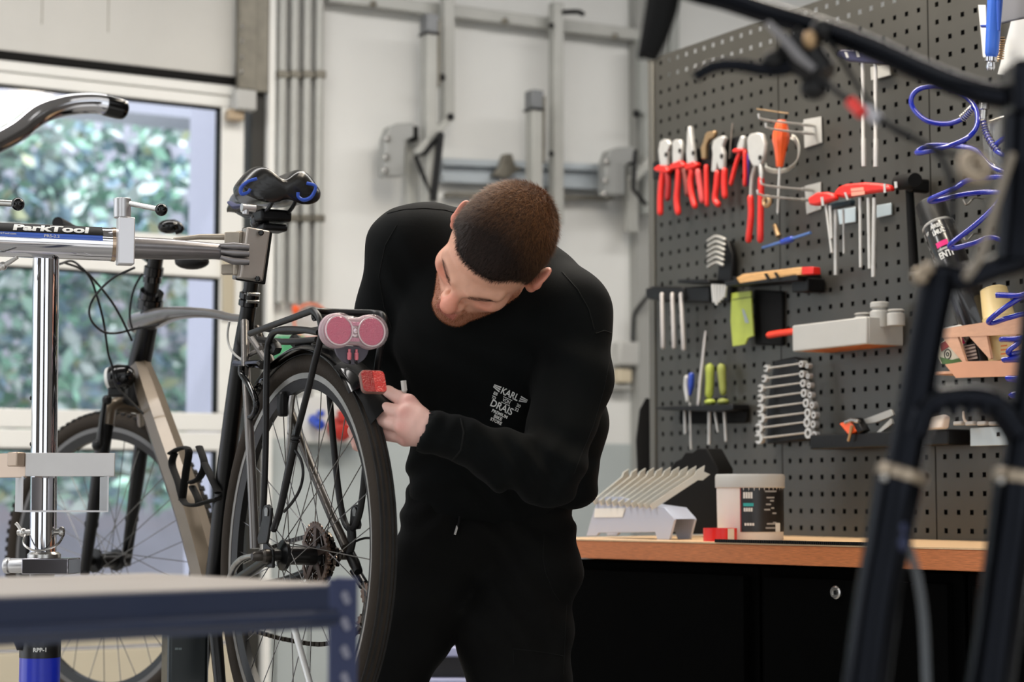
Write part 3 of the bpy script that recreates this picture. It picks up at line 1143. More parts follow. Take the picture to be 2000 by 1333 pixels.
# hex key fans
def fan(lab, pts, n, w_, h_):
    x0, y0 = pts
    t = thing('hex_key_set', lab, 'hex keys', Q(x0, y0, .04), 'grey hex key sets on the pegboard')
    for i in range(n):
        B = MB()
        f = i / (n - 1)
        rounded(B, [(x0 + w_ * (.95 - .12 * f), y0 + 3 + h_ * (f * .8 + .05)), (x0 + w_ * .5, y0 + h_ * (f * .82)), (x0 + w_ * .08, y0 + h_ * (f * .82 + .14))], [3.4, 3.2, 3.2], .045)
        B.build('hex_key', mat('grey_steel', (176, 174, 168), .4, .4), t)
    return t
f1 = fan('grey hex key set fanned out under the slender pliers', (1380, 462), 6, 38, 62)
B = MB()
poly(B, [(1418, 480), (1432, 470), (1440, 500), (1436, 590), (1412, 590), (1410, 545)], .005, .016)
B.build('holder', BLACKP, f1, bev=.004)
B = MB()
poly(B, [(1357, 548), (1416, 548), (1418, 556), (1357, 556)], .012, .05)
B.build('holder_arm', BLACKP, f1, bev=.002)
t = thing('hex_bit_block', 'small block of short grey bits under the hex key fan', 'bits', Q(1404, 575, .04))
for i in range(5):
    B = MB()
    rod(B, [(1392 + i * 6.5, 556), (1395 + i * 5, 596 - 5 * abs(i - 1))], 3.6, .05)
    B.build('bit', mat('pale_grey_steel', (186, 186, 184), .45, .2), t)
t = thing('punch_rack', 'black bracket at the left board edge holding three steel punches', 'rack', Q(1310, 575, .02))
B = MB()
poly(B, [(1283, 565), (1300, 560), (1358, 562), (1360, 588), (1320, 592), (1283, 585)], .005, .036)
B.build('bracket', BLACKP, t, bev=.005)
B = MB()
poly(B, [(1355, 562), (1405, 560), (1405, 592), (1357, 590)], .005, .03)
B.build('bracket_end', BLACKP, t, bev=.004)
def C6(cx, cy):
    return 1240 + cx / 4.4425, 440 + cy / 4.4425
for a, b, lab in (((235, 600), (246, 1060), 'steel punch in the black bracket, nearest the board edge'), ((325, 600), (341, 1060), 'steel punch in the middle of the black bracket'), ((400, 600), (425, 1075), 'steel punch in the black bracket, farthest from the board edge')):
    B = MB()
    pa, pb = C6(*a), C6(*b)
    rounded(B, [pa, ((pa[0] * .3 + pb[0] * .7), (pa[1] * .3 + pb[1] * .7)), pb], [4.2, 4.6, 4.6], .045, k=1)
    tag(B.build('steel_punch', mat('satin_steel', (196, 190, 186), .4, .5)), lab, 'punch', 'steel punches in the bracket')
t = thing('wooden_rule', 'flat wooden bar with a red end on a black shelf bracket', 'bar', Q(1520, 545, .04))
B = MB()
poly(B, [C6(*p) for p in ((930, 470), (1000, 430), (1512, 368), (1512, 436), (950, 518))], .05, .022)
B.build('bar_body', WOOD, t, bev=.002)
B = MB()
poly(B, [C6(*p) for p in ((1512, 368), (1612, 366), (1616, 430), (1512, 436))], .05, .022)
B.build('red_end', RED, t, bev=.002)
for x in (960, 1235, 1320):
    B = MB()
    poly(B, [C6(*p) for p in ((x - 18, 470 - (x - 930) * .1 - 10), (x - 4, 466 - (x - 930) * .1 - 10), (x + 30, 510 - (x - 930) * .1), (x + 14, 518 - (x - 930) * .1))], .045, .032)
    B.build('slot_cut', BLACKP, t)
t = thing('shelf_bracket', 'black metal shelf bracket under the wooden bar', 'bracket', Q(1560, 560, .01))
B = MB()
poly(B, [(1462, 553), (1604, 536), (1606, 552), (1462, 562)], .002, .07)
B.build('shelf', BLACKM, t, bev=.002)
B = MB()
poly(B, [(1578, 548), (1612, 545), (1612, 572), (1580, 574)], .002, .05)
B.build('gusset', BLACKP, t, bev=.003)
t = thing('chain_gauge', 'lime green card with a grey mark hanging beside a black pouch', 'card', Q(1450, 600, .03))
B = MB()
poly(B, [C6(*p) for p in ((850, 592), (1015, 572), (1028, 780), (1040, 960), (990, 980), (965, 1035), (860, 1052), (842, 830))], .03, .004)
B.build('card', GREEN, t)
B = MB()
poly(B, [C6(*p) for p in ((850, 644), (1018, 620), (1018, 626), (850, 650))], .034, .001)
B.build('card_fold', mat('dark_olive', (40, 38, 33), .6), t)
B = MB()
poly(B, [C6(*p) for p in ((930, 725), (950, 735), (992, 850), (960, 850))], .034, .001)
B.build('card_mark', mat('grey_mark', (150, 160, 166), .5), t)
B = MB()
poly(B, [C6(*p) for p in ((1050, 560), (1300, 575), (1300, 1048), (1062, 1040))], .003, .008)
tag(B.build('tool_pouch', BLACKMATT, bev=.006), 'black pouch hanging right of the lime green card', 'pouch')
t = thing('red_lever', 'red plastic lever sticking out behind the white tray', 'lever', Q(1520, 650, .04))
B = MB()
rounded(B, [(1502, 655), (1525, 651), (1560, 647)], [6.5, 6.5, 6.5], .04)
B.build('lever_grip', mat('bright_red', (236, 62, 40), .4), t)
# white tray with wooden base
z0 = 1 + 302 / 3800 * 4.07
z1 = z0 + .058
ta = (Q(1550, 650, .1) - V((PP.x, PP.y, 0))).dot(UP_)
tb_ = (Q(1767, 677, 0) - V((PP.x, PP.y, 0))).dot(UP_)
t = thing('white_tray', 'white tray shelf with an orange wooden underside on the pegboard', 'tray', pq((ta + tb_) / 2, z0, .05))
B = MB()
B.box(pq((ta + tb_) / 2, (z0 + z1) / 2, .1), (tb_ - ta, .008, z1 - z0), PAX)
B.build('front_panel', WHITEP, t, bev=.003)
for x in (ta + .003, tb_ - .003):
    B = MB()
    B.box(pq(x, (z0 + z1) / 2, .051), (.008, .094, z1 - z0), PAX)
    B.build('side_panel', WHITEP, t, bev=.002)
B = MB()
B.box(pq((ta + tb_) / 2, z0 + .004, .05), (tb_ - ta - .01, .096, .006), PAX)
B.build('base_board', ORWOOD, t)
for (x, y, rr, h, lab) in ((1718, 604, .021, .032, 'largest white pot standing in the white tray'), (1686, 613, .02, .013, 'low white pot in the tray, on the side of the red lever'), (1750, 613, .019, .012, 'low white pot in the tray, on the side of the fork')):
    p = Q(x, y, .055)
    p.z = z1 - .02
    t = thing('white_pot', lab, 'pot', p, 'white pots in the tray')
    B = MB()
    B.lathe(p, ZU, [(rr, 0), (rr, .02 + h * .4), (rr * .7, .022 + h * .5), (rr * .95, .024 + h * .6), (rr * .95, .02 + h), (rr * .8, .022 + h)], 20)
    B.build('pot_body', WHITEP, t)
# combination wrenches on their holder
t = thing('wrench_holder', 'black stepped holder carrying the rack of wrenches', 'holder', Q(1545, 790, .01))
B = MB()
poly(B, [(1524, 706), (1562, 698), (1572, 702), (1590, 860), (1510, 868), (1510, 800)], .003, .02)
B.build('holder_plate', BLACKP, t, bev=.004)
WR = [((955, 475), (1245, 432)), ((938, 570), (1252, 526)), ((905, 660), (1262, 612)), ((905, 752), (1270, 702)), ((905, 846), (1290, 795)), ((912, 938), (1305, 888)), ((893, 1030), (1300, 975)), ((893, 1126), (1310, 1075))]
NUM = ['topmost', 'second', 'third', 'fourth', 'fifth', 'sixth', 'seventh', 'lowest']
for i, (a, b) in enumerate(WR):
    a = (1300 + a[0] / 4.76, 620 + a[1] / 4.76)
    b = (1300 + b[0] / 4.76, 620 + b[1] / 4.76)
    s_ = 1 + i * .09
    off = .045
    t = thing('wrench', ('%s combination wrench of the eight on the black holder' % NUM[i]) if i in (0, 7) else ('%s combination wrench from the top on the black holder' % NUM[i]), 'wrench', Q(*a, off), 'combination wrenches on the black holder')
    B = MB()
    rod(B, [a, b], [3.2, 2.7], off, flat=.6)
    B.build('shank', TOOLS, t)
    P0, P1 = Q(*a, off), Q(*b, off)
    d = (P1 - P0).normalized()
    u = NP_.cross(d).normalized()
    R = .0078 * s_
    ring = []
    for k in range(14):
        an = math.radians(205 + 310 * k / 13 - 205 + 25)
        ring.append(P0 - d * R * .4 + d * (-R * math.cos(an)) * 1.15 + u * (R * math.sin(an)))
    ring += [P0 - d * (R * .6) - u * R * .45, P0 - d * (R * .1) - u * R * .4, P0 - d * (R * .1) + u * R * .4, P0 - d * (R * .6) + u * R * .45]
    B = MB()
    B.prism([p - NP_ * .004 for p in ring], NP_ * .009)
    B.build('open_end', TOOLS, t)
    B = MB()
    c = P1 + d * .012 - ZU * .002
    B.lathe(c + NP_ * .006, -NP_, [(R * .5, 0), (R * .95, 0), (R * .95, .014), (R * .5, .014), (R * .5, 0)], 18, caps=False)
    B.build('ring_end', TOOLS, t)
    B = MB()
    B.lathe(c + d * .019 - ZU * .006 + NP_ * .004, -NP_, [(R * .35, 0), (R * .7, 0), (R * .7, .012), (R * .35, .012), (R * .35, 0)], 14, caps=False)
    B.build('ring_tip', TOOLS, t)
# screwdriver shelf
def C8(cx, cy):
    return 1300 + cx / 4.76, 620 + cy / 4.76
def c8(l):
    return [C8(*p) for p in l]
t = thing('screwdriver_rack', 'black perforated shelf strip holding green handled screwdrivers', 'rack', Q(1390, 810, .01))
B = MB()
poly(B, c8([(60, 838), (780, 812), (785, 870), (620, 885), (150, 870), (60, 858)]), .003, .05)
B.build('shelf_strip', BLACKP, t, bev=.003)
B = MB()
poly(B, c8([(150, 870), (780, 860), (770, 985), (150, 995)]), .003, .008)
B.build('shelf_back', BLACKMATT, t, bev=.003)
def driver(lab, h, rr, shaft, sr, m, collar=None):
    t = thing('screwdriver', lab, 'screwdriver', Q(*C8(*h[-1]), .03), 'screwdrivers in the lower shelf strip')
    B = MB()
    rounded(B, c8(h), rr, .03, k=3)
    B.build('handle', m, t)
    if collar:
        B = MB()
        B.ball(Q(*C8(*collar), .03), (pxl(11.5, 1390), pxl(11.5, 1390), pxl(6.5, 1390)))
        B.build('finger_guard', m, t)
    B = MB()
    rod(B, c8(shaft), sr, .03)
    B.build('shaft', TOOLS, t)
    return t
driver('lime green screwdriver with a bright cap in the lower shelf strip', [(410, 470), (412, 600), (405, 720)], [9.5, 8.5, 8.5], [(408, 800), (405, 1185)], 3.4, GREEN, (415, 790))
driver('duller green screwdriver on the wrench side of the shelf strip', [(518, 470), (528, 600), (535, 700)], [9, 7.5, 6.5], [(540, 790), (562, 1155)], 2.8, mat('dull_green', (140, 146, 70), .5), (535, 785))
driver('blue and silver handled screwdriver at the left of the shelf strip', [(240, 540), (238, 640), (228, 720)], [6, 6, 3], [(226, 790), (236, 1230)], 2.2, BLUE)
B = MB()
rounded(B, c8([(195, 560), (190, 650), (205, 780)]), [5, 5, 4], .034)
tag(B.build('silver_handle', TOOLS), 'silver tool handle against the blue screwdriver', 'tool')
B = MB()
rod(B, c8([(372, 128), (360, 250), (345, 400), (322, 600), (308, 780), (295, 850)]), [4, 6, 6.5, 7.5, 7.5, 4], .045, k=3, flat=.5)
tag(B.build('tyre_lever', mat('satin_steel', (196, 190, 186), .4, .5)), 'long pale steel lever leaning beside the green screwdrivers', 'lever')
for a, b, r_, lab in (((178, 870), (184, 1085), 3, 'short silver shaft hanging left in the shelf strip'), ((452, 850), (488, 1070), 2.4, 'thin slanted silver shaft between the two green screwdrivers')):
    B = MB()
    rod(B, c8([a, b]), r_, .028)
    tag(B.build('bit_shaft', TOOLS), lab, 'tool')
# T handles
def C5(cx, cy):
    return 1540 + cx / 3.92, 300 + cy / 3.92
def c5(l):
    return [C5(*p) for p in l]
def thandle(lab, h, rods, m, off, hr, mark=None):
    t = thing('t_handle_key', lab, 'hex key', Q(*C5(*h[0]), off), 'T handle hex keys on the pegboard')
    B = MB()
    poly(B, c5(h), off - .009, .018)
    B.build('handle', m, t, bev=.006, seg=3)
    for a, b, r_ in rods:
        B = MB()
        rod(B, c5([a, b]), r_, off)
        B.build('shaft', TOOLS, t)
    for q in mark or []:
        B = MB()
        poly(B, c5(q), off + .0085, .0012)
        B.build('steel_band', TOOLS, t)
    return t
thandle('smaller red T handle key beside the prong hook', [(190, 345), (260, 302), (330, 298), (385, 312), (400, 355), (320, 385), (250, 405), (200, 400)], [((287, 395), (333, 760), 3), ((318, 400), (332, 650), 3)], RED, .09, 3, [[(248, 335), (268, 333), (274, 400), (258, 402)]])
th = thandle('large red T handle key with a pale printed patch', [(390, 300), (430, 258), (480, 238), (620, 225), (740, 232), (815, 245), (830, 290), (740, 300), (640, 312), (480, 345), (405, 335)], [((548, 340), (553, 872), 3.3), ((612, 340), (622, 882), 3.8), ((658, 340), (650, 945), 4.4)], RED, .08, 4, [[(428, 300), (442, 296), (462, 352), (448, 356)], [(730, 232), (746, 232), (748, 300), (732, 302)], [(812, 215), (832, 215), (836, 262), (816, 266)]])
B = MB()
poly(B, c5([(478, 268), (575, 258), (580, 282), (482, 290)]), .0895, .001)
poly(B, c5([(482, 296), (585, 286), (585, 314), (484, 326)]), .0895, .001)
B.build('printed_patch', mat('faded_print', (226, 150, 130), .6), th)
thandle('dark teal T handle key behind the red handles', [(345, 385), (420, 362), (520, 350), (520, 400), (420, 425), (350, 440)], [((362, 430), (362, 930), 3.8), ((420, 430), (425, 765), 2.4)], mat('dark_teal', (22, 44, 54), .4), .055, 3)
for pl, lab in (([(385, 432), (520, 410), (522, 525), (400, 545)], 'pale metal hook plate under the dark teal handle'), ([(682, 398), (795, 380), (797, 470), (684, 495)], 'pale metal hook plate under the large red handle')):
    B = MB()
    poly(B, c5(pl), .003, .004)
    tag(B.build('hook_plate', SKYB, bev=.001), lab, 'hook plate')
t = thing('rubber_mallet', 'black rubber mallet hanging head up beside the red handles', 'mallet', Q(*C5(930, 280), .07))
B = MB()
a, b = Q(*C5(850, 222), .05), Q(*C5(968, 205), .1)
B.lathe(a, (b - a), [(.0, -.012), (.014, -.01), (.0165, 0), (.0165, (b - a).length - .004), (.0145, (b - a).length), (.0, (b - a).length)], 22)
B.build('head', RUBBER, t)
B = MB()
rod(B, c5([(925, 250), (945, 600), (962, 900)]), [8, 9, 10], .05, k=3)
B.build('handle', BLACKMATT, t)
B = MB()
poly(B, c5([(1025, 200), (1085, 198), (1085, 300), (1060, 310), (1028, 300)]), .01, .05)
tag(B.build('cable_clip', BLACKM, bev=.004), 'black metal clip between the mallet and the blue hose', 'clip')
# upper dark T handle
def C3(cx, cy):
    return 1600 + cx / 4.4425, cy / 4.4425
def c3(l):
    return [C3(*p) for p in l]
t = thing('t_handle_key', 'dark blue T handle key with two long steel shafts under the handlebar', 'hex key', Q(*C3(400, 500), .07), 'T handle hex keys on the pegboard')
B = MB()
poly(B, c3([(210, 455), (250, 430), (420, 430), (620, 500), (620, 560), (560, 560), (440, 555), (280, 540), (215, 500)]), .06, .02)
B.build('handle', mat('dark_blue_plastic', (44, 44, 72), .3), t, bev=.005, seg=3)
B = MB()
poly(B, c3([(222, 452), (244, 450), (258, 500), (236, 505)]), .08, .0012)
poly(B, c3([(322, 432), (344, 432), (356, 490), (334, 495)]), .08, .0012)
B.build('steel_band', TOOLS, t)
for a, b in (((378, 540), (388, 1445)), ((488, 550), (492, 1448))):
    B = MB()
    rod(B, c3([a, ((a[0] + b[0]) / 2, (a[1] + b[1]) / 2 + 200), ((a[0] + b[0]) / 2 + 2, (a[1] + b[1]) / 2 + 215), b]), [4, 4, 5, 5], .07)
    B.build('shaft', mat('pale_steel', (208, 204, 200), .35, .4), t)
B = MB()
poly(B, c3([(455, 585), (620, 552), (625, 655), (460, 700)]), .01, .004)
tag(B.build('hook_plate', WHITEP, bev=.001), 'white hook plate behind the dark blue T handle', 'hook plate')
# spray can tilted in the holder
a, b = Q(1816, 398, .1), Q(1908, 640, .1)
d = (b - a).normalized()
L = (b - a).length
R = .0325
t = thing('spray_can', 'black spray can with white and pink print leaning in the wooden holder', 'spray can', b)
ca = NP_.cross(d).normalized()
cb = d.cross(ca).normalized()
if cb.dot(NP_) < 0:
    cb = -cb
def can(u, v, rr=R + .0006):
    # u metres round from the side facing the room, v metres down from the cap top
    an = u / rr
    return a + d * v + cb * (math.cos(an) * rr) + ca * (math.sin(an) * rr)
def canlabel(mb, u0, u1, v0, v1, n=8):
    P = []
    for i in range(n + 1):
        u = u0 + (u1 - u0) * i / n
        P += [can(u, v0), can(u, v1)]
    return mb.add(P, [(2 * i, 2 * i + 1, 2 * i + 3, 2 * i + 2) for i in range(n)])
if (can(.02, .05) - can(-.02, .05)).x < 0:
    ca = -ca
B = MB()
B.lathe(a, d, [(R * .9, 0), (R * .95, .003), (R * .93, .05), (R * .95, .052)], 28)
B.build('cap', BLACKP, t)
B = MB()
B.lathe(a, d, [(R * .93, .053), (R, .058), (R, L + .02), (R * .93, L + .024)], 28)
body = B.build('can_body', mat('black_gloss_can', (20, 19, 20), .25, coat=.4), t)
B = MB()
B.lathe(a, d, [(R * .97, .0515), (R * 1.015, .053), (R * 1.015, .056), (R * .98, .0575)], 28)
B.build('white_ring', WHITEP, t)
B = MB()
for k in range(5):
    canlabel(B, -.04, -.017, .066 + k * .0032, .0682 + k * .0032)
for k in range(16):
    canlabel(B, -.038, -.018 + .004 * ((k * 7) % 3 - 1), .09 + k * .0052, .0925 + k * .0052)
B.build('small_print', INKS, t, smooth=False)
B = MB()
def canplace(u0, v0):
    # lettering runs across the can
    return lambda x, y: can(u0 + x, v0 - y, R + .001)
text(B, 'AIRBR', .012, canplace(.020, .068), wide=.026, bold=.0004)
text(B, 'LMUC', .014, canplace(.021, .082), wide=.026, bold=.0006)
text(B, '07', .009, canplace(-.004, .074), bold=.0002)
text(B, 'CONVERSION', .006, canplace(.019, .121), wide=.028, bold=.0002)
text(B, 'ENTI', .02, canplace(.019, .134), wide=.029, bold=.0008)
tag(B.build('lettering', INKW, t, smooth=False), kind='stuff')
B = MB()
canlabel(B, .006, .031, .103, .1145)
B.build('pink_band', PINK, t, smooth=False)
# bottle holder of peach coloured wood
def C9(cx, cy):
    return 1760 + cx / 3.3333, 480 + cy / 3.3333
def c9(l):
    return [C9(*p) for p in l]
t = thing('bottle_holder', 'peach coloured wooden bottle holder with slanted windows', 'holder', Q(1900, 690, .1))
B = MB()
poly(B, c9([(275, 545), (760, 468), (900, 450), (900, 560), (770, 580), (275, 600)]), .13, .006)
B.build('front_top', PEACH, t)
B = MB()
poly(B, c9([(300, 775), (430, 755), (900, 745), (900, 848), (370, 862)]), .13, .006)
B.build('front_bottom', mat('peach_wood_deep', (204, 150, 120), .5, noise=.06, nscale=14), t)
for q in ([(275, 590), (380, 590), (440, 765), (425, 770), (330, 660)], [(455, 590), (570, 580), (600, 735), (590, 740)], [(720, 575), (760, 570), (800, 740), (780, 745)]):
    B = MB()
    poly(B, c9(q), .129, .006)
    B.build('window_bar', PEACH, t)
B = MB()
poly(B, c9([(290, 560), (900, 460), (900, 850), (370, 858)]), .02, .006)
B.build('back_board', PEACH, t)
B = MB()
bl = [Q(*C9(*p), .026) for p in ((370, 850), (900, 838))]
B.prism([bl[0], bl[1], bl[1] + NP_ * .105, bl[0] + NP_ * .105], ZU * .005)
B.build('base', PEACH, t)
B = MB()
poly(B, c9([(280, 540), (420, 515), (520, 520), (640, 500), (660, 515), (400, 560)]), .12, .012)
B.build('top_rim', WHITEP, t, bev=.002)
tt = thing('label_card', 'round green edged label with a wheel drawing in the holder window', 'label', Q(*C9(330, 700), .115))
B = MB()
poly(B, c9([(255, 640), (300, 610), (430, 735), (360, 770), (270, 770), (240, 720)]), .112, .004)
B.build('card', mat('cream_label', (206, 200, 180), .6), tt)
B = MB()
poly(B, c9([(250, 725), (330, 745), (425, 722), (435, 745), (350, 772), (268, 772)]), .1165, .001)
B.build('green_edge', mat('label_green', (70, 104, 48), .6), tt)
B = MB()
poly(B, c9([(250, 640), (300, 615), (325, 650), (262, 690)]), .1165, .001)
B.build('red_patch', mat('label_red', (140, 40, 36), .6), tt)
B = MB()
for r_ in (.0095, .0035):
    B.torus(Q(*C9(302, 708), .1165), NP_, r_, .0011, 24, 6)
B.build('wheel_print', BLACKM, tt)
tt = thing('lube_bottle', 'black bottle with a pink and cream label in the middle holder window', 'bottle', Q(*C9(480, 700), .08))
ctr0, ctr1 = Q(*C9(470, 470), .085), Q(*C9(530, 800), .085)
B = MB()
B.tube([ctr0, ctr1], .0285, 20)
B.build('bottle_body', mat('bottle_black', (26, 20, 20), .35), tt)
B = MB()
poly(B, c9([(405, 655), (480, 640), (500, 735), (440, 745)]), .116, .001)
B.build('label_print', mat('label_cream', (190, 170, 156), .6), tt)
B = MB()
for k in range(4):
    poly(B, c9([(415 + k * 5, 660 + k * 22), (480 + k * 5, 645 + k * 22), (483 + k * 5, 655 + k * 22), (418 + k * 5, 670 + k * 22)]), .117, .0008)
B.build('label_lines', mat('label_line', (70, 52, 48), .6), tt)
B = MB()
poly(B, c9([(398, 600), (425, 592), (432, 632), (402, 640)]), .116, .001)
B.build('pink_patch', PINK, tt)
tt = thing('yellow_bottle', 'cream yellow squeeze bottle standing in the holder behind the blue hose', 'bottle', Q(*C9(640, 700), .08))
c0, c1 = Q(*C9(600, 275), .085), Q(*C9(690, 760), .085)
dd = (c1 - c0).normalized()
B = MB()
B.lathe(c0, dd, [(.02, 0), (.026, .003), (.031, .06), (.033, .062), (.034, (c1 - c0).length)], 24)
B.build('bottle_body', mat('cream_yellow', (222, 196, 140), .45, noise=.05, nscale=10), tt)
B = MB()
for k in range(3):
    poly(B, c9([(650, 650 + k * 26), (690, 645 + k * 26), (690, 655 + k * 26), (650, 660 + k * 26)]), .12, .0008)
B.build('lettering', mat('orange_print', (200, 110, 50), .6), tt)
# blue coiled air hose and its gun
def K3(cx, cy, off):
    return Q(1760 + cx / 3.92, 160 + cy / 3.92, off)
def K9(cx, cy, off):
    return Q(1760 + cx / 3.3333, 480 + cy / 3.3333, off)
t = thing('air_hose', 'glossy blue coiled air hose hanging in front of the pegboard', 'hose', Q(1950, 500, .15))
pts = [K3(550, 200, .1), K3(480, 278, .1), K3(350, 322, .12), K3(200, 300, .14), K3(100, 215, .15), K3(78, 130, .15), K3(130, 60, .14), K3(250, 30, .12), K3(370, 48, .1), K3(500, 115, .09), K3(575, 210, .1), K3(583, 330, .13), K3(520, 420, .16), K3(400, 480, .18), K3(230, 528, .19), K3(118, 545, .18), K3(200, 492, .15), K3(400, 490, .13), K3(560, 520, .12), K3(640, 600, .12), K3(720, 665, .13), K3(840, 690, .14), K3(980, 650, .16)]
B = MB()
B.tube(pts, .0052, 10, k=5)
B.build('upper_coil', BLUEHOSE, t)
pts = [K3(1010, 400, .14), K3(940, 392, .14), K3(830, 415, .13), K3(740, 470, .12), K3(720, 520, .12), K3(800, 565, .13), K3(900, 590, .15), K3(1000, 640, .17), K3(900, 720, .17), K3(700, 730, .16), K3(520, 750, .16), K3(400, 820, .17), K3(230, 895, .18), K3(250, 915, .17), K3(450, 868, .15), K3(640, 845, .13), K3(800, 858, .12), K3(760, 900, .12), K3(700, 975, .14), K3(550, 1110, .17), K3(400, 1225, .19), K3(372, 1262, .19), K3(420, 1272, .18), K3(560, 1235, .16), K3(720, 1195, .14), K9(800, 70, .12), K9(860, 220, .13), K9(800, 318, .15), K9(640, 325, .17), K9(640, 322, .17), K9(790, 330, .14), K9(760, 350, .15), K9(660, 415, .17), K9(572, 490, .18), K9(600, 502, .17), K9(700, 470, .16), K9(820, 448, .14), K9(880, 520, .14), K9(800, 598, .15), K9(655, 610, .17), K9(700, 612, .16), K9(770, 625, .15), K9(700, 685, .17), K9(720, 705, .16), K9(830, 690, .14), K9(800, 725, .15), K9(665, 745, .17), K9(760, 745, .15), K9(880, 760, .14), K9(820, 855, .15), K9(690, 865, .17), K9(780, 880, .15), K9(860, 900, .14), K9(800, 955, .15), K9(712, 975, .16), K9(800, 990, .15), K9(880, 990, .14)]
B = MB()
B.tube(pts, .0052, 10, k=5)
B.build('lower_coil', BLUEHOSE, t)
B = MB()
for i in range(7):
    f = i / 6
    p = K3(478 + 76 * f, 275 - 72 * f, .1)
    B.torus(p, (K3(554, 203, .1) - K3(478, 275, .1)).normalized(), .0085, .001, 16, 5)
B.build('spring_guard', STEEL, t)
B = MB()
B.lathe(K3(640, 160, .11), K3(630, 300, .11) - K3(640, 160, .11), [(.009, 0), (.010, .004), (.010, .012), (.0065, .014), (.0065, .032)], 14)
B.build('hose_coupling', STEEL, t)
B = MB()
B.tube([K3(630, 300, .11), K3(650, 390, .11), K3(700, 480, .12), K3(745, 530, .12)], .0055, 10, k=5)
B.build('hose_end', mat('violet_hose', (88, 88, 170), .2), t)
B = MB()
for i in range(12):
    f = i / 11
    P = spline([K3(630, 300, .11), K3(650, 390, .11), K3(700, 480, .12), K3(745, 530, .12)], 8)
    j = int(f * (len(P) - 2))
    B.torus(P[j], P[j + 1] - P[j], .0068, .0009, 14, 5)
B.build('spring_guard', STEEL, t)
t = thing('air_gun', 'blue air gun hanging at the top of the pegboard', 'air gun', Q(1940, 60, .1))
B = MB()
rounded(B, [(1946, -40), (1941, 40), (1937, 104)], [16, 14.5, 13.5], .1)
B.build('gun_body', mat('air_blue', (52, 104, 206), .35), t)
B = MB()
rod(B, [(1953, -40), (1951, 10), (1951, 60)], [6, 5, 3], .118)
B.build('trigger', mat('air_blue_deep', (38, 80, 176), .35), t)
B = MB()
rod(B, [(1918, 50), (1932, 50)], 4.5, .1)
B.build('gun_button', BLUE, t)
B = MB()
B.lathe(Q(1935, 112, .1), Q(1934, 138, .1) - Q(1935, 112, .1), [(.012, 0), (.012, .008), (.008, .010), (.009, .02), (.006, .026)], 14)
B.build('nozzle', CHROME, t)
B = MB()
B.prism([Q(1912, 10, .03), Q(1926, 10, .03), Q(1930, 120, .03), Q(1921, 110, .03)], NP_ * .002)
tag(B.build('paper_slip', PAPER), 'narrow white slip of paper behind the blue air gun', 'paper')
B = MB()
B.prism([Q(1976, 42, .05), Q(2040, 30, .05), Q(2040, 160, .05), Q(1950, 145, .05)], NP_ * .002)
tag(B.build('paper_sheet', PAPER), 'white sheet of paper at the top right beside the air gun', 'paper')
t = thing('coil_spring', 'small brown spring hanging right of the blue air gun', 'spring', Q(1957, 100, .07))
B = MB()
B.tube([Q(1957 - f * 4, 74 + 44 * f, .07) + UP_ * (.0065 * math.cos(f * 60)) + NP_ * (.0065 * math.sin(f * 60)) for f in np.linspace(0, 1, 90)], .0012, 5)
B.build('spring_wire', BRASS, t)
B = MB()
B.prism([Q(1963, -10, .04), Q(2040, -30, .04), Q(2040, 28, .04), Q(1958, 48, .04)], NP_ * .01)
tag(B.build('grey_block', mat('slate_grey', (112, 112, 116), .5), bev=.003), 'slate grey block at the top right corner above the paper', 'block')
# clear bag
m = bpy.data.materials.new('clear_plastic')
m.use_nodes = True
tn = m.node_tree
tn.nodes.remove(tn.nodes['Principled BSDF'])
tr, gl, mx = tn.nodes.new('ShaderNodeBsdfTransparent'), tn.nodes.new('ShaderNodeBsdfGlossy'), tn.nodes.new('ShaderNodeMixShader')
gl.inputs['Roughness'].default_value = .15
mx.inputs[0].default_value = .22
tn.links.new(tr.outputs[0], mx.inputs[1]); tn.links.new(gl.outputs[0], mx.inputs[2]); tn.links.new(mx.outputs[0], tn.nodes['Material Output'].inputs[0])
B = MB()
B.prism([Q(1934, 238, .03), Q(1992, 222, .03), Q(2000, 320, .03), Q(1968, 352, .03), Q(1938, 320, .03)], NP_ * .03)
tag(B.build('plastic_bag', m, bev=.008), 'clear plastic bag hanging behind the blue hose', 'bag')
for i, (x, y) in enumerate(((1917, 400), (1917, 470))):
    B = MB()
    p = Q(x, y, .002)
    B.tube([p + ZU * .012, p + NP_ * .02 + ZU * .012, p + NP_ * .04 - ZU * .004, p + NP_ * .05 + ZU * .006], .0018, 6, k=4)
    tag(B.build('wire_hook', STEEL), ('bare wire hook in the board just right of the spray can cap', 'bare wire hook in the board below the other wire hook')[i], 'hook')
# lower magnetic shelf and what lies on it
ts0 = (Q(1592, 860, .05) - V((PP.x, PP.y, 0))).dot(UP_)
zs1 = Q(1640, 848, .06).z
t = thing('magnetic_shelf', 'black narrow shelf low on the pegboard with small parts on it', 'shelf', pq(ts0 + .2, zs1 - .03, .03))
B = MB()
B.box(pq(ts0 + .22, zs1 - .016, .035), (.44, .06, .032), PAX)
B.build('shelf_body', BLACKP, t, bev=.003)
t = thing('orange_clamp', 'small orange and black clamp lying on the narrow black shelf', 'clamp', Q(1668, 840, .06))
B = MB()
poly(B, [(1652, 828), (1672, 822), (1688, 842), (1670, 850)], .05, .02)
B.build('clamp_body', ORANGE, t, bev=.003)
B = MB()
poly(B, [(1676, 820), (1686, 816), (1702, 842), (1690, 848)], .048, .022)
B.build('clamp_jaw', BLACKP, t, bev=.003)
B = MB()
rod(B, [(1664, 832), (1660, 850), (1657, 862)], [3.5, 3, 3], .075)
B.build('clamp_screw', BRASS, t)
B = MB()
rod(B, [(1651, 826), (1664, 821), (1678, 824)], [4, 4.5, 4], .068)
B.build('clamp_nut', STEEL, t)
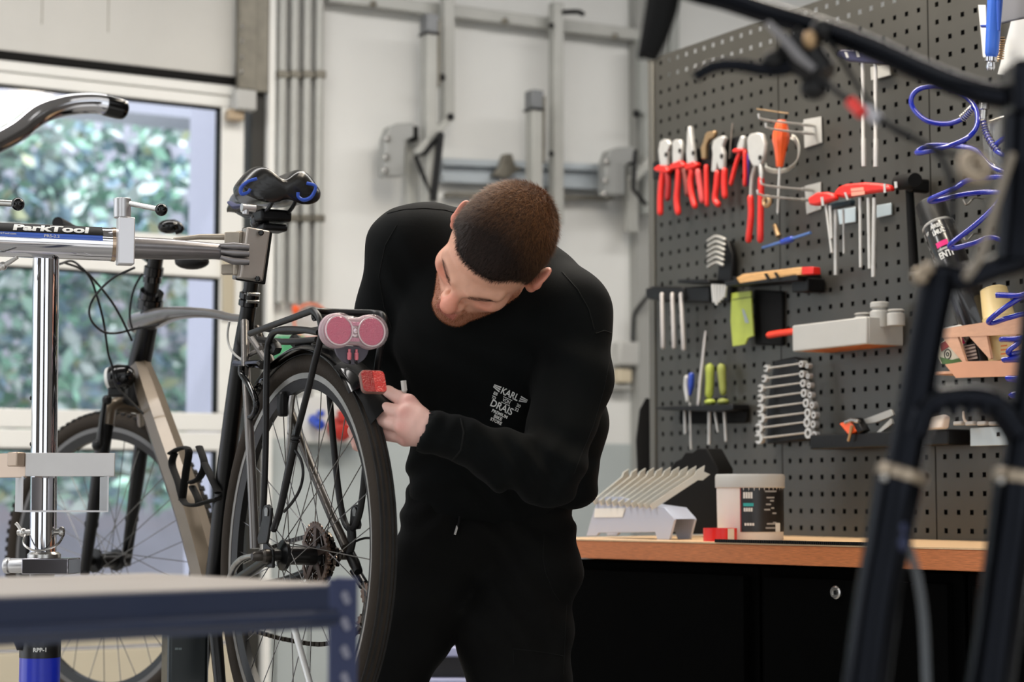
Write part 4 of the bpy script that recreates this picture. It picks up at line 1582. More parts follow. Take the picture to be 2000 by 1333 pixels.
t = thing('grey_shears', 'grey metal shears lying open behind the fork leg on the narrow shelf', 'shears', Q(1720, 825, .05))
B = MB()
poly(B, [(1686, 822), (1745, 800), (1752, 812), (1716, 826), (1692, 830)], .04, .008)
poly(B, [(1716, 846), (1745, 818), (1750, 828), (1722, 848)], .05, .008)
B.build('blade', mat('grey_steel', (176, 174, 168), .4, .4), t, bev=.001)
B = MB()
poly(B, [(1812, 818), (1850, 810), (1858, 814), (1854, 838), (1805, 841)], .07, .018)
tag(B.build('eraser_block', mat('off_white_block', (216, 206, 196), .6), bev=.004), 'off white block on the narrow shelf behind the fork', 'block')
for i in range(4):
    B = MB()
    x = 1878 + i * 23
    poly(B, [(x - 8, 824), (x + 8, 823), (x + 8, 831), (x - 8, 832)], .06, .012)
    tag(B.build('white_tab', WHITEP, bev=.002), ('small white tab on the magnetic strip, %s in the row from the off white block' % ('first', 'second', 'third', 'fourth')[i]), 'tab', 'white tabs on the shelf')
t = thing('hook_plate', 'pale blue metal plate with one square hole low on the pegboard', 'hook plate', Q(1930, 855, .03))
B = MB()
poly(B, [(1897, 837), (1962, 833), (1973, 870), (1897, 872)], .03, .003)
B.build('plate', SKYB, t, bev=.001)
B = MB()
poly(B, [(1947, 845), (1953, 844), (1953, 852), (1947, 853)], .0335, .0006)
B.build('square_hole', DARKB, t)
B = MB()
B.tube([Q(1882, 805, .02), Q(1883, 818, .05), Q(1888, 826, .07)], .0028, 8, k=4)
tag(B.build('wire_hook', mat('cream_hook', (220, 206, 190), .5)), 'cream curved hook above the row of white tabs', 'hook')

# ------------------------------------------------------------------ things standing on the bench
def on_bench(px, dpt):
    return bp(tb(px, dpt), dpt, BZ)
def BP(px, py, d):
    return on_plane(px, py, L0 + NB * d, NB)
def T8(cx, cy):
    return 1120 + cx / 6.667, 860 + cy / 6.667
# stand with leaning flat wrenches
t = thing('wrench_stand', 'pale blue grey stand on the worktop with a white sticker', 'stand', on_bench(1220, .1))
pf = [T8(*p) for p in ((165, 1250), (270, 900), (330, 760), (450, 740), (620, 745), (900, 840), (1180, 880), (1300, 1010), (1315, 1040), (1250, 1290), (1090, 1290), (1060, 1200), (330, 1210), (300, 1250))]
B = MB()
P = [BP(x, y, .1) for x, y in pf]
zmin = min(p.z for p in P)
P = [p + ZU * (BZ - zmin) if p.z < BZ + .002 else p for p in P]
B.prism(P, NB * .006)
B.build('front_plate', mat('stand_blue_grey', (178, 184, 200), .45, .1), t, bev=.001)
B = MB()
B.prism([p + NB * .06 for p in P], NB * .006)
B.build('back_plate', mat('stand_blue_grey', (178, 184, 200), .45, .1), t, bev=.001)
B = MB()
top = [BP(*T8(*p), .1) for p in ((330, 760), (450, 740), (620, 745), (900, 840), (1180, 880), (1310, 1030))]
for i in range(5):
    B.add([top[i], top[i + 1], top[i + 1] + NB * .066, top[i] + NB * .066], [(0, 1, 2, 3)])
B.build('top_plate', mat('stand_blue_grey', (178, 184, 200), .45, .1), t)
B = MB()
B.prism([BP(*T8(*p), .099) for p in ((280, 890), (680, 885), (640, 1005), (270, 1010))], NB * -.0008)
B.build('sticker', PAPER, t)
for i in range(10):
    a = BP(*T8(262 + 83 * i, 815 + 7 * i), .09)
    b = BP(*T8(735 + 112 * i, 440 - 5 * i), .2)
    tt = thing('cone_wrench', ('flat pale wrench leaning in the stand, %s counted from the man' % ('first second third fourth fifth sixth seventh eighth ninth tenth'.split()[i])), 'wrench', a, 'flat wrenches in the stand')
    d = (b - a).normalized()
    n_ = d.cross(NB.cross(d)).normalized()
    x = d.cross(ZU).normalized()
    B = MB()
    h = (b - a).length
    up = x.cross(d)
    B.prism([a - up * .006, a + up * .006, a + d * (h * .8) + up * .007, a + d * (h * .86) + up * .013, a + d * h + up * .012, a + d * (h * .94) + up * .002, a + d * h - up * .01, a + d * (h * .86) - up * .012, a + d * (h * .8) - up * .006], x * .0032)
    B.build('blade', mat('pale_flat_steel', (206, 204, 194), .4, .35), tt)
# black notched block added behind the stand
B = MB()
B.prism([BP(x, y, .34) for x, y in ((1296, 1044), (1296, 926), (1312, 912), (1318, 902), (1330, 896), (1338, 884), (1352, 884), (1362, 876), (1380, 876), (1402, 916), (1400, 1044))], NB * .05)
tag(B.build('black_block', BLACKMATT, bev=.003), 'black notched block standing between the stand and the tub', 'case')
# white tub
p = bp(tb(1465, .2), .2, BZ)
sc = p.y / F_PX
R = 67 * sc
H = (1046 - 918) * sc
t = thing('paste_tub', 'white lidded tub with a black label on the worktop', 'tub', p)
B = MB()
B.lathe(p, ZU, [(R * .93, 0), (R * .95, .004), (R * .97, H * .78), (R * .97, H * .8)], 40)
B.build('tub_body', mat('tub_white', (220, 214, 208), .35), t)
B = MB()
B.lathe(p, ZU, [(R * .99, H * .79), (R * 1.01, H * .8), (R * 1.01, H * .96), (R * .98, H)], 40)
B.build('lid', WHITEP, t)
vd = (CAM - p)
vd.z = 0
vd.normalize()
sd = ZU.cross(vd)
def tub(an, z, rr=.972):
    rr *= R
    return p + (vd * math.cos(an) + sd * math.sin(an)) * rr + ZU * z
def tubpatch(mb, a0, a1, z0, z1, rr=.972, n=12):
    P = []
    for i in range(n + 1):
        an = a0 + (a1 - a0) * i / n
        P += [tub(an, z0, rr), tub(an, z1, rr)]
    return mb.add(P, [(2 * i, 2 * i + 2, 2 * i + 3, 2 * i + 1) for i in range(n)])
zz = lambda py: (1046 - py) * sc
B = MB()
tubpatch(B, -.27, 1.6, zz(1029), zz(944))
B.build('black_label', mat('label_black', (18, 17, 18), .35), t)
B = MB()
tubpatch(B, -.3, -.27, zz(1029), zz(944))
B.build('red_edge', mat('label_red2', (150, 50, 46), .5), t)
B = MB()
tubpatch(B, -.2, .1, zz(980), zz(974), .976)
B.build('teal_line', TEAL, t)
B = MB()
for (u, v0, v1, wd) in ((-.2, 965, 953, .020), (-.19, 990, 983, .019), (-.17, 1017, 1012, .021)):
    for k in range(4):
        tubpatch(B, u + k * wd / 4 / R, u + (k + .8) * wd / 4 / R, zz(v0), zz(v1), .977, 2)
tag(B.build('lettering', INKW, t, smooth=False), kind='stuff')
B = MB()
for k, (u, v, w_) in enumerate(((.45, 950, .03), (.5, 962, .02), (.62, 968, .01), (.48, 975, .012), (.66, 982, .008), (.42, 985, .014), (.7, 992, .012), (.5, 1012, .03), (.46, 1020, .03), (.72, 1010, .01))):
    tubpatch(B, u, u + w_ / R, zz(v + 3), zz(v), .977, 3)
B.build('small_print', INKS, t)
B = MB()
tubpatch(B, .82, 1.05, zz(1029), zz(1012), .978)
B.build('white_patch', INKW, t)
p2 = bp(tb(1406, .09), .09, BZ)
t = thing('tape_roll', 'red tape roll lying against the white tub on the worktop', 'tape', p2)
B = MB()
R2 = 33 * p2.y / F_PX
B.lathe(p2, ZU, [(R2 * .7, 0), (R2, 0), (R2, .026), (R2 * .7, .026), (R2 * .7, 0)], 32, caps=False)
B.build('tape', mat('tape_red', (206, 30, 28), .35), t)
B = MB()
v2 = (CAM - p2)
v2.z = 0
v2.normalize()
s2 = ZU.cross(v2)
P = []
for i in range(7):
    an = .45 + .5 * i / 6
    q = p2 + (v2 * math.cos(an) + s2 * math.sin(an)) * (R2 * 1.01)
    P += [q + ZU * .001, q + ZU * .0255]
B.add(P, [(2 * i, 2 * i + 2, 2 * i + 3, 2 * i + 1) for i in range(6)])
B.build('tape_label', mat('tape_label', (206, 196, 184), .5), t)
B = MB()
p = BP(1984, 1018, .3)
P = [BP(x, y, .3) for x, y in ((1974, 1052), (1972, 1020), (1976, 1000), (1984, 985), (2010, 985), (2010, 1052))]
for q in (P[0], P[-1]):
    q.z = BZ + .0005
B.prism(P, NB * .05)
tag(B.build('red_tool_grip', RED, bev=.006), 'red object at the right end of the worktop behind the fork leg', 'tool')
# ------------------------------------------------------------------ the bicycle on the stand
H0 = W(589, 1086, 3.43)
H1 = W(208, 1095, 4.4)
BFv = V((H1.x - H0.x, H1.y - H0.y, 0)).normalized()
BRv = BFv.cross(ZU)
def BL(s_, u, l=0):
    return H0 + BFv * s_ + ZU * u + BRv * l
def BL2(s_, u, l=0):
    # the saddle sits a little to the drive side of the leaning frame
    return BL(s_, u, l + .015)
def BK(px, py, l=0):
    return on_plane(px, py, H0 + BRv * l, BRv)
def bkp(l, pts):
    return [BK(x, y, l) for x, y in pts]
FRAMEB = mat('black_frame_paint', (12, 12, 12), .3, .1, spec=.35, noise=.15, nscale=8)
BRONZE = mat('bronze_frame_paint', (98, 87, 73), .34, .5, coat=.2, noise=.12, nscale=9)
GUN = mat('gunmetal_frame_paint', (104, 100, 97), .3, .6, coat=.3, noise=.08, nscale=8)
TYRE = mat('tyre_rubber', (48, 42, 36), .65, spec=.1, noise=.15, nscale=6, bump=.25, bscale=160)
TREAD = mat('tyre_tread', (40, 39, 38), .65, spec=.1, noise=.2, nscale=40, bump=.3, bscale=220)
RIMS = mat('rim_silver', (150, 147, 142), .4, .6, noise=.08, nscale=30)
RIMB = mat('rim_black', (18, 18, 18), .4, .3)
bike = thing('bicycle', 'black and bronze trekking bicycle clamped in the repair stand', 'bicycle', BL(.3, 0))
def part(name, parent, loc):
    o = bpy.data.objects.new(name, None)
    o.empty_display_size = .05
    COL.objects.link(o)
    org = V((0, 0, 0))
    q = parent
    while q is not None:
        org += q.location
        q = q.parent
    o.parent = parent
    o.location = V(loc) - org
    return o
def wheel(name, c, f, rt, R, knobs=False, lean=0.0):
    wn = part(name, bike, c)
    UU = (ZU + rt * lean).normalized()
    rt = f.cross(UU).normalized()
    rt2 = .021
    k = R / .357
    B = MB()
    prof = [((R - rt2) + rt2 * math.cos(a) * (1 if math.cos(a) > 0 else .9), rt2 * .98 * math.sin(a)) for a in [2 * pi * j / 16 for j in range(16)]]
    B.sweep(c, rt, f, prof, 0, 2 * pi, 96)
    B.build('tyre', TYRE, wn)
    B = MB()
    for i in range(100 if knobs else 0):
        an = 2 * pi * i / 100
        d = f * math.cos(an) + UU * math.sin(an)
        e = UU * math.cos(an) - f * math.sin(an)
        for l, w_ in ((-.013, .007), (0, .010), (.013, .007)):
            B.box(c + d * (R - .0005 - abs(l) * .25) + rt * l, (.005, .011, w_), (d, e, rt))
    if not knobs:
        for l in (-.0125, -.005, .005, .0125):
            B.sweep(c, rt, f, [(R - .0013 - l * l * 22, l - .0026), (R + .0008 - l * l * 22, l - .002), (R + .0008 - l * l * 22, l + .002), (R - .0013 - l * l * 22, l + .0026)], 0, 2 * pi, 96)
    tag(B.build('tread', TREAD, wn), kind='stuff')
    B = MB()
    r1, r0 = R - .034, R - .046
    B.sweep(c, rt, f, [(r1, -.0122), (r1, .0122), (r0, .0122), (r0, -.0122)], 0, 2 * pi, 96)
    B.build('rim', RIMS if not knobs else mat('rim_grey', (92, 90, 88), .4, .5), wn)
    B = MB()
    B.sweep(c, rt, f, [(r0 + .001, -.0115), (r0 + .001, .0115), (r0 - .018, .006), (r0 - .018, -.006)], 0, 2 * pi, 96)
    B.build('rim_bed', RIMB, wn)
    B = MB()
    B.lathe(c, rt, [(.008, -.062), (.011, -.06), (.011, -.042), (.027, -.037), (.027, -.031), (.0165, -.027), (.0165, .024), (.025, .027), (.025, .033), (.012, .036), (.012, .06), (.008, .062)], 20)
    B.build('hub', FRAMEB, wn)
    for i in range(32):
        sd = 1 if i % 2 else -1
        an = 2 * pi * i / 32
        ah = an + (1.15 if (i // 2) % 2 else -1.15)
        a = c + (f * math.cos(ah) + UU * math.sin(ah)) * .024 + rt * (.031 * sd)
        b = c + (f * math.cos(an) + UU * math.sin(an)) * (r0 - .012)
        B = MB()
        B.tube([a, b], .001, 5)
        B.build('spoke', SPOKE, wn)
    return wn
SPOKE = mat('spoke_steel', (120, 118, 116), .25, .9)
rw = wheel('rear_wheel', H0, BFv, BRv, .357, lean=.034)
WU = (ZU + BRv * .034).normalized()
WR_ = BFv.cross(WU).normalized()
AV = V((.6, .8, 0))
HV = V((-.8, .6, 0))
fw = wheel('front_wheel', H1, HV, AV, .336, True)
# cassette, chain and rear derailleur on the drive side
cas = part('cassette', rw if False else bike, BL(0, 0, .03))
CAS = mat('cassette_steel', (120, 100, 88), .3, .9, noise=.2, nscale=60)
for i, (rr, l) in enumerate(((.060, .024), (.054, .0285), (.048, .033), (.042, .0375), (.037, .042), (.032, .0465), (.028, .051), (.024, .0555))):
    B = MB()
    n = int(rr * 620)
    ring = []
    for j in range(n * 4):
        r_ = rr if j % 4 in (1, 2) else rr - .004
        an = 2 * pi * j / (n * 4)
        ring.append(BL(r_ * math.cos(an), r_ * math.sin(an), l))
    n4 = len(ring)
    inn = [BL((rr - .011) * math.cos(2 * pi * j / n4), (rr - .011) * math.sin(2 * pi * j / n4), l) for j in range(n4)]
    B.loft([[inn[j], ring[j], ring[j] + BRv * .0022, inn[j] + BRv * .0022] for j in range(n4)], closed=True)
    B.build('sprocket', CAS, cas, smooth=False)
    if i < 4:
        B = MB()
        for q in range(5):
            an = 2 * pi * q / 5 + .3
            d = BFv * math.cos(an) + ZU * math.sin(an)
            e = ZU * math.cos(an) - BFv * math.sin(an)
            B.prism([BL(0, 0, l) + d * .016 - e * .006, BL(0, 0, l) + d * .016 + e * .006, BL(0, 0, l) + d * (rr - .009) + e * .009, BL(0, 0, l) + d * (rr - .009) - e * .003], BRv * .002)
        B.build('spider', mat('spider_steel', (96, 80, 72), .35, .8), cas, smooth=False)
B = MB()
def chain(mb, pts, l, n):
    P = spline([BL(*p, l) if len(p) == 2 else p for p in pts], 10)
    L = [0]
    for i in range(1, len(P)):
        L.append(L[-1] + (P[i] - P[i - 1]).length)
    for i in range(n):
        d = L[-1] * (i + .5) / n
        j = min(max(np.searchsorted(L, d), 1), len(P) - 1)
        f = (d - L[j - 1]) / max(L[j] - L[j - 1], 1e-9)
        p = P[j - 1].lerp(P[j], f)
        t_ = (P[j] - P[j - 1]).normalized()
        mb.box(p, (.0105, .0032 + .0035 * (i % 2), .008), (t_, BRv, BRv.cross(t_)))
    return mb
chain(B, [(.43, -.03), (.2, .015), (.03, .036), (-.02, .034), (-.042, 0), (-.02, -.035), (.02, -.06), (.06, -.1)], .044, 96)
B.build('chain', mat('chain_steel', (86, 80, 74), .25, .95, noise=.2, nscale=90), bike, smooth=False)
B = MB()
chain(B, [BK(715, 1165, .05), BK(708, 1220, .05), BK(640, 1258, .05), BK(560, 1250, .05), BK(500, 1234, .05), BK(450, 1222, .05)], .05, 60)
B.build('chain', mat('chain_steel', (86, 80, 74), .25, .95, noise=.2, nscale=90), bike, smooth=False)
rd = part('rear_derailleur', bike, BK(700, 1130, .06))
B = MB()
B.tube(bkp(.062, [(680, 1075), (692, 1100), (700, 1118)]), [.009, .010, .008], 10)
B.build('hanger', FRAMEB, rd)
B = MB()
a, b = BK(694, 1116, .07), BK(712, 1146, .07)
B.tube([a, b], .011, 12, flat=.6)
B.build('linkage', mat('derailleur_black', (26, 28, 36), .25, .5), rd)
B = MB()
B.tube(bkp(.06, [(712, 1140), (716, 1170), (706, 1220), (694, 1240)]), [.012, .013, .011, .007], 10, flat=.35, k=4)
B.build('cage', FRAMEB, rd)
for x, y in ((713, 1160), (705, 1222)):
    B = MB()
    c = BK(x, y, .054)
    ring = []
    for j in range(44):
        r_ = .019 if j % 4 in (1, 2) else .0155
        ring.append(c + BFv * (r_ * math.cos(2 * pi * j / 44)) + ZU * (r_ * math.sin(2 * pi * j / 44)))
    B.prism(ring, BRv * .003)
    B.build('pulley', CAS, rd)
for x, y in ((711, 1145), (697, 1117), (716, 1180)):
    B = MB()
    B.lathe(BK(x, y, .078), -BFv, [(.0035, -.004), (.0035, .003), (.002, .004)], 10)
    B.build('screw', STEEL, rd)
B = MB()
B.tube([BK(683, 1068, .07), BK(695, 1058, .08), BK(712, 1052, .09), BK(728, 1052, .09)], .0022, 6, k=4)
B.build('shift_cable', BLACKP, bike)
# frame
B = MB()
B.tube(bkp(0, [(489, 566), (484, 610), (471, 690), (456, 800), (440, 930), (424, 1090), (414, 1170)]), [.0145, .0152, .0165, .0175, .0178, .0185, .019], 20, k=3)
B.build('seat_tube', FRAMEB, bike)
B = MB()
B.tube(bkp(0, [(484, 622), (455, 621), (420, 614), (380, 611), (340, 613), (305, 622), (272, 632)]), [.0085, .009, .0105, .0125, .018, .025, .028], 16, k=4, flat=.85)
B.build('top_tube', GUN, bike)
B = MB()
B.tube(bkp(0, [(297, 596), (288, 640), (277, 690), (266, 745), (258, 785)]), [.021, .0215, .024, .026, .022], 20, k=3)
B.build('head_tube', FRAMEB, bike)
B = MB()
dt = bkp(0, [(272, 708), (292, 770), (326, 868), (358, 960), (384, 1045), (404, 1120), (412, 1160)])
B.tube(dt, [.022, .029, .031, .0315, .032, .033, .030], 8, k=3, flat=1.1)
B.build('down_tube', BRONZE, bike)
B = MB()
B.cyl(BL(.43, -.03 + 0, -.04) if False else BK(414, 1165, -.04), BK(414, 1165, 0) + BRv * .045, .024, 20)
B.build('bottom_bracket', FRAMEB, bike)
for l, pts, m in ((-.05, [(478, 628), (480, 720), (488, 860), (494, 980), (498, 1072)], GUN), (.05, [(500, 640), (540, 730), (592, 870), (640, 990), (676, 1070)], mat('dark_bronze_paint', (58, 52, 46), .3, .5, coat=.2))):
    P = []
    for i, (x, y) in enumerate(pts):
        P.append(BK(x, y, l * (.3 + .7 * min(1, i / 2))))
    B = MB()
    B.tube(P, [.0075, .008, .0085, .0085, .009], 12, k=4)
    B.build('seat_stay', m, bike)
    B = MB()
    B.tube([BL(0, -.005, l * 1.25), BL(.2, -.055, l * 1.0), BK(414, 1165, l * .7)], [.008, .011, .012], 12, k=4)
    B.build('chain_stay', FRAMEB, bike)
    B = MB()
    B.prism([BL(.03, .03, l * 1.22), BL(-.012, .012, l * 1.22), BL(-.015, -.02, l * 1.22), BL(.03, -.02, l * 1.22)], BRv * .006)
    B.build('dropout', FRAMEB, bike, bev=.002)
    B = MB()
    B.lathe(BL(0, 0, l * 1.1), BRv * (1 if l > 0 else -1), [(.010, 0), (.013, .004), (.013, .016), (.009, .02), (.009, .034), (.006, .038)], 14)
    B.build('axle_nut', DSTEEL, bike)
B = MB()
B.tube(bkp(-.05, [(496, 1086), (474, 1092), (458, 1108), (448, 1135)]), [.004, .006, .007, .006], 12, k=4)
B.build('kickstand_bracket', mat('worn_alloy', (150, 148, 144), .3, .8, noise=.3, nscale=60), bike)
# chainring and crank, mostly behind the shelf table
B = MB()
ring = []
for j in range(44 * 4):
    r_ = .085 if j % 4 in (1, 2) else .081
    ring.append(BK(414, 1165, .045) + BFv * (r_ * math.cos(2 * pi * j / 176)) + ZU * (r_ * math.sin(2 * pi * j / 176)))
B.prism(ring, BRv * .003)
B.build('chainring', FRAMEB, bike, smooth=False)
B = MB()
B.tube([BK(414, 1165, .06), BK(414, 1165, .065) + BFv * .05 - ZU * .16], [.014, .011], 10)
B.build('crank_arm', FRAMEB, bike)
B = MB()
B.tube([BK(414, 1165, -.06), BK(414, 1165, -.065) - BFv * .05 + ZU * .0 - ZU * .165], [.014, .011], 10)
B.build('crank_arm', FRAMEB, bike)
B = MB()
for dx, dy in ((-4, 0), (0, -10), (5, 6)):
    B.ball(BK(428 + dx, 1083 + dy, .02), .010, nu=10, nv=8)
B.build('cable_clamp', BLACKP, bike)
B = MB()
B.tube(bkp(-.06, [(563, 1190), (578, 1240), (606, 1340), (622, 1400)]), .0058, 10)
B.build('kickstand', mat('pale_alloy', (206, 206, 204), .35, .5), bike)
# seatpost, clamp collar, saddle
B = MB()
B.tube(bkp(0, [(508, 425), (502, 470), (495, 520), (489, 570)]), .0138, 18)
B.build('seatpost', FRAMEB, bike)
B = MB()
c = BK(487, 583, 0)
ax = (BK(489, 566, 0) - BK(484, 610, 0)).normalized()
B.lathe(c - ax * .016, ax, [(.0165, 0), (.0195, .002), (.0195, .012), (.017, .014), (.0195, .016), (.0195, .026), (.0165, .028)], 20)
col = B.build('seat_collar', GLOSSB, bike)
for z in (-.008, .006):
    B = MB()
    B.cyl(c + ax * z - BFv * .019 - BRv * .012, c + ax * z - BFv * .019 + BRv * .012, .0035, 10)
    B.build('collar_bolt', STEEL, col)
SAD = mat('saddle_vinyl', (20, 19, 18), .26, noise=.12, nscale=30, bump=.05, bscale=300)
sec = [(.105, .052, .688, .016), (.118, .072, .702, .030), (.14, .079, .706, .036), (.17, .0755, .705, .028), (.205, .058, .700, .014), (.25, .037, .692, .007), (.30, .024, .692, .003), (.35, .0205, .690, .001), (.385, .017, .684, 0), (.402, .008, .677, 0)]
rings = []
NS = 28
for s_, w_, u, dip in sec:
    ring = []
    dep = .060 if s_ < .19 else .060 - .034 * min(1, (s_ - .19) / .15)
    for j in range(NS):
        a = 2 * pi * j / NS
        x = math.cos(a)
        l = w_ * x * (1.07 if s_ < .22 else 1)
        if math.sin(a) >= 0:
            l += -.007 if s_ < .22 else 0
            top = u + .008 - dip * math.exp(-((l + (.007 if s_ < .22 else 0)) / .018) ** 2) - .028 * max(0, abs(x) - .55) ** 1.5 / .3 - .012 * abs(x) ** 4
            z = top * math.sin(a) ** .35 + (u - dep * .62) * (1 - math.sin(a) ** .35)
        else:
            l += -.007 if s_ < .22 else 0
            z = u - dep * .62 - dep * .38 * (-math.sin(a)) ** .5 * (1 - .6 * math.exp(-(l / .02) ** 2))
        ring.append(BL2(s_, z, l))
    rings.append(ring)
B = MB()
B.loft(rings)
sad = B.build('saddle', SAD, bike, ang=70)
sad.modifiers.new('sub', 'SUBSURF').levels = 1
sad.modifiers['sub'].render_levels = 2
SB = mat('saddle_blue', (36, 76, 176), .4)
for pts, y in (([(502, 349), (484, 355), (471, 367), (472, 379), (484, 376), (489, 369)], 3.46), ([(599, 358), (616, 364), (609, 384), (594, 391), (583, 385), (582, 376)], 3.52)):
    B = MB()
    B.tube([W(a, b, y) for a, b in pts], [.0034, .0032, .004, .004, .0032, .0034], 8, k=4, flat=.9)
    B.build('blue_insert', SB, sad)
B = MB()
B.tube([W(449, 396, 3.70), W(461, 404, 3.67), W(474, 402, 3.65)], [.006, .009, .005], 10, flat=.6)
B.build('nose_insert', mat('dull_blue', (52, 56, 92), .5), sad)
for l in (-.022, .022):
    B = MB()
    B.tube([BL2(.125, .655, l), BL2(.14, .640, l), BL2(.18, .628, l), (BL2(.25, .630, l)), BL2(.33, .650, l * .6)], .0038, 8, k=5)
    B.build('saddle_rail', BLACKM, sad)
B = MB()
B.box(BL2(.19, .625, 0), (.05, .062, .022), (BFv, BRv, ZU))
B.box(BL2(.19, .603, 0), (.042, .05, .014), (BFv, BRv, ZU))
B.build('saddle_clamp', BLACKP, bike, bev=.005)
B = MB()
B.ball(BK(508, 432, 0), (.019, .021, .02))
B.build('post_head', GLOSSB, bike)
B = MB()
p = W(484, 406, 3.5)
B.cyl(p - BRv * .012, p + BRv * .014, .0075, 12)
B.cyl(p + ZU * .006 - BRv * .004, p - ZU * .012 - BRv * .004, .006, 12)
B.build('clamp_bolt', ALU, bike)
# stem, spacers, bars
B = MB()
B.tube(bkp(0, [(305, 500), (300, 530), (294, 575)]), [.0165, .0165, .0165], 16)
B.build('steerer', FRAMEB, bike)
B = MB()
for (x0, y0), (x1, y1), r_ in (((301, 522), (299, 538), .021), ((298, 541), (297, 552), .020), ((297, 570), (294, 584), .0255), ((294, 586), (292, 604), .0275)):
    B.tube([BK(x0, y0), BK(x1, y1)], r_, 18)
B.build('headset', GLOSSB, bike)
B = MB()
B.tube(bkp(0, [(303, 503), (285, 492), (268, 484)]), [.02, .018, .017], 14)
B.build('stem', FRAMEB, bike)
B = MB()
hb = BK(272, 484)
B.tube([hb - AV * .27 - HV * .05 + ZU * .02, hb - AV * .15 + ZU * .01, hb, hb + AV * .15 + ZU * .01, hb + AV * .3 - HV * .05 + ZU * .01], .0125, 12, k=6)
B.build('handlebar', FRAMEB, bike)
B = MB()
e = W(375, 512, 4.0)
B.ball(e, (.036, .02, .016))
B.ball(W(395, 508, 4.0), (.014, .014, .012))
B.ball(W(352, 507, 4.0), (.012, .012, .012))
B.build('brake_grip', BLACKP, bike)
B = MB()
B.ball(W(330, 443, 4.05), (.024, .018, .015))
B.tube([W(318, 440, 4.05), W(340, 436, 4.05), W(354, 447, 4.05), W(342, 452, 4.05)], .008, 10, k=3)
B.build('bell', GLOSSB, bike)
# fork
fk = part('fork', bike, W(245, 795, 4.28))
cr = W(247, 792, 4.28)
B = MB()
B.tube([cr + ZU * .05, cr + ZU * .01], [.022, .026], 16)
B.tube([cr - AV * .055 - ZU * .045, cr - AV * .045 - ZU * .005, cr, cr + AV * .045 - ZU * .005, cr + AV * .055 - ZU * .045], .017, 14, k=4)
B.build('crown', BRONZE, fk)
for sgn, e, m in ((-1, W(166, 1112, 4.34), 'l'), (1, W(247, 1094, 4.46), 'r')):
    B = MB()
    st = cr + AV * (.055 * sgn) - ZU * .03
    B.tube([st, st.lerp(e, .35) - HV * .0, e], [.0165, .0165, .012], 14, k=4)
    B.build('fork_leg', FRAMEB, fk)
    B = MB()
    B.box(st.lerp(e, .7), (.03, .016, .016), None)
    B.box(e, (.02, .02, .03), None)
    B.build('fork_fitting', BLACKP, fk, bev=.004)
B = MB()
B.tube([W(206, 775, 4.2), W(203, 800, 4.2), W(199, 835, 4.2), W(197, 868, 4.22)], [.006, .008, .009, .010], 10, k=4, flat=.7)
B.ball(W(209, 782, 4.2), .011)
B.ball(W(190, 870, 4.22), .012)
B.build('brake_arm', BLACKM, fk)
# headlight
hl = part('headlight', bike, W(228, 742, 4.15))
d = (HV * .7 - AV * .35 - ZU * .1).normalized()
c = W(232, 738, 4.15)
B = MB()
B.lathe(c - d * .03, d, [(.001, -.006), (.014, -.003), (.024, .008), (.029, .028), (.029, .042), (.026, .046), (.001, .046)], 24)
B.build('lamp_housing', GLOSSB, hl)
B = MB()
B.lathe(c + d * .016, d, [(.0265, 0), (.024, .008), (.012, .013), (.001, .014)], 24)
B.build('lens', mat('lamp_lens', (200, 200, 196), .1, coat=.5), hl)
B = MB()
B.box(W(228, 766, 4.15), (.034, .03, .022))
B.build('lamp_bracket', BLACKP, hl, bev=.005)
# cables
def C2(cx, cy, y):
    return W(cx / 3.7037, 380 + cy / 3.7037, y)
for pts in ([(430, 505, 3.9), (520, 482, 3.95), (600, 540, 3.95), (660, 620, 4), (705, 750, 4.02), (740, 880, 4.04), (762, 1000, 4.06), (782, 1150, 4.08), (810, 1240, 4.1), (840, 1380, 4.1), (930, 1480, 4.1), (1040, 1590, 4.1)],
            [(470, 495, 3.95), (600, 545, 3.97), (700, 640, 4), (800, 765, 4.02), (880, 900, 4.04), (955, 1060, 4.06)],
            [(975, 530, 3.9), (840, 592, 3.92), (740, 672, 3.95), (670, 762, 4), (645, 850, 4), (672, 930, 4), (750, 995, 4.02), (850, 1003, 4.04), (980, 972, 4.06), (1150, 942, 4.05)],
            [(1032, 572, 4.1), (980, 660, 4.1), (946, 780, 4.1), (940, 900, 4.1), (962, 990, 4.1)]):
    B = MB()
    B.tube([C2(*p) for p in pts], .0025, 7, k=6)
    B.build('cable', BLACKP, bike)
def bk6(l, pts):
    return [BK(400 + x / 4.165, 580 + y / 4.165, l) for x, y in pts]
B = MB()
B.tube(bk6(-.03, [(200, 200), (185, 300), (195, 390), (240, 465), (310, 522)]), .0022, 7, k=5)
B.build('brake_cable', mat('grey_cable', (170, 168, 164), .4), bike)
B = MB()
B.tube(bk6(-.045, [(300, 560), (300, 630), (360, 720), (420, 860), (400, 960), (360, 990)]), [.007, .006, .006, .006, .006, .007], 10, k=4)
B.tube(bk6(-.03, [(250, 540), (340, 550), (440, 545), (470, 565)]), .007, 8, k=3)
B.tube(bk6(-.03, [(430, 745), (470, 700), (500, 720)]), .008, 8, k=3)
B.build('rear_brake', GLOSSB, bike)
B = MB()
B.tube(bk6(.01, [(690, 780), (720, 760), (700, 900), (690, 1100), (670, 1333)]), [.004, .006, .006, .005, .004], 8, k=4)
B.build('brake_lever_arm', mat('worn_alloy', (150, 148, 144), .3, .8), bike)
B = MB()
B.box(BK(553, 790, .0), (.022, .02, .045), (BFv, BRv, ZU))
B.build('brake_pad', BLACKP, bike, bev=.006)
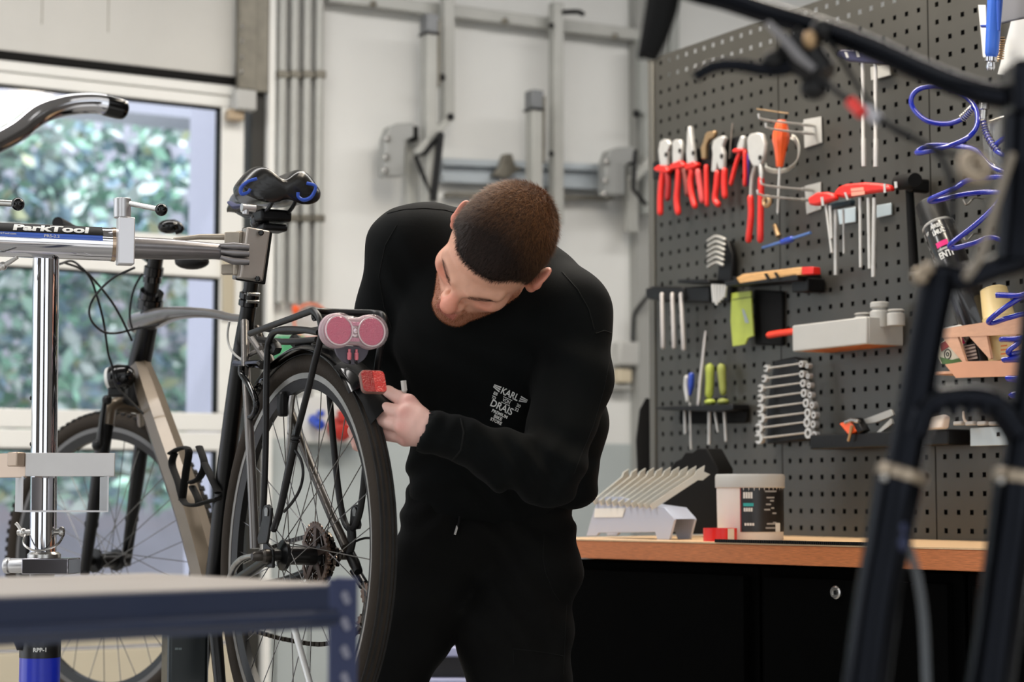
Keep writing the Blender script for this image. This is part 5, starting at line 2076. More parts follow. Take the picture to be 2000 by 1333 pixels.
# bottle cage
def C3b(cx, cy, l):
    return BK(cx / 3.7037, 700 + cy / 3.7037, l)
B = MB()
for pts in ([(1235, 690), (1300, 655), (1365, 665), (1345, 820), (1318, 1030)], [(1262, 690), (1245, 770), (1290, 900), (1330, 1040), (1400, 1065), (1480, 1045), (1578, 1018)], [(1440, 640), (1475, 740), (1475, 800), (1440, 870), (1380, 900)], [(1480, 760), (1530, 870), (1578, 975)], [(1390, 930), (1430, 1010), (1440, 1055)]):
    B.tube([C3b(x, y, -.042 + .02 * max(0, (x - 1240) / 340)) for x, y in pts], .0085, 8, k=5, flat=.45)
B.build('bottle_cage', BLACKMATT, bike)
# mudguard
def fend(r, l):
    return r - .016 * (l / .03) ** 2
B = MB()
ls = np.linspace(-.028, .028, 9)
prof = [(fend(.376, l), l) for l in ls] + [(fend(.3745, l) - .0, l) for l in ls[::-1]]
B.sweep(H0, WR_, BFv, prof, math.radians(48), math.radians(131), 44)
B.build('mudguard', GLOSSB, bike, ang=60)
B = MB()
ls = np.linspace(-.033, .033, 9)
prof = [(fend(.379, l * .9), l) for l in ls] + [(fend(.377, l * .9), l) for l in ls[::-1]]
B.sweep(H0 + BRv * .004, WR_, BFv, prof, math.radians(118), math.radians(139.5), 14)
n = len(prof)
for i, (x, y, z) in enumerate(B.v):
    x, y, z = V((x, y, z)) + BRv * (.022 * (i // n) / 14)
    B.v[i] = (x, y, z)
    if i >= 12 * n:
        k = i % n
        l = abs(prof[k][1]) / .033
        l0 = 0
        B.v[i] = tuple(V((x, y, z)) + (ZU * -.8 - BFv * .25) * (.03 * (l - .35) * (i // n - 11) / 3))
B.build('mud_flap', mat('scratched_black', (7, 7, 7), .5, noise=.8, nscale=40, spec=.14, bump=.15, bscale=60), bike, ang=60)
# rear reflector on the mudguard
an = math.radians(129)
rd_ = BFv * math.cos(an) + ZU * math.sin(an)
tn_ = ZU * math.cos(an) - BFv * math.sin(an)
c = W(730, 745, 3.115)
nrm = (-BFv * .9 + ZU * .35).normalized()
upv = (ZU - nrm * nrm.z).normalized()
rx = upv.cross(nrm)
def rrect(c, hx, hy, r, n=5):
    out = []
    for (sx, sy, a0) in ((1, 1, 0), (-1, 1, 90), (-1, -1, 180), (1, -1, 270)):
        for i in range(n + 1):
            a = math.radians(a0 + 90 * i / n)
            out.append(c + rx * (sx * (hx - r) + r * math.cos(a)) + upv * (sy * (hy - r) + r * math.sin(a)))
    return out
rf = None
B = MB()
B.prism(rrect(c - nrm * .008, .0215, .0195, .008), nrm * .008)
rf = B.build('reflector', mat('reflector_frame', (120, 84, 74), .4), bike, bev=.001)
def prismatic(name, rgb):
    m = mat(name, rgb, .15, coat=.5)
    t = m.node_tree
    p = t.nodes['Principled BSDF']
    co = t.nodes.new('ShaderNodeTexCoord')
    v = t.nodes.new('ShaderNodeTexVoronoi')
    v.inputs['Scale'].default_value = 420
    b = t.nodes.new('ShaderNodeBump')
    b.inputs['Strength'].default_value = .8
    b.inputs['Distance'].default_value = .002
    t.links.new(co.outputs['Object'], v.inputs['Vector'])
    t.links.new(v.outputs['Distance'], b.inputs['Height'])
    t.links.new(b.outputs[0], p.inputs['Normal'])
    return m
B = MB()
q = rrect(c, .0205, .0185, .007)
lft = [p for p in q if (p - c).dot(rx) < -.0005]
rgt1, rgt2 = q[:6], q[18:]
B.prism(lft + [c - upv * .0185 - rx * .0002, c + upv * .0185 - rx * .0002], nrm * .0008)
B.build('reflector_left', prismatic('reflector_red_deep', (176, 34, 34)), rf, smooth=False)
B = MB()
B.prism(rgt2 + rgt1 + [c + upv * .0185 + rx * .0002, c - upv * .0185 + rx * .0002], nrm * .0008)
B.build('reflector_right', prismatic('reflector_red', (228, 58, 52)), rf, smooth=False)
# rear light
lc = W(694, 647, 3.215)
rx, upv, nrm = BRv, ZU, -BFv
CLR = bpy.data.materials.new('clear_lens')
CLR.use_nodes = True
tn = CLR.node_tree
pb = tn.nodes['Principled BSDF']
pb.inputs['Base Color'].default_value = (*lin((232, 222, 224)), 1)
pb.inputs['Roughness'].default_value = .06
pb.inputs['Alpha'].default_value = .2
pb.inputs['Coat Weight'].default_value = .6
def eight(hx, r, neck, n=18):
    out = []
    for sx in (1, -1):
        for i in range(n + 1):
            a = math.radians(-128 + 256 * i / n) + (0 if sx > 0 else pi)
            out.append((sx * 0 + (hx if sx > 0 else -hx) + r * math.cos(a), r * math.sin(a)))
    return out
def place(pts, c, d=0):
    return [c + rx * x + upv * y + nrm * d for x, y in pts]
tl = part('rear_light', bike, lc)
B = MB()
B.prism(place(eight(.0295, .0295, .018), lc, -.022), nrm * .014)
B.build('light_housing', mat('light_housing', (176, 150, 156), .3, coat=.3), tl, bev=.004)
for sx in (-1, 1):
    B = MB()
    c = lc + rx * (.0295 * sx)
    B.lathe(c - nrm * .006, nrm, [(.0235, 0), (.0235, .004), (.022, .006), (.0005, .0062)], 32)
    B.build('pink_reflector', prismatic('reflector_pink', (214, 62, 112)), tl, ang=30)
    B = MB()
    B.torus(c + nrm * .001, nrm, .0242, .0013, 32, 8)
    B.build('reflector_ring', mat('pale_pink_plastic', (226, 206, 212), .15, coat=.5), tl)
B = MB()
B.lathe(lc - nrm * .008, nrm, [(.010, 0), (.0095, .006), (.006, .007), (.004, .010), (.0005, .011)], 20)
B.build('lamp', mat('lamp_silver', (214, 196, 202), .15, .7), tl)
for z in (.012, -.014):
    B = MB()
    B.box(lc + upv * z - nrm * .004, (.018, .006, .007), (rx, nrm, upv))
    B.build('lamp_bar', prismatic('reflector_pink2', (214, 130, 160)), tl, bev=.001)
B = MB()
B.prism(place(eight(.0295, .0295, .018), lc, -.008), nrm * .016)
B.build('lens', CLR, tl, bev=.005, seg=3)
B = MB()
pc = lc - upv * .024 - nrm * .012
B.prism([pc + rx * (.031 * math.cos(a)) + upv * (.031 * math.sin(a)) for a in np.linspace(-pi, 0, 16)], -nrm * .006)
B.build('mount_plate', mat('mount_grey', (84, 82, 92), .45), tl, bev=.001)
for x in (-.007, .006):
    B = MB()
    B.lathe(lc + rx * x - upv * .030 - nrm * .008, -upv, [(.0022, 0), (.0022, .005), (.0036, .006), (.0036, .016), (.002, .018)], 10)
    B.build('terminal', mat('terminal_pink', (222, 122, 134), .35), tl)
    B = MB()
    B.tube([lc + rx * x - upv * .047 - nrm * .008, lc + rx * (x + .002) - upv * .054 - nrm * .01, lc + rx * .0 - upv * .045 - nrm * .016], .0012, 6, k=4)
    B.build('wire', BLACKP, tl)
# luggage rack
RK = mat('rack_black', (26, 25, 25), .38, .2, spec=.35, noise=.25, nscale=30, bump=.06, bscale=120)
rk = part('luggage_rack', bike, BK(610, 610))
def rack(l, pts, r=.0058, k=5, six=False):
    B = MB()
    P = [BK(x, y, q[0] if q else l) for x, y, *q in pts]
    B.tube(P, r, 12, k=k)
    B.build('rack_tube', RK, rk)
rack(-.05, [(489, 652), (520, 640), (570, 622), (602, 610), (613, 608), (624, 622), (628, 645), (625, 668), (614, 710), (606, 745), (592, 800), (578, 852)])
rack(-.06, [(578, 852), (572, 885), (560, 940), (546, 1000), (534, 1036)], .0062)
rack(-.05, [(623, 650), (595, 645), (555, 644), (535, 650), (525, 668), (522, 690), (520, 760), (519, 860), (516, 960), (512, 1030)])
rack(.0, [(613, 608, -.05), (640, 609, -.02), (690, 611, .02), (730, 612, .05), (748, 617, .055), (750, 640, .055), (741, 690, .055), (736, 728, .06)])
rack(.06, [(641, 740), (650, 850), (660, 950), (670, 1010), (681, 1033), (692, 1030), (703, 1000), (710, 950), (716, 880)])
rack(.06, [(686, 1030), (687, 1055), (682, 1080)], .008)
rack(.0, [(505, 664), (560, 668), (620, 664)], .006)
rack(.03, [(500, 640), (560, 650), (640, 640)], .0045)
B = MB()
a, b = BK(574, 840, -.062), BK(536, 1034, -.062)
B.prism([a + BFv * .006, a - BFv * .008, b - BFv * .007, b + BFv * .007], BRv * .003)
B.build('flat_stay', RK, rk)
B = MB()
for x, y, l in ((618, 674, -.051), (578, 855, -.061), (576, 862, -.061)):
    B.torus(BK(x, y, l), ZU - BFv * .3, .0075, .0018, 14, 6)
B.build('cable_tie', BLACKP, rk)
B = MB()
P = [BK(612 + 26 * f, 618 - 2 * f, -.02 + .04 * f) + ZU * (.008 * math.cos(f * 70)) + BFv * (.008 * math.sin(f * 70)) for f in np.linspace(0, 1, 120)]
B.tube(P, .0011, 5)
B.build('clip_spring', BLACKM, rk)
for l, (x0, y0), (x1, y1) in ((-.066, (520, 996), (510, 1062)), (.066, (692, 996), (690, 1034))):
    B = MB()
    a, b = BK(x0, y0, l), BK(x1, y1, l)
    xa, ya, xb, yb = x0, y0, x1, y1
    B.prism([BK(x, y, l) for x, y in ((xa - 8, ya + 2), (xa - 5, ya - 8), (xa + 3, ya - 10), (xa + 9, ya - 3), (xa + 8, ya + 18), (xb + 12, yb - 8), (xb + 10, yb), (xb - 6, yb + 2), (xb - 8, yb - 10), (xa - 9, ya + 20))], BRv * .005)
    pl = B.build('foot_plate', RK, rk, bev=.0015)
    B = MB()
    c = a.lerp(b, .22)
    B.prism([BK(x, y, l - .001) for x, y in ((xa - 3, ya + 1), (xa - 1, ya - 4), (xa + 2, ya - 4), (xa + 4, ya + 1), (xa + 3, ya + 13), (xa - 2, ya + 13))], BRv * -.0012)
    B.build('foot_slot', mat('worn_alloy', (150, 148, 144), .3, .8), pl)
B = MB()
B.tube([BK(x, y, -.06) for x, y in ((577, 880), (588, 900), (592, 925), (586, 955), (572, 980), (555, 1000))], .0026, 8, k=5)
B.build('light_cable', BLACKP, bike)
B = MB()
B.tube(bk6(-.02, [(310, 500), (440, 435), (460, 420)]), .005, 8)
B.tube(bk6(-.02, [(370, 330), (500, 520)]), .006, 8)
B.build('rack_strut', GUN, rk)
B = MB()
B.tube(bk6(-.04, [(560, 380), (590, 420), (560, 440)]), .009, 8, k=3)
B.build('rack_bracket', BLACKP, rk)
B = MB()
B.tube(bk6(.04, [(730, 350), (780, 400)]), .012, 8)
B.build('rack_bracket', BLACKP, rk)

# ------------------------------------------------------------------ repair stand
st = thing('repair_stand', 'chrome bicycle repair stand with blue and black decal on its arm', 'repair stand', V((W(88, 975, 3.32).x, 3.32, 0)))
CAST = mat('cast_alloy', (132, 129, 130), .3, .75, noise=.08, nscale=30)
B = MB()
pt, pbm = W(90, 492, 3.32), W(84, 1092, 3.32)
B.cyl(pbm, pt, .0222, 32)
B.build('post', CHROME, st)
B = MB()
B.lathe(pt - ZU * .0, ZU, [(.0225, -.003), (.027, 0), (.027, .006), (.022, .012)], 32)
B.build('post_collar', CHROME, st)
A0, A1 = W(-60, 466, 3.26), W(222, 478, 3.34)
A1 = A1
B = MB()
AR = .0288
B.cyl(A0, A1, AR, 40)
B.build('arm_tube', CHROME, st)
B = MB()
ad = (A1 - A0).normalized()
B.lathe(A1 - ad * .006, ad, [(AR * .9, 0), (AR * 1.02, .001), (AR * 1.04, .008), (AR * .8, .012)], 36)
B.build('tube_ring', mat('worn_chrome', (170, 150, 130), .2, 1, noise=.3, nscale=60), st)
az = (ZU - ad * ad.z).normalized()
ay = ad.cross(az)
if ay.y > 0:
    ay = -ay
def arm(t_, an, rr=AR + .0004):
    return A0 + ad * t_ + (ay * math.cos(an) + az * math.sin(an)) * rr
AL = (A1 - A0).length
def armpatch(mb, t0, t1, a0, a1, rr=AR + .0003, n=10):
    P = []
    for i in range(n + 1):
        an = a0 + (a1 - a0) * i / n
        P += [arm(t0, an, rr), arm(t1, an, rr)]
    return mb.add(P, [(2 * i, 2 * i + 1, 2 * i + 3, 2 * i + 2) for i in range(n)])
def at(px):
    return AL * (px + 60) / 282
R_ = math.radians
B = MB()
armpatch(B, at(-55), at(197), R_(22), R_(100))
armpatch(B, at(235), at(240), R_(40), R_(60))
B.build('black_decal', mat('decal_black', (7, 7, 8), .6, spec=.2), st)
B = MB()
armpatch(B, at(-55), at(196), R_(4), R_(22))
B.build('blue_decal', mat('decal_blue', (42, 92, 196), .3, coat=.3), st)
B = MB()
def armtext(px, an):
    return lambda x, y: arm(at(px) + x, an + y / AR, AR + .0008)
text(B, 'ParkTool', .021, armtext(94, R_(43)), wide=at(168) - at(18), bold=.0009, shear=.12)
tag(B.build('lettering', INKW, st, smooth=False), kind='stuff')
B = MB()
text(B, 'PRS-2.2', .0068, armtext(96, R_(12)), wide=at(112) - at(82), bold=.0001)
text(B, 'ParkTool.com', .005, armtext(8, R_(15)), wide=at(24) - at(-14), bold=.0001)
tag(B.build('small_lettering', INKW, st, smooth=False), kind='stuff')
# clamp lever block
cl = part('clamp_lever', st, W(243, 450, 3.3))
B = MB()
B.cyl(W(239, 426, 3.31), W(239, 388, 3.31), .0148, 28)
B.build('lever_hub', ALU, cl, bev=.001)
B = MB()
bx = (V((.94, .34, 0)).normalized(), V((-.34, .94, 0)).normalized(), ZU)
B.box(W(245, 472, 3.31), (.028, .03, .081), bx)
B.build('lever_block', mat('light_alloy', (214, 213, 216), .35, .6), cl, bev=.002)
B = MB()
B.cyl(W(255, 398, 3.3), W(306, 408, 3.27), .0048, 14)
B.build('lever_rod', STEEL, cl)
B = MB()
B.ball(W(315, 410, 3.265), .0108, nu=24, nv=16)
B.build('lever_ball', GLOSSB, cl)
B = MB()
B.cyl(W(-40, 394, 3.25), W(26, 398, 3.25), .0056, 14)
lv = part('left_clamp_lever', st, W(0, 396, 3.25))
B.build('lever_rod', STEEL, lv)
B = MB()
B.ball(W(35, 399, 3.25), .0112, nu=24, nv=16)
B.build('lever_ball', GLOSSB, lv)
B = MB()
B.tube([W(-14, 532, 3.27), W(8, 519, 3.26), W(34, 503, 3.25)], [.0045, .0045, .003], 10)
B.ball(W(6, 520, 3.26), .0075)
B.build('lock_lever', STEEL, st)
# casting and jaws
J = W(496, 498, 3.46)
jd = (J - A1)
cz = part('clamp_head', st, W(400, 490, 3.42))
B = MB()
P = [W(258, 484, 3.35), W(330, 487, 3.38), W(420, 491, 3.42), W(478, 496, 3.45)]
B.tube(P, [.0195, .0185, .0145, .0145], 24)
B.build('casting', CAST, cz)
B = MB()
for y0, y1, y2 in ((478, 481, 470), (489, 494, 500), (500, 510, 520)):
    B.tube([W(430, y0 + 2, 3.41), W(455, y1, 3.42), W(486, y1 + 2, 3.43)], [.004, .007, .006], 10)
B.build('casting_rib', CAST, cz)
jz = (W(505, 447, 3.46) - W(491, 548, 3.46)).normalized()
jx = V((.9, .42, 0))
jx = (jx - jz * jx.dot(jz)).normalized()
jy = jz.cross(jx)
B = MB()
B.box(J + jx * -.002, (.043, .03, .092), (jx, jy, jz))
B.build('front_jaw', mat('jaw_alloy', (168, 160, 152), .32, .7, noise=.06, nscale=20), cz, bev=.003)
B = MB()
B.box(J + jx * .006 + jy * .019 * (1 if jy.y > 0 else -1), (.054, .012, .096), (jx, jy, jz))
B.build('jaw_liner', RUBBER, cz, bev=.002)
B = MB()
B.box(J + jx * .006 + jy * .04 * (1 if jy.y > 0 else -1), (.05, .03, .09), (jx, jy, jz))
B.build('rear_jaw', CAST, cz, bev=.003)
for x, y in ((510, 455), (503, 545)):
    B = MB()
    p = W(x, y, 3.437)
    B.lathe(p, (CAM - p), [(.0052, -.006), (.0052, .003), (.003, .004), (.003, .001)], 12)
    B.build('jaw_bolt', GLOSSB, cz)
BEIGE = mat('beige_alloy', (164, 154, 140), .4, .5, noise=.1, nscale=30)
B = MB()
B.tube([W(338, 468, 3.45), W(390, 463, 3.46), W(440, 463, 3.47)], [.003, .005, .006], 10)
B.box(W(455, 466, 3.46), (.028, .02, .022))
B.box(W(447, 527, 3.47), (.026, .02, .018))
B.cyl(W(462, 515, 3.46), W(461, 538, 3.46), .006, 12)
B.cyl(W(468, 452, 3.46), W(468, 478, 3.46), .007, 12)
B.build('jaw_link', BEIGE, cz, bev=.002)
# tray bracket round the post
tr_ = thing('tool_tray', 'bare aluminium tray bracket strapped in front of the chrome post', 'tray', W(130, 912, 3.2))
ALW = mat('satin_aluminium', (206, 204, 203), .45, .4, noise=.03, nscale=20)
def sheet(mb, a, b, z0, z1, th=.0025):
    a, b = V((a.x, a.y, 0)), V((b.x, b.y, 0))
    d = (b - a).normalized()
    n = V((-d.y, d.x, 0))
    return mb.box((a + b) / 2 + ZU * ((z0 + z1) / 2), ((b - a).length, th, z1 - z0), (d, n, ZU))
zt0, zt1 = W(130, 931, 3.2).z, W(130, 885, 3.2).z
B = MB()
sheet(B, W(50, 900, 3.2), W(224, 900, 3.22), zt0, zt1, .004)
sheet(B, W(223, 900, 3.22), W(214, 900, 3.36), zt0, zt1, .003)
B.build('front_strip', ALW, tr_, bev=.001)
B = MB()
sheet(B, W(52, 900, 3.2), W(-40, 900, 3.27), zt0 - .002, zt1, .004)
B.build('left_strip', mat('tan_aluminium', (176, 158, 142), .35, .7), tr_, bev=.001)
B = MB()
p = W(30, 898, 3.2)
sheet(B, W(22, 898, 3.2), W(41, 898, 3.19), W(30, 912, 3.2).z, W(30, 884, 3.2).z, .02)
B.build('tray_hook', mat('tan_aluminium', (176, 158, 142), .35, .7), tr_, bev=.002)
B = MB()
z0, z1 = W(120, 1001, 3.19).z, zt0
sheet(B, W(44, 960, 3.19), W(31, 960, 3.32), z0, z1, .0022)
sheet(B, W(211, 960, 3.19), W(196, 960, 3.32), z0, z1, .0022)
a, b, c, d = W(44, 960, 3.19), W(211, 960, 3.19), W(196, 960, 3.32), W(31, 960, 3.32)
B.prism([V((p.x, p.y, z0)) for p in (a, b, c, d)], ZU * .0022)
B.build('wire_basket', mat('pale_aluminium', (196, 194, 196), .4, .4), tr_, smooth=False)
# pin with its ring
B = MB()
pc = W(84, 1040, 3.32)
PD = V((.97, -.2, .02)).normalized()
B.cyl(pc - PD * .046, pc + PD * .034, .0052, 12)
B.tube([pc - PD * .038 - ZU * .0, pc - PD * .046 + ZU * .012, pc - PD * .05 + ZU * .016], .003, 8)
B.ball(pc - PD * .036, (.007, .007, .008))
B.ball(pc + PD * .034, (.006, .006, .009))
B.tube([pc - PD * .032, pc - PD * .026 - ZU * .02 - V((0, .03, 0)), pc - ZU * .031 - V((0, .035, 0)), pc + PD * .03 - ZU * .022 - V((0, .02, 0)), pc + PD * .038 - ZU * .005], .002, 8, k=6)
B.build('lock_pin', STEEL, st)
B = MB()
B.lathe(W(86, 1090, 3.32), ZU, [(.028, 0), (.028, .006), (.0235, .010)], 28)
B.build('base_collar', STEEL, st)
B = MB()
hx = V((.985, -.17, 0)).normalized()
hy = V((.17, .985, 0)).normalized()
q = W(100, 1106, 3.3)
B.box(q, (.083, .055, .027), (hx, hy, ZU))
B.build('base_block', mat('dark_chrome', (150, 148, 154), .12, 1, noise=.1, nscale=10), st, bev=.002)
B = MB()
B.lathe(q - hx * .041, -hx, [(.0125, 0), (.0125, .03), (.0115, .032), (.0135, .034), (.0135, .040), (.012, .042)], 24)
B.build('base_knob', ALU, st)
for y in (778, 868, 1002):
    B = MB()
    p = W(62, y, 3.32)
    B.lathe(p, -hx, [(.004, -.002), (.004, .002)], 10)
    B.build('post_hole', BLACKM, st)
bpm = W(78, 1283, 3.32)
B = MB()
B.lathe(V((bpm.x, bpm.y, 0)), ZU, [(.16, 0), (.16, .012), (.06, .02), (.034, .03), (.034, bpm.z)], 36)
B.build('base_column', mat('stand_blue', (26, 44, 176), .3, coat=.3), st)
B = MB()
B.lathe(V((bpm.x, bpm.y, bpm.z)), ZU, [(.0345, -.001), (.0345, .035), (.03, .042), (.03, .1), (.022, .11)], 36)
B.cyl(V((bpm.x, bpm.y, bpm.z + .1)), V((pbm.x, pbm.y, pbm.z - .01)), .0205, 24)
B.build('base_band', mat('band_black', (12, 12, 13), .35), st)
B = MB()
vd = (CAM - bpm)
vd.z = 0
vd.normalize()
sd = ZU.cross(vd)
def col_(x, y):
    an = x / .0345
    return V((bpm.x, bpm.y, bpm.z + .013 + y)) + (vd * math.cos(an) + sd * math.sin(an)) * .035
text(B, 'RPP-1', .0095, col_, wide=.0215, bold=.0003)
tag(B.build('lettering', INKW, st, smooth=False), kind='stuff')
B = MB()
B.tube([W(36, 1240, 3.3), W(40, 1270, 3.3)], [.012, .006], 10)
B.build('base_grip', BLACKP, st)
# chrome swept bar at the upper left
hb = thing('chrome_handlebar', 'bent chrome handlebar with black end plug in front of the window', 'handlebar', W(120, 215, 2.7))
B = MB()
B.tube([W(x, y, q) for x, y, q in ((-160, 330, 2.5), (-80, 315, 2.55), (-20, 286, 2.6), (35, 256, 2.64), (80, 222, 2.67), (130, 206, 2.7), (180, 202, 2.72), (212, 206, 2.73))], .0148, 24, k=6)
B.build('bar', CHROME, hb)
B = MB()
e0, e1 = W(204, 205, 2.725), W(252, 217, 2.75)
B.lathe(e0, e1 - e0, [(.0152, 0), (.0156, .004), (.0156, .022), (.0145, .030), (.011, .0335), (.0005, .0345)], 24)
B.build('end_plug', GLOSSB, hb)
# dark column below the shelf table, and shelf table itself
t = thing('steel_column', 'dark square column under the blue shelf beside the wheel spokes', 'column', V((W(362, 1300, 3.75).x, 3.75, 0)))
p = W(362, 1218, 3.75)
B = MB()
B.box(V((p.x, p.y, p.z / 2)), (.078, .078, p.z), (V((.94, .34, 0)), V((-.34, .94, 0)), ZU))
B.build('column_body', mat('dark_green_black', (24, 32, 34), .35, .2, coat=.2, noise=.15, nscale=10), t, bev=.008, seg=3)
B = MB()
for x in (333, 345, 352):
    B.box(W(x, 1268, 3.705), (.006, .002, .004))
B.build('print', mat('dim_print', (90, 100, 100), .6), t, smooth=False)
B = MB()
B.box(V((p.x, p.y, .006)), (.2, .2, .012))
B.build('foot', BLACKM, t)
SBL = mat('shelf_blue', (40, 49, 73), .35, .25, noise=.06, nscale=6, coat=.2)
TC = V((-.17, 2.135, .909))
TF = V((.743, .669, 0)).normalized()
TP = V((-TF.y, TF.x, 0))
def tp(a, b, z=0):
    return TC + TF * a + TP * b + ZU * z
t = thing('shelf_table', 'blue steel shelf table with a pale worktop in the lower left foreground', 'table', tp(-.4, .2, -.909))
TAX = (TF, TP, ZU)
B = MB()
B.box(tp(-.56, .21, -.006), (1.1, .40, .01), TAX)
B.build('tabletop', mat('table_laminate', (172, 163, 155), .45, noise=.03, nscale=8), t, bev=.002)
B = MB()
pr = [(0, 0), (-.002, -.002), (-.002, -.024), (-.010, -.029), (-.012, -.036), (-.004, -.041), (-.003, -.046), (.012, -.046), (.012, -.0125), (.0, -.0125)]
ring0 = [tp(-.03, b, z - .002) for b, z in pr]
ring1 = [tp(-1.12, b, z - .002) for b, z in pr]
B.loft([ring0, ring1])
B.build('front_beam', SBL, t, ang=20)
B = MB()
B.loft([[tp(-b - .004, .02, z - .002) for b, z in pr], [tp(-b - .004, .40, z - .002) for b, z in pr]])
B.build('side_beam', SBL, t, ang=20)
for k, (a, b) in enumerate(((0, 0), (-1.12, 0), (-1.12, .4))):
    B = MB()
    sx = 1 if a == 0 else -1
    B.box(tp(a - .019 * sx, -.002 if b == 0 else b, -.452), (.038, .003, .914), TAX)
    B.box(tp(a, .017 if b == 0 else b - .017, -.452), (.003, .038, .914), TAX)
    po = B.build('post', mat('shelf_post_blue', (56, 64, 96), .4, .2, noise=.05, nscale=10), t, bev=.0008)
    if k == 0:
        for dz in (-.016, -.044, -.074, -.103, -.133, -.163):  # slots painted pale as if light shows through from behind the post
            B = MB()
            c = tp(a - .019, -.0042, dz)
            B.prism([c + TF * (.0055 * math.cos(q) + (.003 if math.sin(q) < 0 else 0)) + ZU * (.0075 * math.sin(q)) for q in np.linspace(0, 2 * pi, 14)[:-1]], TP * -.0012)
            B.build('lit_slot', mat('slot_light_pale', (150, 152, 170), .4, .5), po)
# low unit with pale drawer fronts seen between the legs
t = thing('drawer_unit', 'low unit of dark and pale lilac drawers seen between the trouser legs', 'drawer unit', V((W(880, 1300, 4.7).x, 4.7, 0)))
z1 = W(880, 1238, 4.7).z
xa, xb = W(800, 1300, 4.7).x, W(925, 1300, 4.7).x
B = MB()
B.box(V(((xa + xb) / 2, 4.85, z1 / 2)), (xb - xa, .28, z1))
B.build('body', mat('unit_dark', (52, 50, 50), .5), t, bev=.004)
z = z1 - .012
for k in range(5):
    B = MB()
    B.box(V(((xa + xb) / 2, 4.7, z - .012 - .018)), (xb - xa - .004, .05, .024))
    d_ = B.build('drawer', mat('lilac_drawer', (176, 180, 214), .4), t, bev=.004)
    z -= .075

# ------------------------------------------------------------------ bicycle front end close to the lens at the right
fb = thing('black_bicycle', 'blurred black bicycle front end with handlebar and fork close at the right', 'bicycle', W(1800, 900, 1.75))
FB = mat('satin_black_paint', (5, 6, 8), .22, 0, spec=.15)
FB.node_tree.nodes['Principled BSDF'].inputs['Specular Tint'].default_value = (.74, .8, 1, 1)
B = MB()
B.tube([W(x, y, q) for x, y, q in ((1285, -60, 1.95), (1340, -22, 1.94), (1420, 0, 1.92), (1500, 26, 1.9), (1600, 55, 1.87), (1700, 93, 1.84), (1800, 139, 1.81), (1900, 177, 1.78), (2010, 200, 1.76))], .0112, 18, k=5)
B.build('handlebar', FB, fb)
B = MB()
P = [W(1304, -40, 1.95), W(1292, 20, 1.95), (W(1278, 70, 1.95)), W(1264, 112, 1.95)]
B.tube(P, [.0175, .0165, .0145, .011], 14)
gp = B.build('grip', BLACKMATT, fb)
B = MB()
for i in range(14):
    f = i / 13
    x, y = 1281 - 26 * f, -30 + 140 * f
    B.ball(W(x - 9 + 5 * f, y, 1.945), .0035, nu=8, nv=6)
tag(B.build('grip_rib', BLACKMATT, gp), kind='stuff')
B = MB()
B.tube([W(1356, 150, 1.86), W(1395, 130, 1.86), (W(1440, 127, 1.86)), W(1500, 136, 1.86), W(1545, 125, 1.86), W(1580, 90, 1.87)], [.006, .0066, .0066, .007, .010, .012], 12, k=5)
B.build('brake_lever', FB, fb)
B = MB()
B.tube([W(1535, 75, 1.86), W(1570, 110, 1.86), W(1610, 150, 1.85)], [.016, .021, .015], 14, k=3)
B.ball(W(1590, 172, 1.85), (.014, .013, .012))
B.ball(W(1512, 118, 1.86), (.012, .012, .010))
B.ball(W(1605, 60, 1.86), (.012, .012, .012))
B.build('lever_body', BLACKP, fb)
B = MB()
B.tube([W(1500, 45, 1.84), W(1530, 75, 1.83), W(1560, 110, 1.83), W(1590, 135, 1.83)], [.003, .0045, .005, .003], 10, k=4)
B.build('hose', mat('hose_grey', (118, 116, 118), .35), fb)
B = MB()
B.ball(W(1582, 78, 1.83), (.007, .007, .009))
B.build('hose_bolt', BRASS, fb)
for pts, r_ in (([(1600, 150, 1.84), (1650, 190, 1.82), (1720, 235, 1.8), (1790, 272, 1.78), (1838, 310, 1.77), (1860, 370, 1.76), (1858, 440, 1.76)], .0032), ([(1600, 60, 1.86), (1640, 110, 1.85), (1680, 175, 1.83), (1740, 250, 1.8), (1830, 290, 1.78), (1920, 325, 1.76)], .0026)):
    B = MB()
    B.tube([W(*p) for p in pts], r_, 10, k=5)
    B.build('cable', BLACKP, fb)
B = MB()
B.tube([W(1661, 198, 1.81), W(1684, 222, 1.8)], .0058, 10)
B.build('red_sleeve', RED, fb)
B = MB()
B.tube([W(1688, 212, 1.81), W(1716, 236, 1.8)], .0058, 10)
B.build('white_sleeve', mat('sleeve_grey', (176, 176, 182), .4), fb)
B = MB()
B.torus(W(1905, 326, 1.6), V((.3, -.9, .3)), .0095, .0065, 24, 10)
B.build('cable_end', mat('champagne_metal', (150, 136, 118), .3, .7), fb)
B = MB()
B.box(W(2010, 180, 1.75), (.042, .06, .052))
B.build('stem', FB, fb, bev=.006)
B = MB()
B.tube([W(2012, 235, 1.74), W(2000, 400, 1.74), W(1990, 510, 1.74)], [.026, .022, .021], 20)
B.build('head_tube', FB, fb)
B = MB()
B.tube([W(1978, 300, 1.7), W(1945, 400, 1.7), W(1915, 500, 1.7), W(1885, 545, 1.7)], .0035, 10, k=5)  # thin beige tube added for the pale band beside the head tube
B.build('hose', mat('champagne_band', (124, 114, 100), .35), fb)
B = MB()
B.tube([W(1800, 556, 1.75), W(1830, 540, 1.75), W(1880, 545, 1.75), W(1940, 525, 1.75), W(2030, 490, 1.75)], [.012, .014, .012, .011, .014], 16, k=5)
B.build('fork_crown', FB, fb)
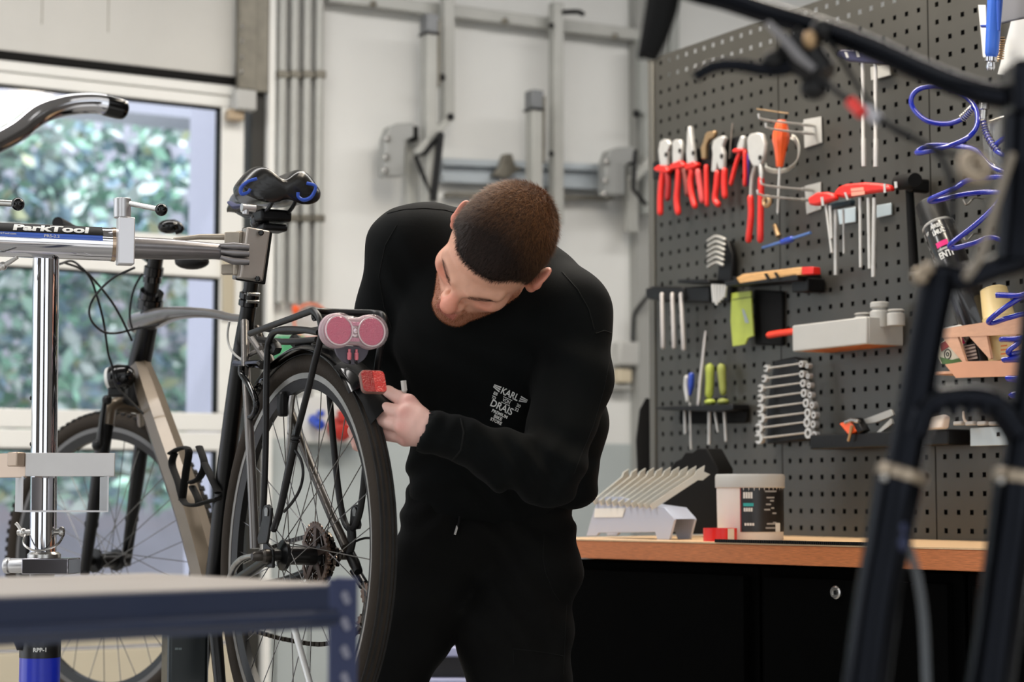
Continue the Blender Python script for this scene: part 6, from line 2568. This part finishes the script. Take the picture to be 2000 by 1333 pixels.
for pts, nm in (([(1834, 540), (1812, 650), (1786, 800), (1762, 925)], 'stanchion'), ([(2040, 540), (2022, 700), (2002, 850), (1990, 930)], 'stanchion')):
    B = MB()
    B.tube([W(x, y, 1.75) for x, y in pts], [.0172, .0165, .0165, .017], 20)
    B.build(nm, FB, fb)
for pts in ([(1762, 920), (1752, 960), (1730, 1080), (1712, 1180), (1690, 1345), (1668, 1480)], [(1990, 925), (1984, 980), (1966, 1100), (1950, 1220), (1932, 1345), (1912, 1480)]):
    B = MB()
    B.tube([W(x, y, 1.75) for x, y in pts], [.0215, .0225, .0205, .0205, .021, .021], 20, k=3)
    lg = B.build('fork_leg', FB, fb)
    x, y = pts[0]
    B = MB()
    c = W(x, y + 4, 1.75)
    dd = (W(pts[1][0], pts[1][1], 1.75) - c).normalized()
    B.lathe(c, dd, [(.0185, -.005), (.023, -.003), (.023, .006), (.02, .008)], 22)
    B.build('seal_ring', mat('champagne_metal', (150, 136, 118), .3, .7), lg)
    B = MB()
    B.ball(W(x - 34, y + 14, 1.735), .0035, nu=10, nv=8)
    B.build('seal_screw', STEEL, lg)
B = MB()
B.tube([W(1790, 850, 1.74), W(1812, 796, 1.74), W(1870, 778, 1.74), W(1940, 790, 1.74), W(1990, 850, 1.74)], [.012, .012, .011, .012, .013], 14, k=5)
ar = B.build('fork_arch', FB, fb)
for x in (1838, 1866, 1895, 1925, 1953):
    B = MB()
    B.tube([W(x, 790, 1.728), W(x - 3, 815, 1.728)], [.006, .004], 8)
    B.build('arch_rib', FB, ar)
B = MB()
B.ball(W(1797, 540, 1.73), .008)
B.ball(W(1812, 525, 1.73), .006)
B.build('crown_bolt', mat('champagne_metal', (150, 136, 118), .3, .7), fb)
B = MB()
B.tube([W(1772, 1062, 1.76), W(1790, 1120, 1.77), W(1804, 1210, 1.78), W(1810, 1345, 1.78), (W(1812, 1450, 1.78))], .0038, 10, k=5)
B.build('brake_hose', mat('hose_slate', (84, 88, 92), .4), fb)
for y0 in (1030, 1060):
    B = MB()
    B.ball(W(1760, y0, 1.735), (.006, .006, .009))
    B.build('hose_guide', mat('dark_blue_metal', (40, 46, 74), .3, .4), fb)
# ------------------------------------------------------------------ the mechanic
man = thing('person', 'man in black sweatshirt and trousers bending over the rear wheel, head bowed', 'person', V((W(950, 1040, 3.55).x, 3.55, 0)))
SKIN = mat('skin', (214, 160, 136), .5, attr='tint', noise=.05, nscale=60, bump=.06, bscale=500, sss=.12)
SHIRT = mat('black_sweatshirt', (7, 9, 9), .85, noise=.12, nscale=14, bump=.12, bscale=900, sheen=.02, spec=.12)
TROUS = mat('black_trousers', (8, 8, 7), .82, noise=.18, nscale=10, bump=.2, bscale=500, sheen=.02, spec=.12)
# head, in its own axes: x to his left, y forward, z to the crown
ROT = .0
E_ = V((.772, 0, -.635)).normalized()
T_ = V((0, -1, 0))
F0 = V((-.635, 0, -.772)).normalized()
PHI = math.radians(29)
HF = F0 * math.cos(PHI) + T_ * math.sin(PHI)
HU = T_ * math.cos(PHI) - F0 * math.sin(PHI)
HE = HU.cross(HF) * -1
if HE.dot(E_) < 0:
    HE = -HE
EM = W(968, 492, 3.24)
HS = 1.04
def hd(x, y, z):
    return EM + (HE * x + HF * y + HU * z) * HS
f = Field((-.12, -.16, -.2), (.12, .15, .17), .0021)
f.ell((0, -.004, .055), (.073, .087, .080), k=.02)
f.ell((0, .034, .028), (.066, .060, .078), k=.03)
f.ell((0, .046, -.03), (.055, .050, .058), k=.03)
for s_ in (-1, 1):
    f.cap((.052 * s_, .01, -.035), (.018 * s_, .082, -.086), .019, .015, .03)
    f.ell((.044 * s_, .064, -.014), (.022, .022, .018), k=.02)
    f.cap((.05 * s_, .075, .020), (.014 * s_, .100, .015), .011, .012, .012)
f.ell((0, .088, -.088), (.022, .017, .018), k=.02)
f.ell((0, .09, -.06), (.026, .016, .022), k=.02)
for s_ in (-1, 1):
    f.ell((.033 * s_, .101, -.005), (.021, .026, .0135), k=.012, op='s')
    f.ell((.032 * s_, .071, -.006), (.0155, .0145, .0135), k=.006)
    f.ell((.03 * s_, .108, -.058), (.012, .008, .01), k=.012, op='s')
f.cap((0, .092, .022), (0, .118, -.021), .0085, .0105, .014)
f.ell((0, .1205, -.0275), (.0135, .0125, .0115), k=.01)
for s_ in (-1, 1):
    f.ell((.0135 * s_, .105, -.031), (.0085, .0115, .0085), k=.008)
    f.ell((.0065 * s_, .115, -.0395), (.0035, .006, .0035), k=.004, op='s')
f.cap((-.017, .103, -.0545), (.017, .103, -.0545), .0056, .0056, .009)
f.ell((0, .109, -.0535), (.009, .005, .005), k=.006)
f.cap((-.014, .103, -.0655), (.014, .103, -.0655), .0064, .0064, .009)
f.cap((-.019, .113, -.0598), (.019, .113, -.0598), .0022, .0022, .004, 's')
for s_ in (-1, 1):
    ea2 = V((.2 * s_, -.32, 1)).normalized()
    ea1 = V((.3 * s_, .93, .15))
    ea1 = (ea1 - ea2 * ea1.dot(ea2)).normalized()
    ea0 = ea1.cross(ea2)
    if ea0.x * s_ < 0:
        ea0 = -ea0
    ea = (ea0, ea1, ea2)
    c = V((.083 * s_, -.014, .001))
    f.ell(c, (.0085, .017, .0275), ea, k=.008)
    f.ell(c + ea[0] * .0085 + ea[1] * .004 + ea[2] * .003, (.006, .0105, .018), ea, k=.006, op='s')
    f.ell(c + ea[1] * .012 - ea[2] * .006, (.006, .005, .008), ea, k=.006)
    f.ell(c - ea[2] * .023 + ea[1] * .004, (.007, .008, .008), ea, k=.008)
f.cap((0, -.03, -.03), (0, -.075, -.19), .054, .062, .03)
Ph, Fh = f.mesh()
# skin tints: warmer cheeks, nose and ears, reddish stubble on the jaw
sk, st_, lp, rd2 = np.array(lin((216, 163, 138))), np.array(lin((150, 92, 66))), np.array(lin((186, 112, 100))), np.array(lin((222, 142, 120)))
x, y, z = Ph[:, 0], Ph[:, 1], Ph[:, 2]
def sm(a, b, v):
    t = np.clip((v - a) / (b - a), 0, 1)
    return t * t * (3 - 2 * t)
beard = sm(-.038, -.058, z) * sm(-.01, .03, y) + .8 * sm(-.036, -.044, z) * sm(.028, .022, abs(x)) * sm(.09, .1, y) * sm(-.055, -.05, z)
beard += sm(.045, .058, abs(x)) * sm(.005, .02, y) * sm(.06, .045, y) * sm(.0, -.03, z) * .7
lips = sm(.021, .016, abs(x)) * sm(.098, .102, y) * sm(-.0715, -.069, z) * sm(-.0495, -.052, z)
blush = .6 * np.exp(-(((abs(x) - .046) / .02) ** 2 + ((z + .018) / .02) ** 2)) * (y > .03) + .7 * sm(.11, .118, y) + .8 * sm(.078, .084, abs(x))
c = sk[None] * np.ones((len(x), 1))
for wgt, colr in ((blush, rd2), (np.clip(beard, 0, .75), st_), (lips * .9, lp)):
    wgt = np.clip(wgt, 0, 1)[:, None]
    c = c * (1 - wgt) + colr[None] * wgt
M = np.array([list(HE), list(HF), list(HU)]) * HS
Ph_w = np.array(EM)[None] + Ph @ M
verts, faces, cols = [Ph_w], [Fh], [c]
nv = len(Ph_w)
def addpart(P, Fc, colr):
    global nv
    verts.append(P)
    faces.append(Fc + nv)
    cols.append(np.tile(np.array(colr), (len(P), 1)) if np.ndim(colr) == 1 else colr)
    nv += len(P)
# hands
def field_for(pts, m, h):
    q = np.array([list(p) for p in pts])
    return Field(q.min(0) - m, q.max(0) + m, h)
def hand(wrist, arm_, ks, fingers, thumb, h=.0021):
    allp = [wrist, arm_] + ks + [p for fg in fingers for p in fg] + thumb
    f = field_for(allp, .03, h)
    f.cap(arm_, wrist, .029, .026, .02)
    mid = sum(ks, V((0, 0, 0))) / 4
    for k in ks:
        f.cap(wrist.lerp(k, .12), k, .0165, .0118, .016)
    for i in range(3):
        f.cap(wrist.lerp(ks[i], .5), wrist.lerp(ks[i + 1], .5), .0135, .0135, .016)
        f.cap(wrist.lerp(ks[i], .85), wrist.lerp(ks[i + 1], .85), .0108, .0108, .012)
    for k in ks:
        f.ell(k, (.0112, .0112, .0112), k=.008)
    for i, fg in enumerate(fingers):
        r0 = (.0108, .0110, .0106, .0094)[i]
        ch = [ks[i]] + fg
        rs = [r0 * 1.08, r0, r0 * .92, r0 * .8][:len(ch)]
        f.path(ch, rs, .0045)
    f.path(thumb, [.0165, .0125, .0115, .0095][:len(thumb)], .008)
    return f.mesh()
wl = W(838, 842, 3.165)
P, Fc = hand(wl, W(880, 850, 3.165), [W(797, 786, 3.187), W(789, 808, 3.17), W(786, 833, 3.17), W(791, 856, 3.187)],
    [[W(758, 767, 3.222), W(726, 768, 3.27), W(704, 774, 3.305)], [W(744, 796, 3.214), W(714, 799, 3.265), W(696, 802, 3.295)], [W(742, 823, 3.21), W(713, 826, 3.262), W(696, 829, 3.29)], [W(748, 850, 3.21), W(720, 850, 3.258), W(705, 850, 3.285)]],
    [W(826, 822, 3.20), W(803, 792, 3.235), W(778, 778, 3.265), W(758, 776, 3.285)])
def handtint(P, ks):
    base, kn = np.array(lin((214, 172, 160))), np.array(lin((206, 138, 128)))
    w_ = np.zeros(len(P))
    for k in ks:
        w_ = np.maximum(w_, np.exp(-(((P - np.array(k)[None]) ** 2).sum(1)) / .00022))
    w_ = (w_ * .6)[:, None]
    return base[None] * (1 - w_) + kn[None] * w_
kk = [W(797, 786, 3.175), W(789, 808, 3.158), W(786, 833, 3.158), W(791, 856, 3.175)]
addpart(P, Fc, handtint(P, kk))
wr_ = W(742, 806, 3.42)
P, Fc = hand(wr_, W(762, 780, 3.48), [W(716, 798, 3.365), W(722, 818, 3.36), W(727, 838, 3.362), W(732, 856, 3.37)],
    [[W(700, 812, 3.33), W(691, 842, 3.318), W(697, 872, 3.305)], [W(708, 836, 3.325), W(704, 862, 3.312), W(712, 884, 3.298)], [W(716, 852, 3.32), W(716, 876, 3.305), W(724, 892, 3.295)], [W(724, 868, 3.33), W(726, 888, 3.32), W(734, 900, 3.31)]],
    [W(738, 790, 3.40), W(722, 776, 3.37), W(708, 778, 3.345), W(700, 790, 3.325)])
addpart(P, Fc, handtint(P, [W(691, 842, 3.3)]))
# trunk and limbs under the clothes
S1, S2 = W(790, 486, 3.42), W(1112, 612, 3.38)
E1, E2 = W(745, 735, 3.52), W(1072, 922, 3.26)
f = Field(np.array([-.36, 3.0, .02]), np.array([.26, 3.8, 1.62]), .012)
f.ell(W(950, 640, 3.43), (.15, .09, .16), k=.05)
f.ell(W(955, 880, 3.52), (.135, .1, .17), k=.05)
f.cap(S1, S2, .05, .05, .05)
f.cap(W(940, 540, 3.4), W(968, 500, 3.33), .055, .05, .04)
f.path([S1, E1, W(742, 806, 3.42)], [.045, .038, .026], .03)
f.path([S2, E2, W(880, 850, 3.165)], [.045, .04, .027], .03)
HPR, KNR, ANR = W(1035, 1120, 3.53), W(1006, 1520, 3.5), W(1000, 1985, 3.58)
HPL, KNL, ANL = W(868, 1110, 3.53), W(742, 1500, 3.48), W(690, 1985, 3.58)
f.ell(W(952, 1050, 3.55), (.13, .095, .11), k=.05)
f.path([HPR, W(1014, 1330, 3.52), KNR, ANR], [.055, .05, .045, .034], .03)
f.path([HPL, W(810, 1225, 3.52), W(763, 1335, 3.51), KNL, ANL], [.055, .045, .04, .042, .034], .03)
P, Fc = f.mesh()
addpart(P, Fc, lin((216, 163, 138)))
body = mesh_obj('body', np.concatenate(verts), np.concatenate(faces), SKIN, man, np.concatenate(cols))
# brows and closed lids
HAIR = mat('dark_brown_hair', (52, 36, 27), .5, noise=.25, nscale=90)
BROW = mat('brow_hair', (78, 50, 37), .7, noise=.2, nscale=200)
for s_ in (-1, 1):
    bc = [V((.010 * s_, .1112, .0110)), V((.026 * s_, .1085, .0165)), V((.043 * s_, .0970, .0190)), V((.056 * s_, .0810, .0130))]
    bs = spline(bc, 20)
    B = MB()
    for i in range(420):
        j = random.random() ** .9 * (len(bs) - 2)
        q = bs[int(j)].lerp(bs[int(j) + 1], j % 1)
        f_ = j / len(bs)
        wd = .0042 * (1 - .65 * f_)
        tn = (bs[int(j) + 1] - bs[int(j)]).normalized()
        q = q + V((random.gauss(0, .0005), random.gauss(-.0008, .0006), random.uniform(-wd, wd)))
        d_ = (tn + V((0, .25, random.uniform(-.5, .6)))).normalized() * random.uniform(.004, .0075)
        sd_ = d_.cross(V((0, 1, 0))).normalized() * .00025
        B.add([hd(*(q - sd_)), hd(*(q + sd_)), hd(*(q + d_))], [(0, 1, 2)])
    tag(B.build('eyebrow', BROW, man), kind='stuff')
# cropped hair: a close cap plus short combed strands
f = Field((-.12, -.15, -.1), (.12, .14, .18), .0024)
f.ell((0, -.004, .055), (.0768, .0905, .0840), k=.02)
f.ell((0, .034, .030), (.0700, .0645, .0835), k=.03)
def hairline(X, Y, Z):
    front = .018 + .47 * Y - .06 * np.clip(Y - .045, 0, 1) + .010 * np.sin(X * 60) * 0
    side = np.where(Y > .03, .0, 0)
    notch = .016 * np.exp(-((np.abs(X) - .06) / .018) ** 2) * np.clip((Y - .02) / .03, 0, 1)
    burns = -.03 * np.exp(-((Y - .012) / .010) ** 2) * (np.abs(X) > .05)
    return np.maximum(f.g * 0 + 0, -1e9) * 0 + (front + notch + burns - Z) * .8
lim = hairline(*[(f.lo[i] + f.h * np.arange(f.n[i])).astype(np.float32).reshape([-1 if j == i else 1 for j in range(3)]) for i in range(3)])
k_ = .01
a_, b_ = f.g, lim.astype(np.float32)
h_ = np.maximum(k_ - np.abs(a_ - b_), 0) / k_
f.g = np.maximum(a_, b_) + h_ * h_ * k_ * .25
P, Fc = f.mesh()
Pw = np.array(EM)[None] + P @ M
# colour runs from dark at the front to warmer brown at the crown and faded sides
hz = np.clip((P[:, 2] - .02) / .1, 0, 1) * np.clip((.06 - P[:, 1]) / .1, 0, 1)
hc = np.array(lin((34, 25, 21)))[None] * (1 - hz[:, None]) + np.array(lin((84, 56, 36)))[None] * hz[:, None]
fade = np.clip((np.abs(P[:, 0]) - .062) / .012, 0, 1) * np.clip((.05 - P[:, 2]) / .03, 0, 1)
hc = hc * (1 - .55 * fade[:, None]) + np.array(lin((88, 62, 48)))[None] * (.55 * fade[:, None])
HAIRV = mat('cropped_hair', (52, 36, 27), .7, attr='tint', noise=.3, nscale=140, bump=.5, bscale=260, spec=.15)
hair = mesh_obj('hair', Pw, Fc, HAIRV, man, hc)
me = hair.data
tri = []
vs, fs, cl = [], [], []
bvh = None
polyn = np.array([list(p.normal) for p in me.polygons])
polyc = np.array([list(p.center) for p in me.polygons]) + np.array(man.location)
cen = Ph.mean(0)
nP = len(polyc)
pick = rng.integers(0, nP, 34000)
hcol = hc
fwd_, up_, lf_ = np.array(HF), np.array(HU), np.array(HE)
loc_ = (polyc - np.array(EM)) @ np.linalg.inv(M)
outn = polyc - (np.array(EM) + (M.T @ np.array([0, -.01, .045])))
outn /= np.linalg.norm(outn, axis=1)[:, None]
flip = np.sign((polyn * outn).sum(1))
for i in pick:
    nrm_ = polyn[i] * (flip[i] or 1)
    lx, ly, lz = loc_[i]
    if (nrm_ * outn[i]).sum() < .3:
        continue
    comb = fwd_ * .8 + lf_ * (.25 * np.sign(lx) * min(1, abs(lx) / .05)) - up_ * (.9 * max(0, (abs(lx) - .04) / .04) + .7 * max(0, -ly / .1))
    comb = comb - nrm_ * (comb @ nrm_)
    comb /= np.linalg.norm(comb) + 1e-6
    d = nrm_ * rng.uniform(.25, .8) + comb + rng.normal(0, .25, 3)
    d /= np.linalg.norm(d)
    shortness = 1 - .55 * np.clip((.055 - lz) / .05, 0, 1)
    L = rng.uniform(.007, .0125) * shortness
    sd_ = np.cross(d, nrm_)
    sd_ = sd_ / (np.linalg.norm(sd_) + 1e-6) * .00035
    p = polyc[i] + rng.normal(0, .0007, 3)
    b = len(vs)
    vs += [tuple(p - sd_), tuple(p + sd_), tuple(p + d * L)]
    fs.append((b, b + 1, b + 2))
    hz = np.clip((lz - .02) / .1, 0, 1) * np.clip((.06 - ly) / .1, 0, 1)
    q = np.array(lin((40, 29, 24))) * (1 - hz) + np.array(lin((138, 94, 58))) * hz  # crown strands browner, and lightened to paint in the light from above
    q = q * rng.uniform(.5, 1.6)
    cl += [q] * 3
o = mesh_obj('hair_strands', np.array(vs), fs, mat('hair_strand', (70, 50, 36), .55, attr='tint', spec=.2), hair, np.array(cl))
tag(o, kind='stuff')
# stubble on the jaw
vs, fs, cl = [], [], []
sel = np.nonzero(beard > .35)[0]
ctr = np.array([0, .03, -.03])
for i in rng.choice(sel, min(5000, len(sel) * 2)):
    p = Ph[i]
    n_ = p - ctr
    n_ /= np.linalg.norm(n_)
    d = n_ * .7 + np.array([0, .1, -.7]) + rng.normal(0, .3, 3)
    d /= np.linalg.norm(d)
    s3 = np.cross(d, n_)
    s3 = s3 / (np.linalg.norm(s3) + 1e-6) * .00022
    b = len(vs)
    L = rng.uniform(.002, .0042)
    vs += [p - s3, p + s3, p + d * L]
    fs.append((b, b + 1, b + 2))
    cl += [np.array(lin((140, 84, 52))) * rng.uniform(.5, 1.4)] * 3
o = mesh_obj('beard_stubble', np.array(EM)[None] + np.array(vs) @ M, fs, MATS['hair_strand'], man, np.array(cl))
tag(o, kind='stuff')
# sweatshirt
f = Field(np.array([-.34, 3.0, .93]), np.array([.3, 3.78, 1.62]), .0048)
f.path([W(846, 482, 3.45), W(950, 515, 3.46), W(1056, 574, 3.44)], [.078, .084, .078], .04)
f.ell(W(806, 482, 3.43), (.073, .07, .062), k=.04)
f.ell(S2 + V((-.002, 0, -.006)), (.068, .075, .074), k=.04)
tilt = math.radians(-17)
ta_ = (V((math.cos(tilt), 0, math.sin(tilt))), V((0, 1, 0)), V((-math.sin(tilt), 0, math.cos(tilt))))
f.ell(W(950, 640, 3.43), (.165, .115, .17), ta_, k=.06)
f.ell(W(962, 850, 3.50), (.150, .125, .17), k=.06)
f.ell(W(960, 945, 3.535), (.148, .12, .075), k=.05)
f.ell(W(1118, 830, 3.52), (.066, .09, .085), k=.035)
f.ell(W(1116, 940, 3.52), (.052, .075, .05), k=.02)
f.path([S1, W(762, 610, 3.48), E1, W(744, 800, 3.43)], [.066, .0575, .055, .042], .03)
f.path([S2, W(1122, 740, 3.34), E2], [.073, .061, .056], .03)
f.path([E2, W(985, 898, 3.205), W(905, 864, 3.175)], [.056, .046, .040], .02)
f.path([W(905, 862, 3.175), W(842, 846, 3.165)], [.0385, .0365], .006)
# folds at the elbow, sleeve, cuff and waist
def folds(X, Y, Z):
    px, pz = X, Z
    d = 0
    a = (X - E2.x) * -.93 + (Z - E2.z) * .37
    g = np.exp(-(((X - E2.x + .03) / .11) ** 2 + ((Z - E2.z - .0) / .07) ** 2 + ((Y - E2.y) / .12) ** 2))
    d = d + .0042 * np.sin(a * 130 + 22 * (Z - E2.z) + 3) * g
    w_ = W(870, 850, 3.17)
    g2 = np.exp(-(((X - w_.x) / .05) ** 2 + ((Z - w_.z) / .06) ** 2 + ((Y - w_.y) / .08) ** 2))
    d = d + .0018 * np.sin(a * 210) * g2
    h = W(960, 930, 3.45)
    g3 = np.exp(-(((Z - h.z) / .07) ** 2))
    d = d + .0045 * np.sin(Z * 95 + 9 * np.sin(X * 14) + X * 20) * g3
    c_ = W(1000, 730, 3.33)
    g4 = np.exp(-(((X - c_.x) / .16) ** 2 + ((Z - c_.z) / .12) ** 2))
    d = d + .0032 * np.sin((X * .75 + Z * .66) * 62 + 2 * np.sin(Z * 30)) * g4
    s_ = W(770, 600, 3.45)
    g5 = np.exp(-(((X - s_.x) / .05) ** 2 + ((Z - s_.z) / .12) ** 2))
    d = d + .003 * np.sin((X * .9 + Z * .43) * 120) * g5
    return d
f.warp(folds)
# openings: neck and cuffs
f.cap(hd(0, -.045, -.06), hd(0, -.07, -.16), .060, .056, .006, 's')
hd0 = W(826, 841, 3.165)
f.cap(hd0 + (hd0 - W(880, 853, 3.17)).normalized() * .03, hd0, .033, .031, .003, 's')
P, Fc = f.mesh()
shirt = mesh_obj('sweatshirt', P, Fc, SHIRT, man)
sb = BVHTree.FromPolygons([tuple(p) for p in P], [tuple(q) for q in Fc])
def on_shirt(px, py, lift=.0008):
    d = ray(px, py).normalized()
    h = sb.ray_cast(CAM, d)
    if h[0] is None:
        return None
    return h[0] - d * lift
# seams, followed over the cloth
for pts, r_ in (([(757, 417), (790, 409), (830, 407), (868, 410), (893, 417)], .0011), ([(1098, 532), (1128, 566), (1150, 604), (1163, 652)], .0012), ([(1163, 652), (1180, 646), (1197, 652)], .0012), ([(900, 818), (906, 845), (900, 880), (880, 905)], .0016), ([(775, 440), (752, 480), (740, 540), (750, 600), (768, 650)], .0009), ([(1194, 690), (1180, 760), (1160, 830), (1135, 890), (1118, 935)], .0007)):
    Q_ = []
    for a, b in zip(pts[:-1], pts[1:]):
        for j in range(6):
            q = on_shirt(a[0] + (b[0] - a[0]) * j / 6, a[1] + (b[1] - a[1]) * j / 6, .0003)
            if q is not None and (not Q_ or (q - Q_[-1]).length < .05):
                Q_.append(q)
    if len(Q_) > 2:
        B = MB()
        B.tube(Q_, r_, 6)
        B.build('seam', mat('seam_thread', (15, 16, 15), .8, spec=.2), shirt)
# chest print laid on the cloth
PR_C = (990, 784)
PR_A = math.radians(25)
def print_at(cx, cy):
    # cx, cy in picture-size units along and across the slanted print
    def fn(x, y):
        u, v = cx + x, cy - y
        px = PR_C[0] + u * math.cos(PR_A) - v * math.sin(PR_A)
        py = PR_C[1] + u * math.sin(PR_A) + v * math.cos(PR_A)
        return on_shirt(px, py, .0014) or W(px, py, 3.3)
    return fn
B = MB()
def pr(body_, wd, ht, cx, cy, bold=.02, ang=0):
    base = print_at(cx, cy)
    vs, fs = text_mesh(body_, 1, bold=bold)
    xs, ys = [v[0] for v in vs], [v[1] for v in vs]
    sx, sy = wd / (max(xs) - min(xs)), ht / (max(ys) - min(ys))
    mx, my = (max(xs) + min(xs)) / 2, (max(ys) + min(ys)) / 2
    B.add([base((v[0] - mx) * sx, (v[1] - my) * sy) for v in vs], fs)
pr('KARL', 36, 13.5, 0, -15)
pr('VON', 16, 7.5, -1, 0.5)
pr('DRAIS', 46, 14.5, -3.5, 15)
pr('PREMIUM', 33, 6.5, -2, 28.5, .03)
pr('BIKE', 17, 6.5, -2, 36.5, .03)
pr('STORE', 24, 6.5, -2.5, 44.5, .03)
pr('ES', 8.5, 6, -26, -4, .03)
pr('TD', 8.5, 6, -26, 4.5, .03)
pr('20', 8.5, 6.5, 24.5, -1.5, .03)
pr('22', 8.5, 6.5, 24.5, 7, .03)
g0 = print_at(0, 0)
for s_ in (-1, 1):
    for k in range(3):
        y0 = -15 + (k - 1) * 4.6
        y1 = -15 + (k - 1) * 2.2 - 1.5
        q = [(s_ * 21, y0 - 1.5), (s_ * 36, y1 - .8), (s_ * 36, y1 + .8), (s_ * 21, y0 + 1.5)]
        B.add([g0(x, -y) for x, y in q], [(0, 1, 2, 3)])
for y in (-5.2, 6.2):
    B.add([g0(x, -yy) for x, yy in ((-10, y - .6), (9, y - .6), (9, y + .6), (-10, y + .6))], [(0, 1, 2, 3)])
tag(B.build('chest_print', INKW, shirt, smooth=False), kind='stuff')
# trousers
f = Field(np.array([-.42, 3.2, .0]), np.array([.26, 3.85, 1.07]), .006)
f.ell(W(952, 1030, 3.555), (.158, .118, .12), k=.05)
f.ell(W(955, 965, 3.555), (.148, .112, .06), k=.03)
f.path([W(1032, 1105, 3.535), W(1000, 1225, 3.53), W(1014, 1335, 3.52), KNR, W(1002, 1940, 3.58)], [.098, .102, .088, .078, .075], .02)
f.path([W(868, 1095, 3.535), W(810, 1225, 3.52), W(763, 1335, 3.51), KNL, W(694, 1940, 3.58)], [.097, .068, .061, .068, .070], .02)
f.ell(W(1090, 1300, 3.5), (.016, .05, .075), k=.03)
def tf(X, Y, Z):
    d = .005 * np.sin(Z * 62 + X * 35 + 4 * np.sin(X * 16)) * np.exp(-((Z - W(900, 1180, 3.5).z) / .13) ** 2)
    d = d + .004 * np.sin(Z * 110 + 5 * np.sin(X * 25)) * np.exp(-((Z - W(800, 1000, 3.5).z) / .045) ** 2)
    d = d + .006 * np.sin(Z * 45 + X * 30) * np.exp(-((Z - .42) / .2) ** 2)
    return d
f.warp(tf)
P, Fc = f.mesh()
tr2 = mesh_obj('trousers', P, Fc, TROUS, man)
tbv = BVHTree.FromPolygons([tuple(p) for p in P], [tuple(q) for q in Fc])
def on_trousers(px, py, lift=.0005):
    d = ray(px, py).normalized()
    h = tbv.ray_cast(CAM, d)
    return None if h[0] is None else h[0] - d * lift
for pts in ([(1063, 1045), (1060, 1090), (1066, 1120), (1080, 1155), (1095, 1178)], [(1002, 1268), (1040, 1272), (1080, 1278), (1106, 1283)], [(1002, 1268), (1004, 1305)], [(1107, 1180), (1104, 1240), (1100, 1333)]):
    Q_ = []
    for a, b in zip(pts[:-1], pts[1:]):
        for j in range(6):
            q = on_trousers(a[0] + (b[0] - a[0]) * j / 6, a[1] + (b[1] - a[1]) * j / 6, .0003)
            if q is not None and (not Q_ or (q - Q_[-1]).length < .05):
                Q_.append(q)
    if len(Q_) > 2:
        B = MB()
        B.tube(Q_, .0008, 6)
        B.build('pocket_seam', MATS['seam_thread'], tr2)
q = on_trousers(893, 1032)
if q is not None:
    B = MB()
    B.tube([q + ZU * .035 + V((.006, -.004, 0)), q + ZU * .01 + V((.003, -.006, 0)), q + V((0, -.004, 0))], .0022, 8)
    dc = B.build('drawcord', BLACKMATT, tr2)
    B = MB()
    B.cyl(q + V((.0005, -.004, .004)), q + V((-.004, -.005, -.012)), .0026, 8)
    B.build('cord_tip', STEEL, dc)
for a in (ANR, ANL):
    B = MB()
    rings = []
    for yy, w_, h in ((.085, .03, .05), (.06, .04, .085), (0, .042, .09), (-.06, .043, .062), (-.13, .048, .05), (-.18, .04, .04), (-.2, .02, .025)):
        rings.append([V((a.x + w_ * math.cos(2 * pi * j / 14), a.y + yy, h / 2 + h / 2 * math.sin(2 * pi * j / 14))) for j in range(14)])
    B.loft(rings)
    B.build('shoe', BLACKMATT, man)
# pale metal tool tip held behind the hand
t = thing('hex_wrench', 'pale metal tool end sticking up beside the hand on the wheel', 'tool', W(790, 757, 3.2))
B = MB()
B.tube([W(784, 800, 3.22), W(789, 770, 3.2), W(791, 760, 3.2)], [.0035, .0035, .0045], 6)
B.tube([W(790, 764, 3.2), W(788, 744, 3.2)], [.0052, .0052], 6)
B.build('tool_end', mat('pale_tool_metal', (196, 192, 186), .45, .3), t)
